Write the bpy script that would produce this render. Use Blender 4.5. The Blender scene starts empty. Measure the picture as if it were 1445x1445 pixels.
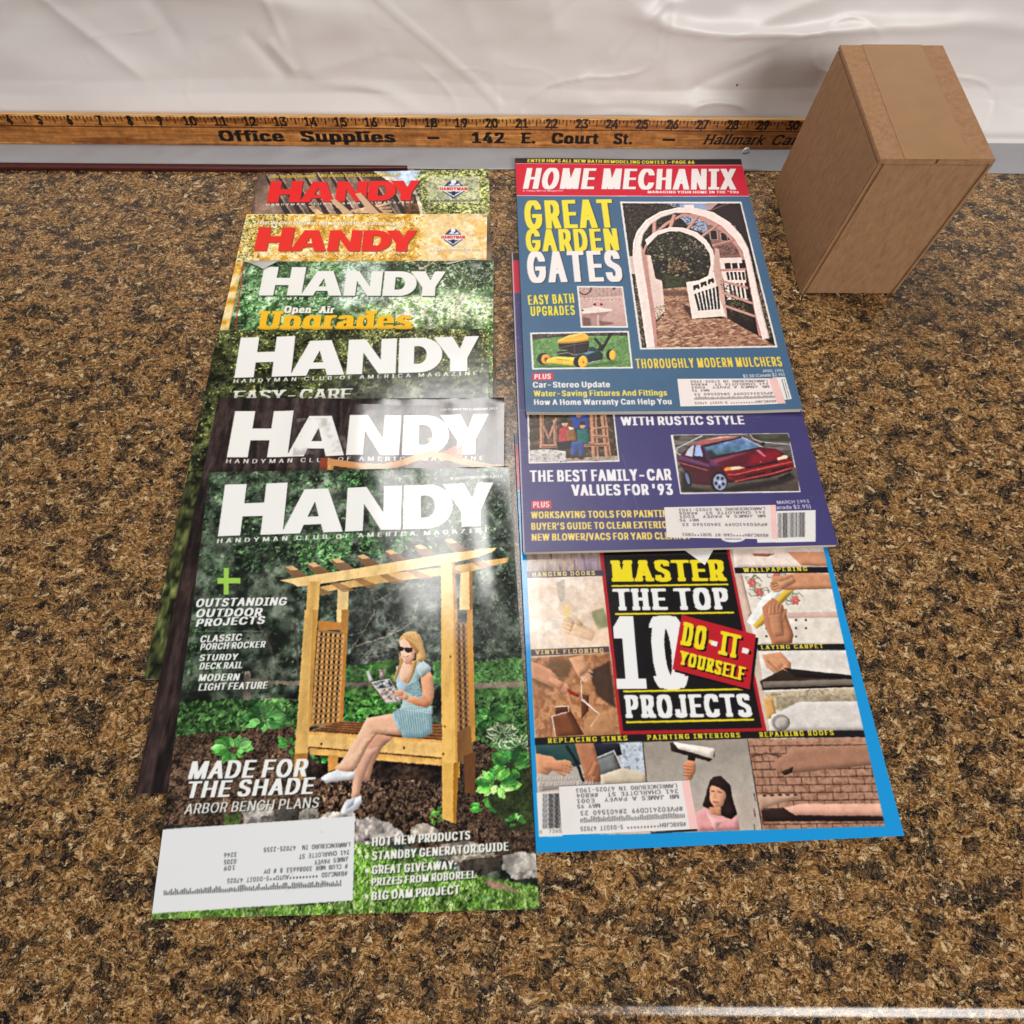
import bpy, bmesh, math, random
import numpy as np
from mathutils import Matrix, Vector

scene = bpy.context.scene
COL = scene.collection
MM = 0.001

# ------------------------------------------------------------------ camera
FOC, PITCH, ROLL, CAMH = 1000.0, math.radians(63.0), 0.0075, 432.0   # focal length in photo pixels, mm
cam_data = bpy.data.cameras.new("camera")
cam_data.sensor_width = 36.0
cam_data.lens = 36.0 * FOC / 1445.0
cam_data.clip_start = 0.01
cam_data.clip_end = 60.0
cam = bpy.data.objects.new("camera", cam_data)
COL.objects.link(cam)
_F = Vector((0, math.cos(PITCH), -math.sin(PITCH)))
_U = Vector((0, math.sin(PITCH), math.cos(PITCH)))
_R = Vector((1, 0, 0))
_r = math.cos(ROLL) * _R + math.sin(ROLL) * _U
_u = -math.sin(ROLL) * _R + math.cos(ROLL) * _U
M = Matrix.Identity(4)
for i in range(3):
    M[i][0], M[i][1], M[i][2] = _r[i], _u[i], -_F[i]
M[2][3] = CAMH * MM
cam.matrix_world = M
scene.camera = cam

# ------------------------------------------------------------------ world, lamps, exposure
world = bpy.data.worlds.new("World")
scene.world = world
world.use_nodes = True
bg = world.node_tree.nodes["Background"]
bg.inputs[0].default_value = (1.0, 0.96, 0.92, 1)
bg.inputs[1].default_value = 0.13

def area_lamp(name, loc, target, sx, sy, watts, color):
    d = bpy.data.lights.new(name, "AREA")
    d.shape = "RECTANGLE"
    d.size, d.size_y = sx, sy
    d.energy = watts
    d.color = color
    o = bpy.data.objects.new(name, d)
    COL.objects.link(o)
    o.location = loc
    o.rotation_euler = (Vector(target) - Vector(loc)).to_track_quat("-Z", "Y").to_euler()
    return o

area_lamp("ceiling_lamp", (-0.11, 0.76, 1.15), (-0.02, 0.32, 0.0), 0.30, 0.56, 8.2, (1.0, 0.975, 0.94))
area_lamp("room_lamp", (1.0, -1.55, 1.35), (0.0, 0.45, 0.0), 1.0, 0.7, 41.0, (1.0, 0.975, 0.94))

scene.render.engine = "CYCLES"
scene.view_settings.view_transform = "Standard"
scene.view_settings.look = "None"
scene.view_settings.exposure = 0.17
scene.view_settings.gamma = 1.0
scene.view_settings.use_curve_mapping = False
scene.cycles.use_denoising = True
scene.cycles.max_bounces = 6

# ------------------------------------------------------------------ pixel -> point on a real plane
_F3, _r3, _u3 = np.array(_F), np.array(_r), np.array(_u)
def ray(px, py):
    d = _F3 + _r3 * ((px - 722.5) / FOC) - _u3 * ((py - 722.5) / FOC)
    return d
def on_plane(px, py, p0, n):
    o = np.array([0, 0, CAMH]); d = ray(px, py)
    return o + d * (np.dot(np.asarray(p0, float) - o, n) / np.dot(d, n))

class View:
    """coordinates read off an enlarged crop of the photograph"""
    def __init__(s, x0, y0, k): s.x0, s.y0, s.k = x0, y0, k
    def __call__(s, x, y): return (s.x0 + x * s.k, s.y0 + y * s.k)
PX = View(0, 0, 1)

def tag(o, label=None, cat=None, group=None, kind=None):
    if label: o["label"] = label
    if cat: o["category"] = cat
    if group: o["group"] = group
    if kind: o["kind"] = kind
    return o

def link_mesh(name, verts, faces, mats, parent=None, smooth=False):
    me = bpy.data.meshes.new(name)
    me.from_pydata([tuple(v) for v in verts], [], [tuple(f) for f in faces])
    for m in (mats if isinstance(mats, (list, tuple)) else [mats]): me.materials.append(m)
    if smooth: me.polygons.foreach_set("use_smooth", [True] * len(me.polygons))
    o = bpy.data.objects.new(name, me)
    COL.objects.link(o)
    if parent: o.parent = parent
    return o

def empty(name, loc=(0, 0, 0)):
    o = bpy.data.objects.new(name, None)
    o.empty_display_size = 0.02
    COL.objects.link(o)
    o.location = loc
    return o

def grid_mesh(name, P, mat, parent=None, colors=None, smooth=True):
    """P: (rows, cols, 3) points in metres; colors: (rows, cols, 3) linear"""
    r, c = P.shape[:2]
    me = bpy.data.meshes.new(name)
    me.vertices.add(r * c)
    me.vertices.foreach_set("co", np.ascontiguousarray(P, dtype=np.float32).ravel())
    idx = np.arange(r * c, dtype=np.int32).reshape(r, c)
    q = np.stack([idx[1:, :-1], idx[1:, 1:], idx[:-1, 1:], idx[:-1, :-1]], -1).reshape(-1, 4)
    n = len(q)
    me.loops.add(n * 4)
    me.loops.foreach_set("vertex_index", q.ravel())
    me.polygons.add(n)
    me.polygons.foreach_set("loop_start", np.arange(0, n * 4, 4, dtype=np.int32))
    me.polygons.foreach_set("loop_total", np.full(n, 4, dtype=np.int32))
    me.update(calc_edges=True)
    if smooth: me.polygons.foreach_set("use_smooth", np.ones(n, dtype=bool))
    if colors is not None:
        a = me.color_attributes.new("print", "FLOAT_COLOR", "POINT")
        rgba = np.ones((r * c, 4), dtype=np.float32)
        rgba[:, :3] = colors.reshape(-1, 3)
        a.data.foreach_set("color", rgba.ravel())
    me.materials.append(mat)
    o = bpy.data.objects.new(name, me)
    COL.objects.link(o)
    if parent: o.parent = parent
    return o

# ------------------------------------------------------------------ materials
def new_mat(name):
    m = bpy.data.materials.new(name)
    m.use_nodes = True
    nt = m.node_tree
    return m, nt, nt.nodes["Principled BSDF"]
def node(nt, t, **kw):
    n = nt.nodes.new(t)
    for k, v in kw.items():
        if k.startswith("in_"): n.inputs[k[3:].replace("_", " ")].default_value = v
        else: setattr(n, k, v)
    return n
def ramp(nt, stops, interp="LINEAR"):
    n = nt.nodes.new("ShaderNodeValToRGB")
    cr = n.color_ramp
    cr.interpolation = interp
    while len(cr.elements) < len(stops): cr.elements.new(0.5)
    for e, (p, c) in zip(cr.elements, stops):
        e.position = p; e.color = (*c, 1)
    return n
def lin(c):
    c = np.asarray(c, float) / 255.0
    return np.where(c <= 0.04045, c / 12.92, ((c + 0.055) / 1.055) ** 2.4)
def linc(*c): return tuple(float(x) for x in lin(c))

def print_material(name, rough, bump=0.0, bump_scale=30.0, coat=0.0):
    m, nt, p = new_mat(name)
    a = node(nt, "ShaderNodeAttribute", attribute_name="print")
    nt.links.new(a.outputs["Color"], p.inputs["Base Color"])
    tc = node(nt, "ShaderNodeTexCoord")
    n1 = node(nt, "ShaderNodeTexNoise", in_Scale=60.0, in_Detail=4.0)
    nt.links.new(tc.outputs["Object"], n1.inputs["Vector"])
    mr = node(nt, "ShaderNodeMapRange")
    mr.inputs["To Min"].default_value = max(rough - 0.05, 0.05); mr.inputs["To Max"].default_value = rough + 0.06
    nt.links.new(n1.outputs["Fac"], mr.inputs["Value"])
    nt.links.new(mr.outputs["Result"], p.inputs["Roughness"])
    p.inputs["Specular IOR Level"].default_value = 0.5
    if coat: p.inputs["Coat Weight"].default_value = coat; p.inputs["Coat Roughness"].default_value = 0.12
    if bump:
        n2 = node(nt, "ShaderNodeTexNoise", in_Scale=bump_scale, in_Detail=3.0)
        nt.links.new(tc.outputs["Object"], n2.inputs["Vector"])
        b = node(nt, "ShaderNodeBump")
        b.inputs["Strength"].default_value = bump
        b.inputs["Distance"].default_value = 0.004
        nt.links.new(n2.outputs["Fac"], b.inputs["Height"])
        nt.links.new(b.outputs["Normal"], p.inputs["Normal"])
        if coat: nt.links.new(b.outputs["Normal"], p.inputs["Coat Normal"])
    return m

def plain(name, rgb, rough=0.5, noise=0.0, scale=200.0, metal=0.0):
    m, nt, p = new_mat(name)
    p.inputs["Roughness"].default_value = rough
    p.inputs["Metallic"].default_value = metal
    if noise:
        tc = node(nt, "ShaderNodeTexCoord")
        n1 = node(nt, "ShaderNodeTexNoise", in_Scale=scale, in_Detail=5.0)
        nt.links.new(tc.outputs["Object"], n1.inputs["Vector"])
        c = np.array(lin(rgb))
        r = ramp(nt, [(0.3, tuple(c * (1 - noise))), (0.7, tuple(np.minimum(c * (1 + noise), 1)))])
        nt.links.new(n1.outputs["Fac"], r.inputs["Fac"])
        nt.links.new(r.outputs["Color"], p.inputs["Base Color"])
    else:
        p.inputs["Base Color"].default_value = (*linc(*rgb), 1)
    return m

MAT_COVER = print_material("glossy_cover_print", 0.15, 0.10, 25.0)
MAT_SOFT_COVER = print_material("satin_cover_print", 0.40, 0.05, 25.0)
MAT_LABEL = print_material("label_paper", 0.6)

def paper_block_material():
    m, nt, p = new_mat("page_edges")
    tc = node(nt, "ShaderNodeTexCoord")
    mp = node(nt, "ShaderNodeMapping"); mp.inputs["Scale"].default_value = (20, 20, 5200)
    n1 = node(nt, "ShaderNodeTexNoise", in_Scale=1.0, in_Detail=3.0)
    nt.links.new(tc.outputs["Object"], mp.inputs["Vector"]); nt.links.new(mp.outputs["Vector"], n1.inputs["Vector"])
    r = ramp(nt, [(0.3, linc(140, 128, 112)), (0.55, linc(205, 196, 180)), (0.8, linc(228, 220, 205))])
    nt.links.new(n1.outputs["Fac"], r.inputs["Fac"]); nt.links.new(r.outputs["Color"], p.inputs["Base Color"])
    p.inputs["Roughness"].default_value = 0.75
    return m
MAT_PAGES = paper_block_material()

GLYPH_DATA = r"""
A|94|3,0,40,100,54,100,91,0,78,0,56,59,52,73,46,94,48,94,42,73,37,59,17,0 22,28,22,39,73,39,73,28
B|90|12,0,12,100,47,100,57,99,65,96,71,92,75,87,77,81,78,73,78,68,76,63,70,56,62,52,62,52,67,51,71,48,76,45,79,40,81,34,82,27,81,20,79,13,74,8,68,4,59,1,48,0 24,11,48,11,58,12,65,16,69,21,70,27,69,32,67,36,64,40,60,43,55,45,49,45,24,45 24,56,47,56,57,58,61,61,64,64,65,68,66,73,65,79,61,84,56,88,47,89,24,89
C|100|53,-1,40,0,30,5,21,12,14,23,9,35,8,50,9,65,14,77,21,87,30,95,40,100,53,101,67,99,73,96,79,93,84,88,88,82,91,76,93,68,80,68,77,78,70,84,62,88,53,90,44,88,36,85,30,79,25,72,21,62,20,50,21,38,25,28,30,21,36,15,44,12,53,10,62,12,70,16,77,22,80,32,93,32,91,24,88,18,84,12,79,7,73,4,67,1,60,-1
D|99|43,0,19,0,19,11,42,11,53,12,62,16,70,22,74,29,77,39,78,50,77,61,75,71,70,79,63,84,54,88,43,89,18,89,18,100,44,100,58,99,69,94,78,87,85,77,89,65,91,50,89,36,85,23,78,13,69,6,57,2 24,100,24,0,12,0,12,100
E|82|12,0,12,100,73,100,73,89,24,89,24,56,70,56,70,45,24,45,24,11,74,11,74,0
F|81|12,0,12,100,73,100,73,89,24,89,24,55,68,55,68,43,24,43,24,0
G|102|53,-1,40,0,29,5,20,13,14,23,9,35,8,50,9,65,14,77,20,87,29,95,40,100,52,101,60,101,67,99,73,96,79,92,84,87,88,82,91,76,93,69,80,69,76,77,70,84,62,88,52,90,44,88,36,85,30,79,25,72,21,62,20,50,21,38,25,28,30,21,36,15,44,12,53,10,61,11,68,14,74,18,78,24,81,31,82,40,85,39,56,39,56,50,94,50,94,39,93,28,89,18,82,10,74,4,64,0
H|102|12,0,12,100,24,100,24,57,77,57,77,100,90,100,90,0,77,0,77,46,24,46,24,0
I|59|6,0,6,11,23,11,23,89,6,89,6,100,53,100,53,89,36,89,36,11,53,11,53,0
J|78|36,-1,24,1,15,6,9,16,7,29,7,34,19,34,19,29,20,20,24,15,29,11,36,10,43,11,49,15,52,20,53,29,53,100,66,100,66,29,64,16,58,6,48,1
K|92|21,29,21,42,27,51,34,60,42,68,71,100,88,100,45,54,45,54 12,0,12,100,24,100,24,66,24,44,24,38,24,0 73,0,37,51,45,61,88,0
L|77|12,0,12,100,24,100,24,11,71,11,71,0
M|123|12,0,12,100,30,100,54,37,56,31,59,24,61,16,63,10,60,10,62,16,65,24,67,31,69,37,94,100,112,100,112,0,99,0,99,57,99,64,99,72,99,81,100,90,101,90,98,80,95,71,92,63,90,57,67,0,56,0,33,57,31,63,28,71,25,80,22,90,23,90,24,82,24,73,24,65,24,57,24,0
N|103|12,0,12,100,27,100,67,36,71,30,76,21,81,11,80,11,79,21,78,31,78,38,78,100,91,100,91,0,76,0,40,57,35,65,29,75,21,89,23,89,24,75,24,64,25,57,25,0
O|105|52,-1,40,0,30,5,21,12,14,23,9,35,8,50,9,65,14,77,21,87,30,95,40,100,52,101,65,100,75,95,84,87,91,77,95,65,97,50,95,35,91,23,84,12,75,5,65,0 52,10,61,12,69,15,75,21,80,28,83,38,85,50,83,62,80,72,75,79,69,85,61,88,52,90,44,88,36,85,30,79,25,72,21,62,20,50,21,38,25,28,30,21,36,15,44,12
P|87|12,0,12,100,46,100,57,99,65,96,72,91,77,84,79,77,80,68,79,60,77,52,72,46,65,41,57,38,46,37,21,37,21,48,46,48,53,48,58,50,63,54,65,58,67,63,68,68,67,74,65,79,63,83,58,86,53,88,46,89,24,89,24,0
Q|105|48,31,61,31,73,17,75,13,92,-9,79,-9,68,5,65,9 52,-1,40,0,30,5,21,12,14,23,9,35,8,50,9,65,14,77,21,87,30,95,40,100,52,101,65,100,75,95,84,87,91,77,95,65,97,50,95,35,91,23,84,12,75,5,65,0 52,10,61,12,69,15,75,21,80,28,83,38,85,50,83,62,80,72,75,79,69,85,61,88,52,90,44,88,36,85,30,79,25,72,21,62,20,50,21,38,25,28,30,21,36,15,44,12
R|88|12,0,12,100,46,100,57,99,65,96,72,91,77,85,80,78,80,69,80,61,77,53,72,47,65,43,57,40,46,39,19,39,19,50,46,50,53,51,59,52,63,55,66,59,67,64,68,69,67,75,66,80,63,83,58,86,53,88,46,89,24,89,24,0 69,0,45,45,60,45,84,0
S|88|44,-2,34,-1,25,2,18,6,13,12,9,19,8,27,21,27,22,22,24,17,28,14,33,12,44,10,50,10,56,12,61,14,65,18,67,22,68,27,67,32,65,35,58,40,48,44,36,47,25,51,17,57,12,64,10,73,11,81,15,88,20,94,27,98,35,100,45,101,54,100,62,98,69,94,74,88,77,82,79,74,66,74,64,81,59,86,53,89,44,90,38,90,33,88,29,86,25,82,23,78,23,74,23,69,26,66,33,61,42,58,52,55,61,52,71,47,78,39,80,34,80,27,79,19,76,12,71,7,64,2,55,-1
T|88|6,89,6,100,82,100,82,89,50,89,50,0,38,0,38,89
U|102|51,-2,40,0,30,3,22,9,17,16,13,24,12,34,12,100,24,100,24,35,25,28,28,22,32,17,37,13,43,11,51,10,59,11,65,13,70,17,74,22,76,28,77,35,77,100,90,100,90,34,89,24,85,16,79,9,71,3,62,0
V|94|40,0,3,100,17,100,38,41,42,27,49,6,46,6,52,27,57,41,78,100,91,100,55,0
W|135|30,0,3,100,16,100,32,39,34,29,37,18,39,8,37,8,39,18,42,29,44,39,60,100,75,100,91,39,93,29,96,18,98,8,96,8,98,18,100,29,103,39,119,100,132,100,104,0,90,0,72,63,69,77,66,93,69,93,66,78,62,63,45,0
X|93|4,0,43,56,43,46,6,100,20,100,35,79,40,71,44,65,48,57,46,57,50,65,53,71,59,79,73,100,88,100,51,47,51,56,90,0,75,0,57,25,53,32,49,38,45,45,48,45,44,39,41,33,36,25,18,0
Y|93|40,0,40,41,3,100,18,100,38,68,44,57,49,45,44,45,49,58,55,68,75,100,89,100,53,41,53,0
Z|86|8,0,8,9,54,76,60,85,67,93,68,89,56,89,44,89,8,89,8,100,78,100,78,91,33,25,26,16,19,7,18,11,30,11,42,11,79,11,79,0
0|89|45,-1,34,0,26,5,19,12,14,22,10,35,9,50,10,65,14,78,19,88,26,95,34,100,45,101,55,100,63,95,70,88,76,78,79,65,80,50,79,35,76,22,70,12,64,5,55,0 45,10,51,11,57,14,62,20,65,28,67,38,68,50,67,62,65,72,62,80,57,86,51,89,45,90,38,89,32,86,28,80,24,72,22,62,21,50,22,38,24,28,28,20,32,14,38,11
1|89|15,0,15,11,77,11,77,0 54,100,54,0,42,0,42,88,41,88,17,70,17,84,39,100
2|89|13,0,13,9,46,45,55,56,61,64,63,73,62,78,60,82,58,86,54,88,44,90,39,90,34,88,30,85,27,81,26,77,25,71,13,71,14,80,17,87,22,93,28,98,36,100,44,101,53,100,60,98,66,93,71,88,74,81,75,73,73,62,66,51,52,35,30,12,30,11,77,11,77,0
3|89|43,-1,34,-1,26,2,19,6,14,11,10,18,9,26,21,26,23,21,25,17,28,14,32,12,43,10,54,12,58,15,62,18,64,23,65,28,64,34,62,39,59,43,54,46,48,48,40,49,31,49,31,59,57,88,57,89,14,89,14,100,73,100,73,91,42,55,42,57,52,57,61,54,68,50,73,44,76,37,77,28,76,20,73,13,68,7,61,2,52,0
4|89|8,21,8,31,49,100,61,100,21,33,21,32,81,32,81,21 55,0,55,24,55,29,55,62,67,62,67,0
5|89|43,-1,35,0,28,2,21,6,16,12,13,18,12,26,24,26,25,21,27,17,34,12,43,10,49,11,54,13,59,16,62,21,64,26,64,32,64,38,62,43,58,48,54,52,49,54,43,54,33,53,25,48,13,50,19,100,72,100,72,89,30,89,26,59,27,59,35,64,45,66,52,65,58,63,63,60,68,56,72,51,74,45,76,39,77,32,76,23,73,15,67,8,61,3,53,0
6|89|44,-1,36,0,28,3,22,8,17,15,14,23,12,32,13,39,16,47,27,67,50,100,63,100,30,51,29,51,32,57,38,60,46,62,55,61,62,58,68,53,73,47,75,40,76,31,75,22,72,14,67,8,61,3,53,0 44,10,50,10,55,12,59,16,62,20,64,25,64,31,64,37,62,42,59,46,55,49,50,51,44,52,39,51,34,49,30,46,27,42,25,37,25,31,25,25,27,20,30,16,34,12,39,10
7|89|19,0,64,88,64,89,12,89,12,100,77,100,77,88,32,0
8|89|44,-1,35,0,27,2,20,7,15,12,11,19,10,27,11,33,13,38,16,43,20,47,25,50,30,52,30,52,23,55,18,61,15,67,14,75,15,82,18,88,22,94,29,98,36,100,44,101,53,100,60,98,66,94,71,88,74,82,75,75,74,67,71,61,66,55,59,52,59,52,64,50,69,47,73,43,76,38,78,33,79,27,78,19,74,12,69,7,62,2,54,0 44,10,51,10,56,12,60,14,63,18,66,22,66,27,65,32,63,37,60,41,56,44,50,46,44,46,39,46,33,44,29,41,26,37,23,32,23,27,23,22,25,18,29,14,33,12,38,10 44,57,54,59,58,62,60,65,62,69,63,74,62,79,60,83,58,86,54,88,44,90,35,88,31,86,28,83,27,79,26,74,27,69,28,65,31,62,35,59
9|89|44,101,53,100,61,97,67,92,72,85,75,77,76,68,76,61,73,53,62,33,39,0,26,0,59,49,60,49,57,43,50,40,43,38,34,39,27,42,21,47,16,53,13,60,12,69,14,78,17,86,22,92,28,97,36,100 44,90,39,90,34,88,30,84,27,80,25,75,25,69,25,63,27,58,30,54,34,51,39,49,44,48,50,49,55,51,59,54,62,58,64,63,64,69,64,75,62,80,59,84,55,88,50,90
a|77|31,-2,25,-1,19,1,13,4,9,9,7,14,6,21,7,27,8,32,11,35,15,38,25,41,35,43,46,45,52,46,54,48,54,50,54,50,52,58,47,63,38,65,29,63,23,59,20,54,8,57,11,63,15,68,20,71,26,74,38,76,47,75,56,71,60,68,63,63,65,57,66,49,66,0,54,0,54,10,54,10,50,5,42,0 33,9,40,10,45,12,49,15,52,18,54,23,54,27,54,37,51,36,45,35,39,34,34,33,26,31,20,27,19,24,18,21,20,14,26,10
b|83|45,-2,39,-1,34,1,27,6,23,12,22,12,22,0,10,0,10,100,22,100,22,63,23,63,27,68,34,73,39,75,45,76,54,74,62,71,68,65,73,58,76,48,77,37,76,26,73,17,68,9,62,3,54,0 43,9,50,10,55,13,59,17,62,23,64,30,64,37,64,45,62,51,59,57,55,61,50,64,43,65,37,64,32,61,28,57,25,52,23,45,22,37,23,29,25,23,28,17,32,13,37,10
c|78|41,-2,31,0,23,3,16,9,11,17,8,26,7,37,8,48,11,57,16,65,23,71,31,74,41,76,51,74,60,70,67,63,71,54,60,51,57,57,53,61,48,64,41,65,34,64,29,61,24,56,21,51,20,44,19,37,20,30,21,23,24,17,29,13,34,10,41,9,48,10,53,13,57,17,60,23,71,20,67,11,60,4,51,0
d|83|38,-2,30,0,22,3,16,9,11,17,8,26,7,37,8,48,11,58,16,65,22,71,30,74,38,76,45,75,50,73,56,68,60,63,61,63,61,100,73,100,73,0,61,0,61,12,60,12,56,6,50,1,45,-1 40,9,46,10,52,13,56,17,59,23,61,29,61,37,61,45,59,52,56,57,52,61,47,64,40,65,34,64,28,61,24,57,21,51,20,45,19,37,20,30,21,23,24,17,29,13,34,10
e|79|42,-2,32,0,23,3,16,9,11,17,8,26,7,37,8,48,11,57,16,65,23,71,31,74,40,76,52,74,58,71,63,67,67,62,70,55,72,48,73,38,73,33,15,33,15,43,66,43,61,40,60,47,59,53,56,58,52,62,47,64,40,65,34,64,29,62,25,58,21,53,19,47,19,41,19,35,20,27,22,21,25,16,30,12,35,10,42,9,50,10,56,14,60,21,72,18,69,12,66,8,61,4,56,1,49,-1
f|50|45,75,45,64,1,64,1,75 16,0,16,85,17,91,19,96,22,99,27,102,37,104,44,104,48,102,45,92,42,93,38,93,34,92,30,90,28,87,28,82,28,0
g|84|41,-30,33,-29,26,-27,16,-22,10,-14,20,-8,24,-13,30,-17,41,-19,49,-18,55,-15,60,-9,61,-1,61,13,60,13,56,8,50,3,45,1,38,1,30,2,22,5,16,11,11,18,8,27,7,38,8,48,11,58,16,65,22,71,30,74,39,76,45,75,50,73,57,68,60,63,62,63,62,75,73,75,73,-2,72,-11,69,-18,64,-23,57,-27,49,-29 40,12,47,12,52,15,56,19,59,24,61,30,61,38,61,45,59,52,56,57,52,61,47,64,40,65,34,64,29,61,24,57,21,52,20,45,19,38,20,30,21,24,24,19,29,15,34,12
h|81|22,45,22,0,10,0,10,100,22,100,22,57,20,57,24,65,30,71,37,74,45,76,52,75,58,72,63,69,67,63,69,56,70,47,70,0,58,0,58,46,57,54,54,60,48,63,41,65,36,64,32,62,28,60,25,56,23,51
i|33|10,0,10,75,22,75,22,0 16,87,13,88,11,89,9,92,8,95,9,98,11,101,13,102,16,103,20,102,22,101,24,98,25,95,24,92,22,89,20,88
j|33|10,75,22,75,22,-6,22,-12,20,-18,17,-22,13,-25,7,-27,1,-28,-2,-28,-2,-17,0,-17,5,-16,8,-14,10,-11,10,-6 16,87,13,88,11,89,9,92,8,95,9,98,11,101,13,102,16,103,20,102,22,101,24,98,25,95,24,92,22,89,20,88
k|75|22,27,22,42,24,42,56,75,71,75,36,39,35,39 10,0,10,100,22,100,22,0 58,0,29,37,38,45,73,0
l|37|27,0,20,1,15,4,11,9,10,17,10,100,22,100,22,19,24,12,26,11,29,10,32,10,33,11,36,1,32,0
m|120|10,0,10,75,22,75,22,58,21,58,23,64,26,68,34,74,43,76,51,75,56,71,61,65,63,58,61,58,63,63,66,67,75,74,86,76,92,75,98,73,103,70,106,65,109,58,109,50,109,0,97,0,97,50,96,57,93,61,88,64,82,65,78,64,74,63,68,57,66,49,66,0,54,0,54,51,53,57,50,61,45,64,39,65,31,63,27,60,25,57,23,52,22,47,22,0
n|81|22,45,22,0,10,0,10,75,22,75,22,57,20,57,24,65,30,71,37,74,45,76,52,75,58,72,63,69,67,63,69,56,70,47,70,0,58,0,58,46,57,54,54,60,48,63,41,65,36,64,32,62,28,60,25,56,23,51
o|82|41,-2,31,0,23,3,16,9,11,17,8,26,7,37,8,48,11,57,16,65,23,71,31,74,41,76,50,74,59,71,66,65,71,57,74,48,75,37,74,26,71,17,66,9,59,3,50,0 41,9,48,10,53,13,57,17,60,23,62,30,63,37,62,44,60,51,57,56,53,61,48,64,41,65,34,64,29,61,24,56,21,51,20,44,19,37,20,30,21,23,24,17,29,13,34,10
p|83|10,-28,10,75,22,75,22,63,23,63,27,68,34,73,39,75,45,76,54,74,62,71,68,65,73,58,76,48,77,37,76,26,73,17,68,9,62,3,54,0,45,-2,39,-1,34,1,27,6,23,12,22,12,22,-28 43,9,50,10,55,13,59,17,62,23,64,30,64,37,64,45,62,51,59,57,55,61,50,64,43,65,37,64,32,61,28,57,25,52,23,45,22,37,23,29,25,23,28,17,32,13,37,10
q|83|73,-28,61,-28,61,12,60,12,56,6,50,1,45,-1,38,-2,30,0,22,3,16,9,11,17,8,26,7,37,8,48,11,58,16,65,22,71,30,74,38,76,45,75,50,73,56,68,60,63,61,63,61,75,73,75 40,9,46,10,52,13,56,17,59,23,61,29,61,37,61,45,59,52,56,57,52,61,47,64,40,65,34,64,28,61,24,57,21,51,20,45,19,37,20,30,21,23,24,17,29,13,34,10
r|51|10,0,10,75,22,75,22,63,23,63,26,68,30,72,36,75,42,76,45,76,48,75,48,63,45,64,41,64,36,63,31,62,28,59,25,56,23,51,22,47,22,0
s|72|36,-2,28,-1,22,1,17,4,12,7,9,12,7,19,18,21,21,16,24,12,29,10,36,9,43,10,48,12,52,16,53,20,52,24,50,27,46,29,42,30,29,33,20,37,14,41,10,47,9,54,10,60,13,65,17,70,23,73,29,75,37,76,44,75,50,73,55,70,59,67,64,57,53,54,51,58,48,62,43,65,37,65,31,65,26,62,22,59,21,54,22,51,24,48,34,44,45,41,54,38,60,34,64,28,65,21,64,15,61,9,57,5,51,1,44,-1
t|45|40,75,40,64,1,64,1,75 13,93,25,93,25,19,25,15,27,12,29,10,33,10,36,10,40,11,42,0,38,-1,33,-1,25,0,18,4,14,10,13,18
u|81|36,-1,29,0,23,2,17,6,14,12,11,19,10,27,10,75,22,75,22,28,23,21,27,15,32,11,39,10,44,10,49,12,53,15,56,19,58,24,58,30,58,75,70,75,70,0,59,0,59,18,60,18,56,9,51,3,44,0
v|77|32,0,3,75,17,75,32,30,37,17,40,4,36,4,40,17,44,30,60,75,73,75,44,0
w|111|27,0,4,75,17,75,26,42,30,27,34,8,32,8,36,26,41,42,50,75,62,75,71,42,75,27,79,8,77,8,81,27,85,42,94,75,107,75,84,0,72,0,63,34,60,44,57,55,54,66,57,66,54,55,52,44,49,34,39,0
x|74|4,0,34,43,34,34,6,75,20,75,29,60,35,50,41,40,34,40,40,50,46,60,55,75,69,75,41,33,41,42,70,0,56,0,45,17,39,27,34,36,40,36,35,27,29,17,18,0
y|77|9,-27,12,-17,14,-17,20,-17,26,-15,30,-7,32,0,3,75,17,75,32,30,37,17,40,4,36,4,40,17,44,30,60,75,73,75,40,-11,35,-21,27,-27,18,-29,13,-28
z|75|8,0,8,9,50,63,50,63,9,63,9,75,65,75,65,65,25,12,25,11,67,11,67,0
$|88|40,-15,40,115,48,115,48,-15 44,-2,34,-1,25,2,18,6,13,12,9,19,8,27,21,27,22,22,24,17,28,14,33,12,44,10,50,10,56,12,61,14,65,18,67,22,68,27,67,32,65,35,58,40,48,44,36,47,25,51,17,57,12,64,10,73,11,81,15,88,20,94,27,98,35,100,45,101,54,100,62,98,69,94,74,88,77,82,79,74,66,74,64,81,59,86,53,89,44,90,38,90,33,88,29,86,25,82,23,78,23,74,23,69,26,66,33,61,42,58,52,55,61,52,71,47,78,39,80,34,80,27,79,19,76,12,71,7,64,2,55,-1
!|39|13,32,12,100,26,100,25,32 19,-1,16,0,13,2,11,5,10,8,11,11,13,14,16,16,19,17,23,16,26,14,28,11,28,8,28,5,26,2,23,0
'|41|15,62,14,100,27,100,25,62
(|54|18,41,20,64,26,87,35,106,46,106,38,84,32,62,30,41,32,23,37,3,46,-19,35,-19,27,-4,22,11,19,26
)|54|7,-19,17,4,22,23,24,41,22,62,16,84,7,106,19,106,28,87,34,64,36,41,35,26,32,10,26,-4,19,-19
,|37|7,-23,13,14,27,14,17,-23
-|89|66,48,66,37,22,37,22,48
.|37|19,-1,15,0,12,2,10,5,10,8,10,12,12,14,15,16,19,17,22,16,25,14,27,12,28,8,27,5,25,2,22,0
/|49|46,105,14,-15,3,-15,35,105
:|37|19,-1,15,0,12,2,10,5,10,8,10,12,12,14,15,16,19,17,22,16,25,14,27,12,28,8,27,5,25,2,22,0 19,53,15,54,12,56,10,59,10,62,10,66,12,69,15,70,19,71,22,70,25,69,27,66,28,62,27,59,25,56,22,54
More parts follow.
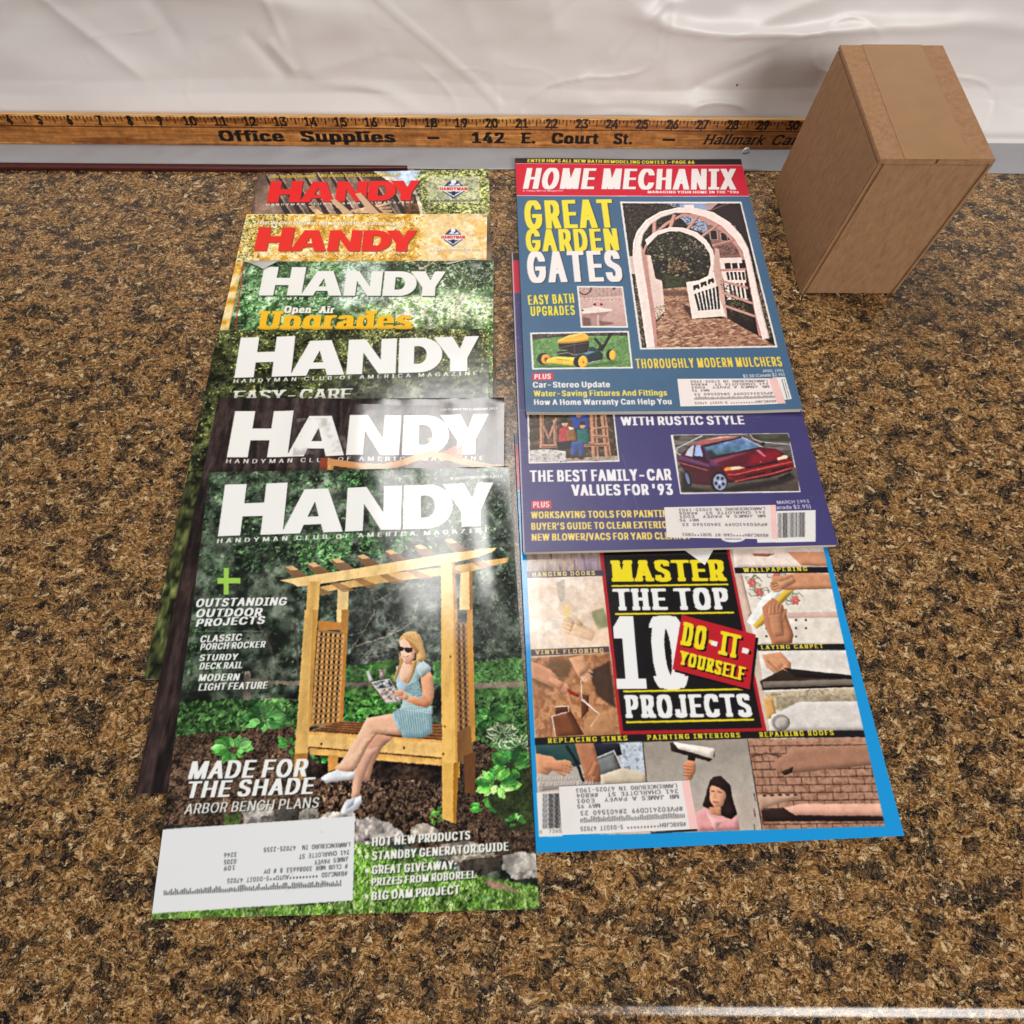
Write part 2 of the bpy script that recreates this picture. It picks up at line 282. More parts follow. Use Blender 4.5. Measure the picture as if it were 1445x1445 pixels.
#|87|48,0,64,100,74,100,58,0 2,28,4,38,79,38,77,28 12,0,29,100,39,100,23,0 8,62,10,72,84,72,83,62
*|89|40,44,40,65,22,54,18,62,37,72,18,82,22,90,40,79,40,100,49,100,48,79,66,90,71,82,52,72,71,62,66,54,48,65,49,44
+|89|39,7,39,71,50,71,50,7 12,34,12,44,77,44,77,34
"""

# ------------------------------------------------------------------ lettering: outlines in hundredths of the cap height
GLYPHS = {}
def _load_glyphs():
    for ln in GLYPH_DATA.strip("\n").split("\n"):
        ch, adv, cs = ln.split("|")
        cont = []
        for k in cs.split(" "):
            v = np.array([float(x) for x in k.split(",")]).reshape(-1, 2) / 100.0
            cont.append(v)
        GLYPHS[ch] = (float(adv) / 100.0, cont)
_load_glyphs()
# wide block capitals of the masthead, drawn as straight-sided outlines
def _arc(cx, cy, rx, ry, a0, a1, n=14):
    return [(cx + rx * math.cos(math.radians(a0 + (a1 - a0) * i / n)), cy + ry * math.sin(math.radians(a0 + (a1 - a0) * i / n))) for i in range(n + 1)]
BLOCK = {
 "H": (1.31, [[(0, 0), (0, 1), (.46, 1), (.46, .62), (.88, .62), (.88, 1), (1.34, 1), (1.34, 0), (.88, 0), (.88, .36), (.46, .36), (.46, 0)]]),
 "A": (1.55, [[(0, 0), (.47, 1), (1.07, 1), (1.50, 0), (1.02, 0), (.95, .19), (.53, .19), (.46, 0)], [(.61, .37), (.88, .37), (.76, .70)]]),
 "N": (1.42, [[(0, 0), (0, 1), (.48, 1), (.92, .40), (.92, 1), (1.36, 1), (1.36, 0), (.88, 0), (.44, .60), (.44, 0)]]),
 "D": (1.13, [[(0, 0), (0, 1), (.60, 1)] + _arc(.60, .5, .62, .5, 90, -90, 18) + [(.60, 0)], [(.43, .25), (.56, .25)] + _arc(.56, .5, .22, .25, -90, 90, 10) + [(.43, .75)]]),
 "Y": (1.20, [[(.30, 0), (.30, .34), (-.16, 1), (.38, 1), (.58, .64), (.72, 1), (1.13, 1), (.78, .36), (.78, 0)]]),
}

def raster(contours, h, w):
    """even-odd fill of contours (n,2) given in pixel units, onto a (h,w) bool mask"""
    acc = np.zeros((h, w + 1), dtype=np.int16)
    rows = np.arange(h) + 0.5
    for c in contours:
        x0, y0 = c[:, 0], c[:, 1]
        x1, y1 = np.roll(x0, -1), np.roll(y0, -1)
        lo, hi = np.minimum(y0, y1), np.maximum(y0, y1)
        hit = (rows[:, None] >= lo) & (rows[:, None] < hi)
        ri, ei = np.nonzero(hit)
        if not len(ri): continue
        t = (rows[ri] - y0[ei]) / (y1[ei] - y0[ei])
        xc = np.clip(np.ceil(x0[ei] + t * (x1[ei] - x0[ei]) - 0.5), 0, w).astype(int)
        np.add.at(acc, (ri, xc), 1)
    return (np.cumsum(acc, 1)[:, :w] & 1).astype(bool)

def dil(m, kx, ky=0):
    out = m.copy()
    def sh(a, dx, dy):
        b = np.zeros_like(a)
        H, W = a.shape
        b[max(dy, 0):H + min(dy, 0), max(dx, 0):W + min(dx, 0)] = a[max(-dy, 0):H + min(-dy, 0), max(-dx, 0):W + min(-dx, 0)]
        return b
    for d in range(1, kx + 1): out |= sh(m, d, 0) | sh(m, -d, 0)
    m2 = out.copy()
    for d in range(1, ky + 1): out |= sh(m2, 0, d) | sh(m2, 0, -d)
    return out

_TC = {}
def text_mask(s, bold=0.0, boldy=0.0, slab=0.0, shear=0.0, track=0.0, font=None, mono=0.0, cond=1.0, first=1.0):
    key = (s, bold, boldy, slab, shear, track, id(font), mono, cond, first)
    if key in _TC: return _TC[key]
    cap = 144
    pad = 60
    x = 0.0
    conts, w = [], 0
    items = []
    for i, ch in enumerate(s):
        if ch == " ":
            x += (mono or 0.36) * cond + track; continue
        adv, cs = (font or GLYPHS).get(ch, GLYPHS.get(ch.upper(), GLYPHS["-"]))
        k = first if i == 0 else 1.0
        off = (mono - adv) / 2 if mono else 0
        items.append([np.stack([(x + off + c[:, 0] * cond * k) + shear * c[:, 1] * k, c[:, 1] * k], 1) for c in map(np.asarray, cs)])
        if ch in '.-,\'' and bold and not mono: x += bold * .8
        x += ((mono or adv) * cond) * k + track + bold * 1.6
    allp = np.concatenate([c for it in items for c in it])
    x0, x1 = allp[:, 0].min(), allp[:, 0].max()
    ymin, ymax = -0.30, max(1.12, first * 1.05)
    W = int((x1 - x0) * cap) + 2 * pad + 2
    H = int((ymax - ymin) * cap)
    m = np.zeros((H, W), bool)
    for it in items:
        cc = [np.stack([(c[:, 0] - x0) * cap + pad, (ymax - c[:, 1]) * cap], 1) for c in it]
        g = raster(cc, H, W)
        if bold or boldy: g = dil(g, int(round(bold * cap)), int(round(boldy * cap)))
        if slab and it[0][:, 1].max() - it[0][:, 1].min() > .6:
            k = int(round(slab * cap)); th = int(cap * 0.17)
            t0 = int(ymax * cap) - cap
            for r0 in (t0 - 1, t0 + cap - th + 1):
                band = g[r0:r0 + th]
                g[r0:r0 + th] = dil(band, k)
        m |= g
    xs = np.nonzero(m.any(0))[0]
    res = (m.astype(np.float32), xs[0], xs[-1] + 1, ymax * cap, cap)
    _TC[key] = res
    return res

def rnd_noise(h, w, cell, seed, octaves=4, gain=0.55):
    rg = np.random.RandomState(seed)
    out = np.zeros((h, w), np.float32); amp = 1.0; tot = 0
    for o in range(octaves):
        c = max(cell / 2 ** o, 1.0)
        gh, gw = int(h / c) + 3, int(w / c) + 3
        g = rg.rand(gh, gw).astype(np.float32)
        yy = np.arange(h) / c; xx = np.arange(w) / c
        yi = yy.astype(int); xi = xx.astype(int)
        fy = (yy - yi).astype(np.float32); fx = (xx - xi).astype(np.float32)
        fy = fy * fy * (3 - 2 * fy); fx = fx * fx * (3 - 2 * fx)
        a = g[yi][:, xi] * (1 - fx) + g[yi][:, xi + 1] * fx
        b = g[yi + 1][:, xi] * (1 - fx) + g[yi + 1][:, xi + 1] * fx
        out += amp * (a * (1 - fy[:, None]) + b * fy[:, None])
        tot += amp; amp *= gain
    return out / tot

def box_blur(a, k):
    if k < 1: return a
    for ax in (0, 1):
        pad = [(0, 0)] * a.ndim; pad[ax] = (k + 1, k)
        c = np.cumsum(np.pad(a, pad, mode="edge"), axis=ax, dtype=np.float32)
        n = a.shape[ax]
        hi = np.take(c, np.arange(2 * k + 1, 2 * k + 1 + n), axis=ax)
        lo = np.take(c, np.arange(0, n), axis=ax)
        a = (hi - lo) / (2 * k + 1)
    return a

class Canvas:
    """a printed sheet lying on a plane: R dots per mm, colours 0-255 as printed"""
    R = 6.0
    vol = 0.0
    def __init__(s, O, ex, ey, n, w, h, ground):
        s.O, s.ex, s.ey, s.n, s.w, s.h = O, ex, ey, n, w, h
        s.mx = 1.0                               # margin in mm round the sheet
        s.W, s.H = int((w + 2) * s.R) + 2, int((h + 2) * s.R) + 2
        s.a = np.empty((s.H, s.W, 3), np.float32); s.a[:] = ground
        s.clip = None
    def c(s, p):
        """photo pixel -> canvas dot"""
        q = on_plane(p[0], p[1], s.O, s.n) - s.O
        return np.array([(q @ s.ex + s.mx) * s.R, (q @ s.ey + s.mx) * s.R])
    def cs(s, v, pts): return np.array([s.c(v(*p)) for p in pts])
    def mm(s, pts): return (np.array(pts, float) + s.mx) * s.R
    def _blend(s, y0, x0, al, col):
        h, w = al.shape
        ya, xa = max(y0, 0), max(x0, 0); yb, xb = min(y0 + h, s.H), min(x0 + w, s.W)
        if ya >= yb or xa >= xb: return
        al = al[ya - y0:yb - y0, xa - x0:xb - x0]
        if s.clip is not None: al = al * s.clip[ya:yb, xa:xb]
        v = s.a[ya:yb, xa:xb]
        col = np.asarray(col, np.float32)
        if col.ndim == 3: col = col[ya - y0:yb - y0, xa - x0:xb - x0]
        v += al[..., None] * (col - v)
    def mask_of(s, conts):
        allp = np.concatenate(conts)
        lo = np.maximum(np.floor(allp.min(0)).astype(int) - 1, -50); hi = np.minimum(np.ceil(allp.max(0)).astype(int) + 2, (s.W + 50, s.H + 50))
        if hi[0] <= lo[0] or hi[1] <= lo[1]: return None
        m = raster([c - lo for c in conts], hi[1] - lo[1], hi[0] - lo[0])
        return lo, m
    def fill(s, conts, col, alpha=1.0, blur=0):
        r = s.mask_of(conts)
        if r is None: return
        lo, m = r
        m = m.astype(np.float32) * alpha
        if blur:
            k = int(blur * s.R) or 1
            m = np.pad(m, 2 * k); m = box_blur(box_blur(m, k), k); lo = lo - 2 * k
        s._blend(lo[1], lo[0], m, col)
        if s.vol and not blur and min(m.shape) > 2.2 * s.R:
            # modelling of rounded things in the printed picture
            k = max(int(s.vol * s.R * min(1.0, min(m.shape) / (9 * s.R))), 2)
            p = np.pad(m, 2 * k)
            g = box_blur(box_blur(p, k), max(k // 2, 1))
            d = max(int(k * .9), 1)
            lo_r = np.roll(g, (-d, -d), (0, 1)); up_l = np.roll(g, (d, d), (0, 1))
            sh = np.clip((lo_r - up_l) * .5, -.5, .5)[2 * k:-2 * k, 2 * k:-2 * k]
            c = np.asarray(col, np.float32)
            s._blend(lo[1], lo[0], m * np.clip(-sh, 0, 1) * 1.15, c * .42)
            s._blend(lo[1], lo[0], m * np.clip(sh, 0, 1) * .7, np.minimum(c * 1.12 + 26, 255))
    def photo(s, v, pts, warp=0.3, soft=0.2, mott=0.16, grain=0.05, seed=1, cell=3.0, local=0.25, clump=0.0):
        """turn the flat shapes inside the outline into something like a printed photograph"""
        conts = [s.cs(v, pts)] if v is not None else [pts]
        r = s.mask_of(conts)
        lo, m = r
        ya, xa = max(lo[1], 0), max(lo[0], 0); yb, xb = min(lo[1] + m.shape[0], s.H), min(lo[0] + m.shape[1], s.W)
        m = m[ya - lo[1]:yb - lo[1], xa - lo[0]:xb - lo[0]].astype(np.float32)
        h, w = m.shape
        sub = s.a[ya:yb, xa:xb]
        k = cell * s.R
        if warp:
            A = warp * s.R * 4
            dx = (rnd_noise(h, w, k * .5, seed + 1, 3) - .5) * A; dy = (rnd_noise(h, w, k * .5, seed + 2, 3) - .5) * A
            Y, X = np.mgrid[0:h, 0:w]
            sub = sub[np.clip((Y + dy).astype(int), 0, h - 1), np.clip((X + dx).astype(int), 0, w - 1)]
        b = int(soft * s.R)
        if b: sub = box_blur(sub, b)
        if local:
            sub = sub + local * (sub - box_blur(box_blur(sub, int(3 * s.R)), int(2 * s.R)))
        n = (rnd_noise(h, w, k, seed + 3, 4, .7) - .5) * 2
        if clump: sub = sub * (1 + clump * 2.4 * (rnd_noise(h, w, 11 * s.R, seed + 9, 4, .65) - .5) * 2)[..., None]
        g = (rnd_noise(h, w, s.R * .6, seed + 4, 2) - .5) * 2
        sub = sub * (1 + mott * 1.5 * n + grain * 1.2 * g)[..., None] + (grain * 16 * g)[..., None]
        s._blend(ya, xa, m, np.clip(sub, 0, 255))
    def poly(s, v, pts, col, alpha=1.0, blur=0): s.fill([s.cs(v, pts)], col, alpha, blur)
    def grad(s, v, pts, c0, c1, axis=1, noise=0.0, seed=1, cell=30):
        """print that runs from c0 to c1 (vertical axis=1)"""
        r = s.mask_of([s.cs(v, pts)])
        if r is None: return
        lo, m = r
        h, w = m.shape
        t = np.linspace(0, 1, h if axis == 1 else w, dtype=np.float32)
        t = t[:, None] if axis == 1 else t[None, :]
        t = np.broadcast_to(t, (h, w))[..., None]
        col = np.asarray(c0, np.float32) * (1 - t) + np.asarray(c1, np.float32) * t
        if noise: col = col * (1 + noise * 2 * (rnd_noise(h, w, cell, seed)[..., None] - 0.5))
        s._blend(lo[1], lo[0], m.astype(np.float32), np.clip(col, 0, 255))
    def tex(s, v, pts, cols, cell=20, seed=1, octaves=5, sharp=1.6, stretch=None, soft=0):
        """mottled print: noise through a list of colours"""
        conts = [s.cs(v, pts)] if v is not None else [pts]
        r = s.mask_of(conts)
        if r is None: return
        lo, m = r
        m = m.astype(np.float32)
        if soft:
            k = int(soft * s.R); m = box_blur(box_blur(np.pad(m, 2 * k), k), k); lo = lo - 2 * k
        h, w = m.shape
        if stretch:
            hh, ww = int(h / stretch[1]) + 2, int(w / stretch[0]) + 2
            n = rnd_noise(hh, ww, cell, seed, octaves)
            n = n[(np.arange(h) / stretch[1]).astype(int)][:, (np.arange(w) / stretch[0]).astype(int)]
        else: n = rnd_noise(h, w, cell, seed, octaves)
        n = np.clip((n - 0.5) * sharp * 1.8 + 0.5, 0, 0.9999) * (len(cols) - 1)
        i = n.astype(int); f = (n - i)[..., None]
        C = np.asarray(cols, np.float32)
        s._blend(lo[1], lo[0], m, C[i] * (1 - f) + C[i + 1] * f)
    def line(s, v, pts, width, col, alpha=1.0):
        """stroke, width in mm"""
        q = s.cs(v, pts); hw = width * s.R / 2
        for a, b in zip(q[:-1], q[1:]):
            d = b - a; L = np.hypot(*d)
            if L < 1e-6: continue
            d = d / L; nn = np.array([-d[1], d[0]])
            e = d * hw * 0.5
            s.fill([np.array([a - e + nn * hw, b + e + nn * hw, b + e - nn * hw, a - e - nn * hw])], col, alpha)
    def oval(s, v, c, rx, ry, col, alpha=1.0, rot=0, blur=0, n=22):
        t = np.linspace(0, 2 * math.pi, n, endpoint=False); cr, sr = math.cos(rot), math.sin(rot)
        x, y = rx * np.cos(t), ry * np.sin(t)
        s.poly(v, [(c[0] + a * cr - b * sr, c[1] + a * sr + b * cr) for a, b in zip(x, y)], col, alpha, blur)
    def leaves(s, v, pts, cols, n, size, seed=1, aspect=0.45, ang=None, alpha=1.0, jit=0.18):
        """n leaf-shaped prints inside the outline; size (min,max) in mm"""
        rg = np.random.RandomState(seed)
        conts = [s.cs(v, pts)]
        r = s.mask_of(conts)
        if r is None: return
        lo, m = r
        ys, xs = np.nonzero(m)
        if not len(ys): return
        pick = rg.randint(0, len(ys), n)
        for i in pick:
            L = rg.uniform(*size) * s.R; a = rg.uniform(0, 6.28) if ang is None else rg.normal(*ang)
            d = np.array([math.cos(a), math.sin(a)]); e = np.array([-d[1], d[0]]) * L * aspect
            p = np.array([xs[i] + lo[0], ys[i] + lo[1]], float)
            col = np.clip(np.asarray(cols[rg.randint(len(cols))], float) * (1 + rg.uniform(-jit, jit)), 0, 255)
            s.fill([np.array([p - d * L * .5, p - d * L * .1 + e * .5, p + d * L * .25 + e * .35, p + d * L * .5, p + d * L * .25 - e * .35, p - d * L * .1 - e * .5])], col, alpha)
    def clip_to(s, v=None, pts=None):
        if pts is None: s.clip = None; return
        m = np.zeros((s.H, s.W), np.float32)
        r = s.mask_of([s.cs(v, pts)])
        lo, k = r
        h, w = k.shape
        ya, xa = max(lo[1], 0), max(lo[0], 0); yb, xb = min(lo[1] + h, s.H), min(lo[0] + w, s.W)
        m[ya:yb, xa:xb] = k[ya - lo[1]:yb - lo[1], xa - lo[0]:xb - lo[0]]
        s.clip = m
    def text(s, v, st, p0, p1, cap, col, shadow=None, sh_off=(0.5, 0.5), up=None, alpha=1.0, sh_blur=0, **kw):
        """lettering whose inked extent runs from baseline point p0 to p1; cap height in crop units at p0"""
        m, xa, xb, base, capd = text_mask(st, **kw)
        a, b = s.c(v(*p0)), s.c(v(*p1))
        sgn = -1 if cap >= 0 else 1
        t = s.c(v(p0[0], p0[1] - cap))
        d = b - a; L = np.hypot(*d); dn = d / L
        perp = np.array([dn[1], -dn[0]])
        H = abs((t - a) @ perp)
        if up == "flip": pass
        ux = d / (xb - xa); uy = perp * H / capd
        A = np.array([[ux[0], -uy[0]], [ux[1], -uy[1]]]); Ai = np.linalg.inv(A)
        hh, ww = m.shape
        corners = np.array([[0, 0], [ww, 0], [ww, hh], [0, hh]], float) - (xa, base)
        q = corners @ A.T + a
        lo = np.floor(q.min(0)).astype(int); hi = np.ceil(q.max(0)).astype(int)
        lo = np.maximum(lo, -20); hi = np.minimum(hi, (s.W + 20, s.H + 20))
        if hi[0] <= lo[0] or hi[1] <= lo[1]: return
        Y, X = np.mgrid[lo[1]:hi[1], lo[0]:hi[0]]
        al = np.zeros(Y.shape, np.float32)
        for oy in (.25, .75):
            for ox in (.25, .75):
                g = np.stack([X + ox - a[0], Y + oy - a[1]], -1) @ Ai.T + (xa, base)
                gx = np.floor(g[..., 0]).astype(int); gy = np.floor(g[..., 1]).astype(int)
                ok = (gx >= 0) & (gx < ww) & (gy >= 0) & (gy < hh)
                al += np.where(ok, m[np.clip(gy, 0, hh - 1), np.clip(gx, 0, ww - 1)], 0) * .25
        if shadow is not None:
            o = (np.array(sh_off) * s.R).astype(int)
            sa = al
            if sh_blur:
                k = int(sh_blur * s.R); sa = box_blur(np.pad(al, 2 * k), k); o = o - 2 * k
            s._blend(lo[1] + o[1], lo[0] + o[0], sa, shadow)
        s._blend(lo[1], lo[0], al * alpha, col)
    def bars(s, v, p0, p1, hgt, seed, col=(30, 30, 30), n=40, var=0.0, duty=0.5):
        """bar marks along p0-p1, hgt crop units high"""
        rg = np.random.RandomState(seed)
        a, b = np.array(p0, float), np.array(p1, float)
        t = np.sort(rg.rand(n)) if duty < 0 else (np.arange(n) + .5) / n
        for i in range(n):
            w = abs(duty) * (rg.uniform(.4, 1.5) if not var else 1.0) / n / 2
            q0, q1 = a + (b - a) * (t[i] - w), a + (b - a) * (t[i] + w)
            h0 = hgt * (1 - var * rg.rand()); o = 0
            s.poly(v, [(q0[0], q0[1] - o), (q1[0], q1[1] - o), (q1[0], q1[1] - o - h0), (q0[0], q0[1] - o - h0)], col)
    def sample(s, A, B):
        """box-averaged linear colours at sheet coordinates in mm"""
        k = box_blur(box_blur(s.a, 1), 1)
        x = np.clip(((A + s.mx) * s.R).astype(int), 0, s.W - 1); y = np.clip(((B + s.mx) * s.R).astype(int), 0, s.H - 1)
        return lin(np.clip(k[y, x], 0, 255)).astype(np.float32)

# ------------------------------------------------------------------ a magazine
def fbm_fn(seed, scale, w, h):
    n = rnd_noise(int(h / 2) + 4, int(w / 2) + 4, scale / 2, seed, 3, 0.5)
    n = box_blur(n, 4)
    def f(a, b):
        x = np.clip((a + 1) / 2, 0, n.shape[1] - 1.01); y = np.clip((b + 1) / 2, 0, n.shape[0] - 1.01)
        xi, yi = x.astype(int), y.astype(int); fx, fy = x - xi, y - yi
        return (n[yi, xi] * (1 - fx) * (1 - fy) + n[yi, xi + 1] * fx * (1 - fy) + n[yi + 1, xi] * (1 - fx) * fy + n[yi + 1, xi + 1] * fx * fy) - 0.5
    return f

def cvw(m): return m.cv.w
class Magazine:
    def __init__(s, name, label, group, corners, ztop, zbot, ytop, ybot, thick, ground, wmm=None, hmm=None,
                 wave=0.5, seed=1, dense=(0, 1), spine=(200, 200, 200), mat=None, lift=None, step=0.30, curls=()):
        s.name, s.label, s.group, s.thick, s.dense, s.spine_col, s.step = name, label, group, thick, dense, spine, step
        s.mat = mat or MAT_COVER
        n = np.array([0, -(ztop - zbot) / (ytop - ybot), 1.0]); n /= np.linalg.norm(n)
        p0 = np.array([0, ytop, ztop])
        c = {k: on_plane(*v, p0, n) for k, v in corners.items()}
        def unit(v): return v / np.linalg.norm(v)
        # complete the rectangle from the corners that can be read
        if "tl" in c and "tr" in c: ex = unit(c["tr"] - c["tl"])
        elif "bl" in c and "br" in c: ex = unit(c["br"] - c["bl"])
        elif "trx" in c: ex = unit(c["tr"] - c["trx"])
        else: ex = unit(np.cross(c["bl"] - c["tl"], n)) * -1
        ey = -np.cross(n, ex)
        if "tl" not in c: c["tl"] = c["tr"] - ex * wmm
        if "tr" not in c: c["tr"] = c["tl"] + ex * wmm
        if "bl" not in c and "br" not in c:
            c["bl"] = c["tl"] + ey * hmm; c["br"] = c["tr"] + ey * hmm
        if "bl" not in c: c["bl"] = c["br"] - (c["tr"] - c["tl"])
        if "br" not in c: c["br"] = c["bl"] + (c["tr"] - c["tl"])
        s.q = {k: np.array([(c[k] - c["tl"]) @ ex, (c[k] - c["tl"]) @ ey]) for k in ("tl", "tr", "bl", "br")}
        w = max(v[0] for v in s.q.values()); h = max(v[1] for v in s.q.values())
        # sheet frame shifted so that all corners are inside
        lo = np.array([min(v[0] for v in s.q.values()), min(v[1] for v in s.q.values())])
        O = c["tl"] + ex * lo[0] + ey * lo[1]
        for k in s.q: s.q[k] = s.q[k] - lo
        s.cv = Canvas(O, ex, ey, n, w - lo[0], h - lo[1], ground)
        s.f = fbm_fn(seed, 70, w + 20, h + 20)
        s.wave, s.lift, s.curls = wave, lift, curls
    def uv(s, u, v):
        q = s.q
        return (q["tl"] * ((1 - u) * (1 - v))[..., None] + q["tr"] * (u * (1 - v))[..., None] + q["bl"] * ((1 - u) * v)[..., None] + q["br"] * (u * v)[..., None])
    def pts(s, u, v, drop=0.0):
        ab = s.uv(u, v)
        a, b = ab[..., 0], ab[..., 1]
        d = s.wave * s.f(a, b)
        if s.lift is not None: d = d + s.lift(u, v)
        for cu, cw, amp, rad in s.curls:
            d = d + amp * np.exp(-(((u - cu) * cvw(s) / rad) ** 2 + ((v - cw) * s.cv.h / rad) ** 2))
        cv = s.cv
        P = cv.O + a[..., None] * cv.ex + b[..., None] * cv.ey + d[..., None] * cv.n
        P = P - np.array([0, 0, 1.0]) * (np.asarray(drop)[..., None] if np.ndim(drop) else drop)
        return P, a, b
    def build(s):
        q = s.q
        W = np.linalg.norm(q["tr"] - q["tl"]); H = np.linalg.norm(q["bl"] - q["tl"])
        org, _, _ = s.pts(np.array(0.5), np.array(0.5), s.thick)
        root = empty(s.name, org * MM)
        tag(root, s.label, "magazine", s.group)
        us = np.linspace(0, 1, int(W / s.step) + 1)
        d0, d1 = s.dense
        vs = np.concatenate([np.linspace(0, d0, int(d0 * H / 1.5) + 1)[:-1] if d0 > 0 else [],
                             np.linspace(d0, d1, int((d1 - d0) * H / s.step) + 1),
                             np.linspace(d1, 1, int((1 - d1) * H / 3) + 2)[1:] if d1 < 1 else []])
        V, U = np.meshgrid(vs, us, indexing="ij")
        P, A, B = s.pts(U, V)
        col = s.cv.sample(A, B)
        grid_mesh("front_cover", (P - org) * MM, s.mat, root, col)
        # page block under the cover
        nu, nv = 110, 70
        V, U = np.meshgrid(np.linspace(0.0012, .9988, nv), np.linspace(.002, .9975, nu), indexing="ij")
        T, _, _ = s.pts(U, V, 0.14)
        Bm, _, _ = s.pts(U, V, s.thick)
        vs_, fs = [], []
        idx = np.arange(nu * nv).reshape(nv, nu)
        ringt = list(idx[0, :]) + list(idx[1:, -1]) + list(idx[-1, ::-1][1:]) + list(idx[::-1, 0][1:-1])
        allv = np.concatenate([T.reshape(-1, 3), Bm.reshape(-1, 3)]) - org
        N = nu * nv
        for i in range(nv - 1):
            for j in range(nu - 1):
                fs.append((idx[i + 1, j], idx[i + 1, j + 1], idx[i, j + 1], idx[i, j]))
                fs.append((N + idx[i, j], N + idx[i, j + 1], N + idx[i + 1, j + 1], N + idx[i + 1, j]))
        for k in range(len(ringt)):
            a, b = ringt[k], ringt[(k + 1) % len(ringt)]
            fs.append((a, b, N + b, N + a))
        link_mesh("page_block", allv * MM, fs, MAT_PAGES, root)
        # folded spine along the left edge
        vv = np.linspace(0, 1, 60)
        rows = []
        for k in range(7):
            ang = math.pi * k / 6
            P0, _, _ = s.pts(np.zeros_like(vv), vv, s.thick * (0.5 - 0.5 * math.cos(ang)))
            rows.append(P0 - s.cv.ex * (0.05 + 0.5 * math.sin(ang)))
        S = (np.stack(rows, 0) - org) * MM
        grid_mesh("spine", S, plain("spine_print", s.spine_col, 0.4, 0.08, 300), root)
        s.root, s.org = root, org
        return root
    def sticker(s, name, v, pts4, ground, draw, lift=0.15, step=0.35, mat=None):
        """a paper label stuck to the cover: four corners tl,tr,br,bl in crop units"""
        cv = s.cv
        q = [(cv.cs(v, [p])[0] / cv.R - cv.mx) for p in pts4]
        sub = Canvas(cv.O, cv.ex, cv.ey, cv.n, cv.w, cv.h, ground)
        draw(sub)
        W = np.linalg.norm(q[1] - q[0]); H = np.linalg.norm(q[3] - q[0])
        us, vs = np.linspace(0, 1, int(W / step) + 2), np.linspace(0, 1, int(H / step) + 2)
        V, U = np.meshgrid(vs, us, indexing="ij")
        ab = q[0] * ((1 - U) * (1 - V))[..., None] + q[1] * (U * (1 - V))[..., None] + q[3] * ((1 - U) * V)[..., None] + q[2] * (U * V)[..., None]
        a, b = ab[..., 0], ab[..., 1]
        d = s.wave * s.f(a, b) + lift
        if s.lift is not None: d = d + s.lift(a / cv.w, b / cv.h)
        for cu, cw, amp, rad in s.curls: d = d + amp * np.exp(-(((a / cv.w - cu) * cv.w / rad) ** 2 + ((b / cv.h - cw) * cv.h / rad) ** 2))
        P = cv.O + a[..., None] * cv.ex + b[..., None] * cv.ey + d[..., None] * cv.n
        # a skirt round the label gives it its paper thickness
        def ring(X, dd):
            return np.concatenate([X[:1], X, X[-1:]], 0)
        P2 = np.pad(P, ((1, 1), (1, 1), (0, 0)), mode="edge")
        msk = np.zeros(P2.shape[:2]); msk[[0, -1]] = 1; msk[:, [0, -1]] = 1
        P2 = P2 - cv.n * (msk * (lift - 0.02))[..., None]
        col = np.pad(sub.sample(a, b), ((1, 1), (1, 1), (0, 0)), mode="edge")
        return grid_mesh(name, (P2 - s.org) * MM, mat or MAT_LABEL, s.root, col, smooth=False)

# ------------------------------------------------------------------ counter, sheet, ruler, box
HEM_Y = float(on_plane(723, 240.5, (0, 0, 0), np.array([0, 0, 1.0]))[1])     # front hem of the sheet, mm

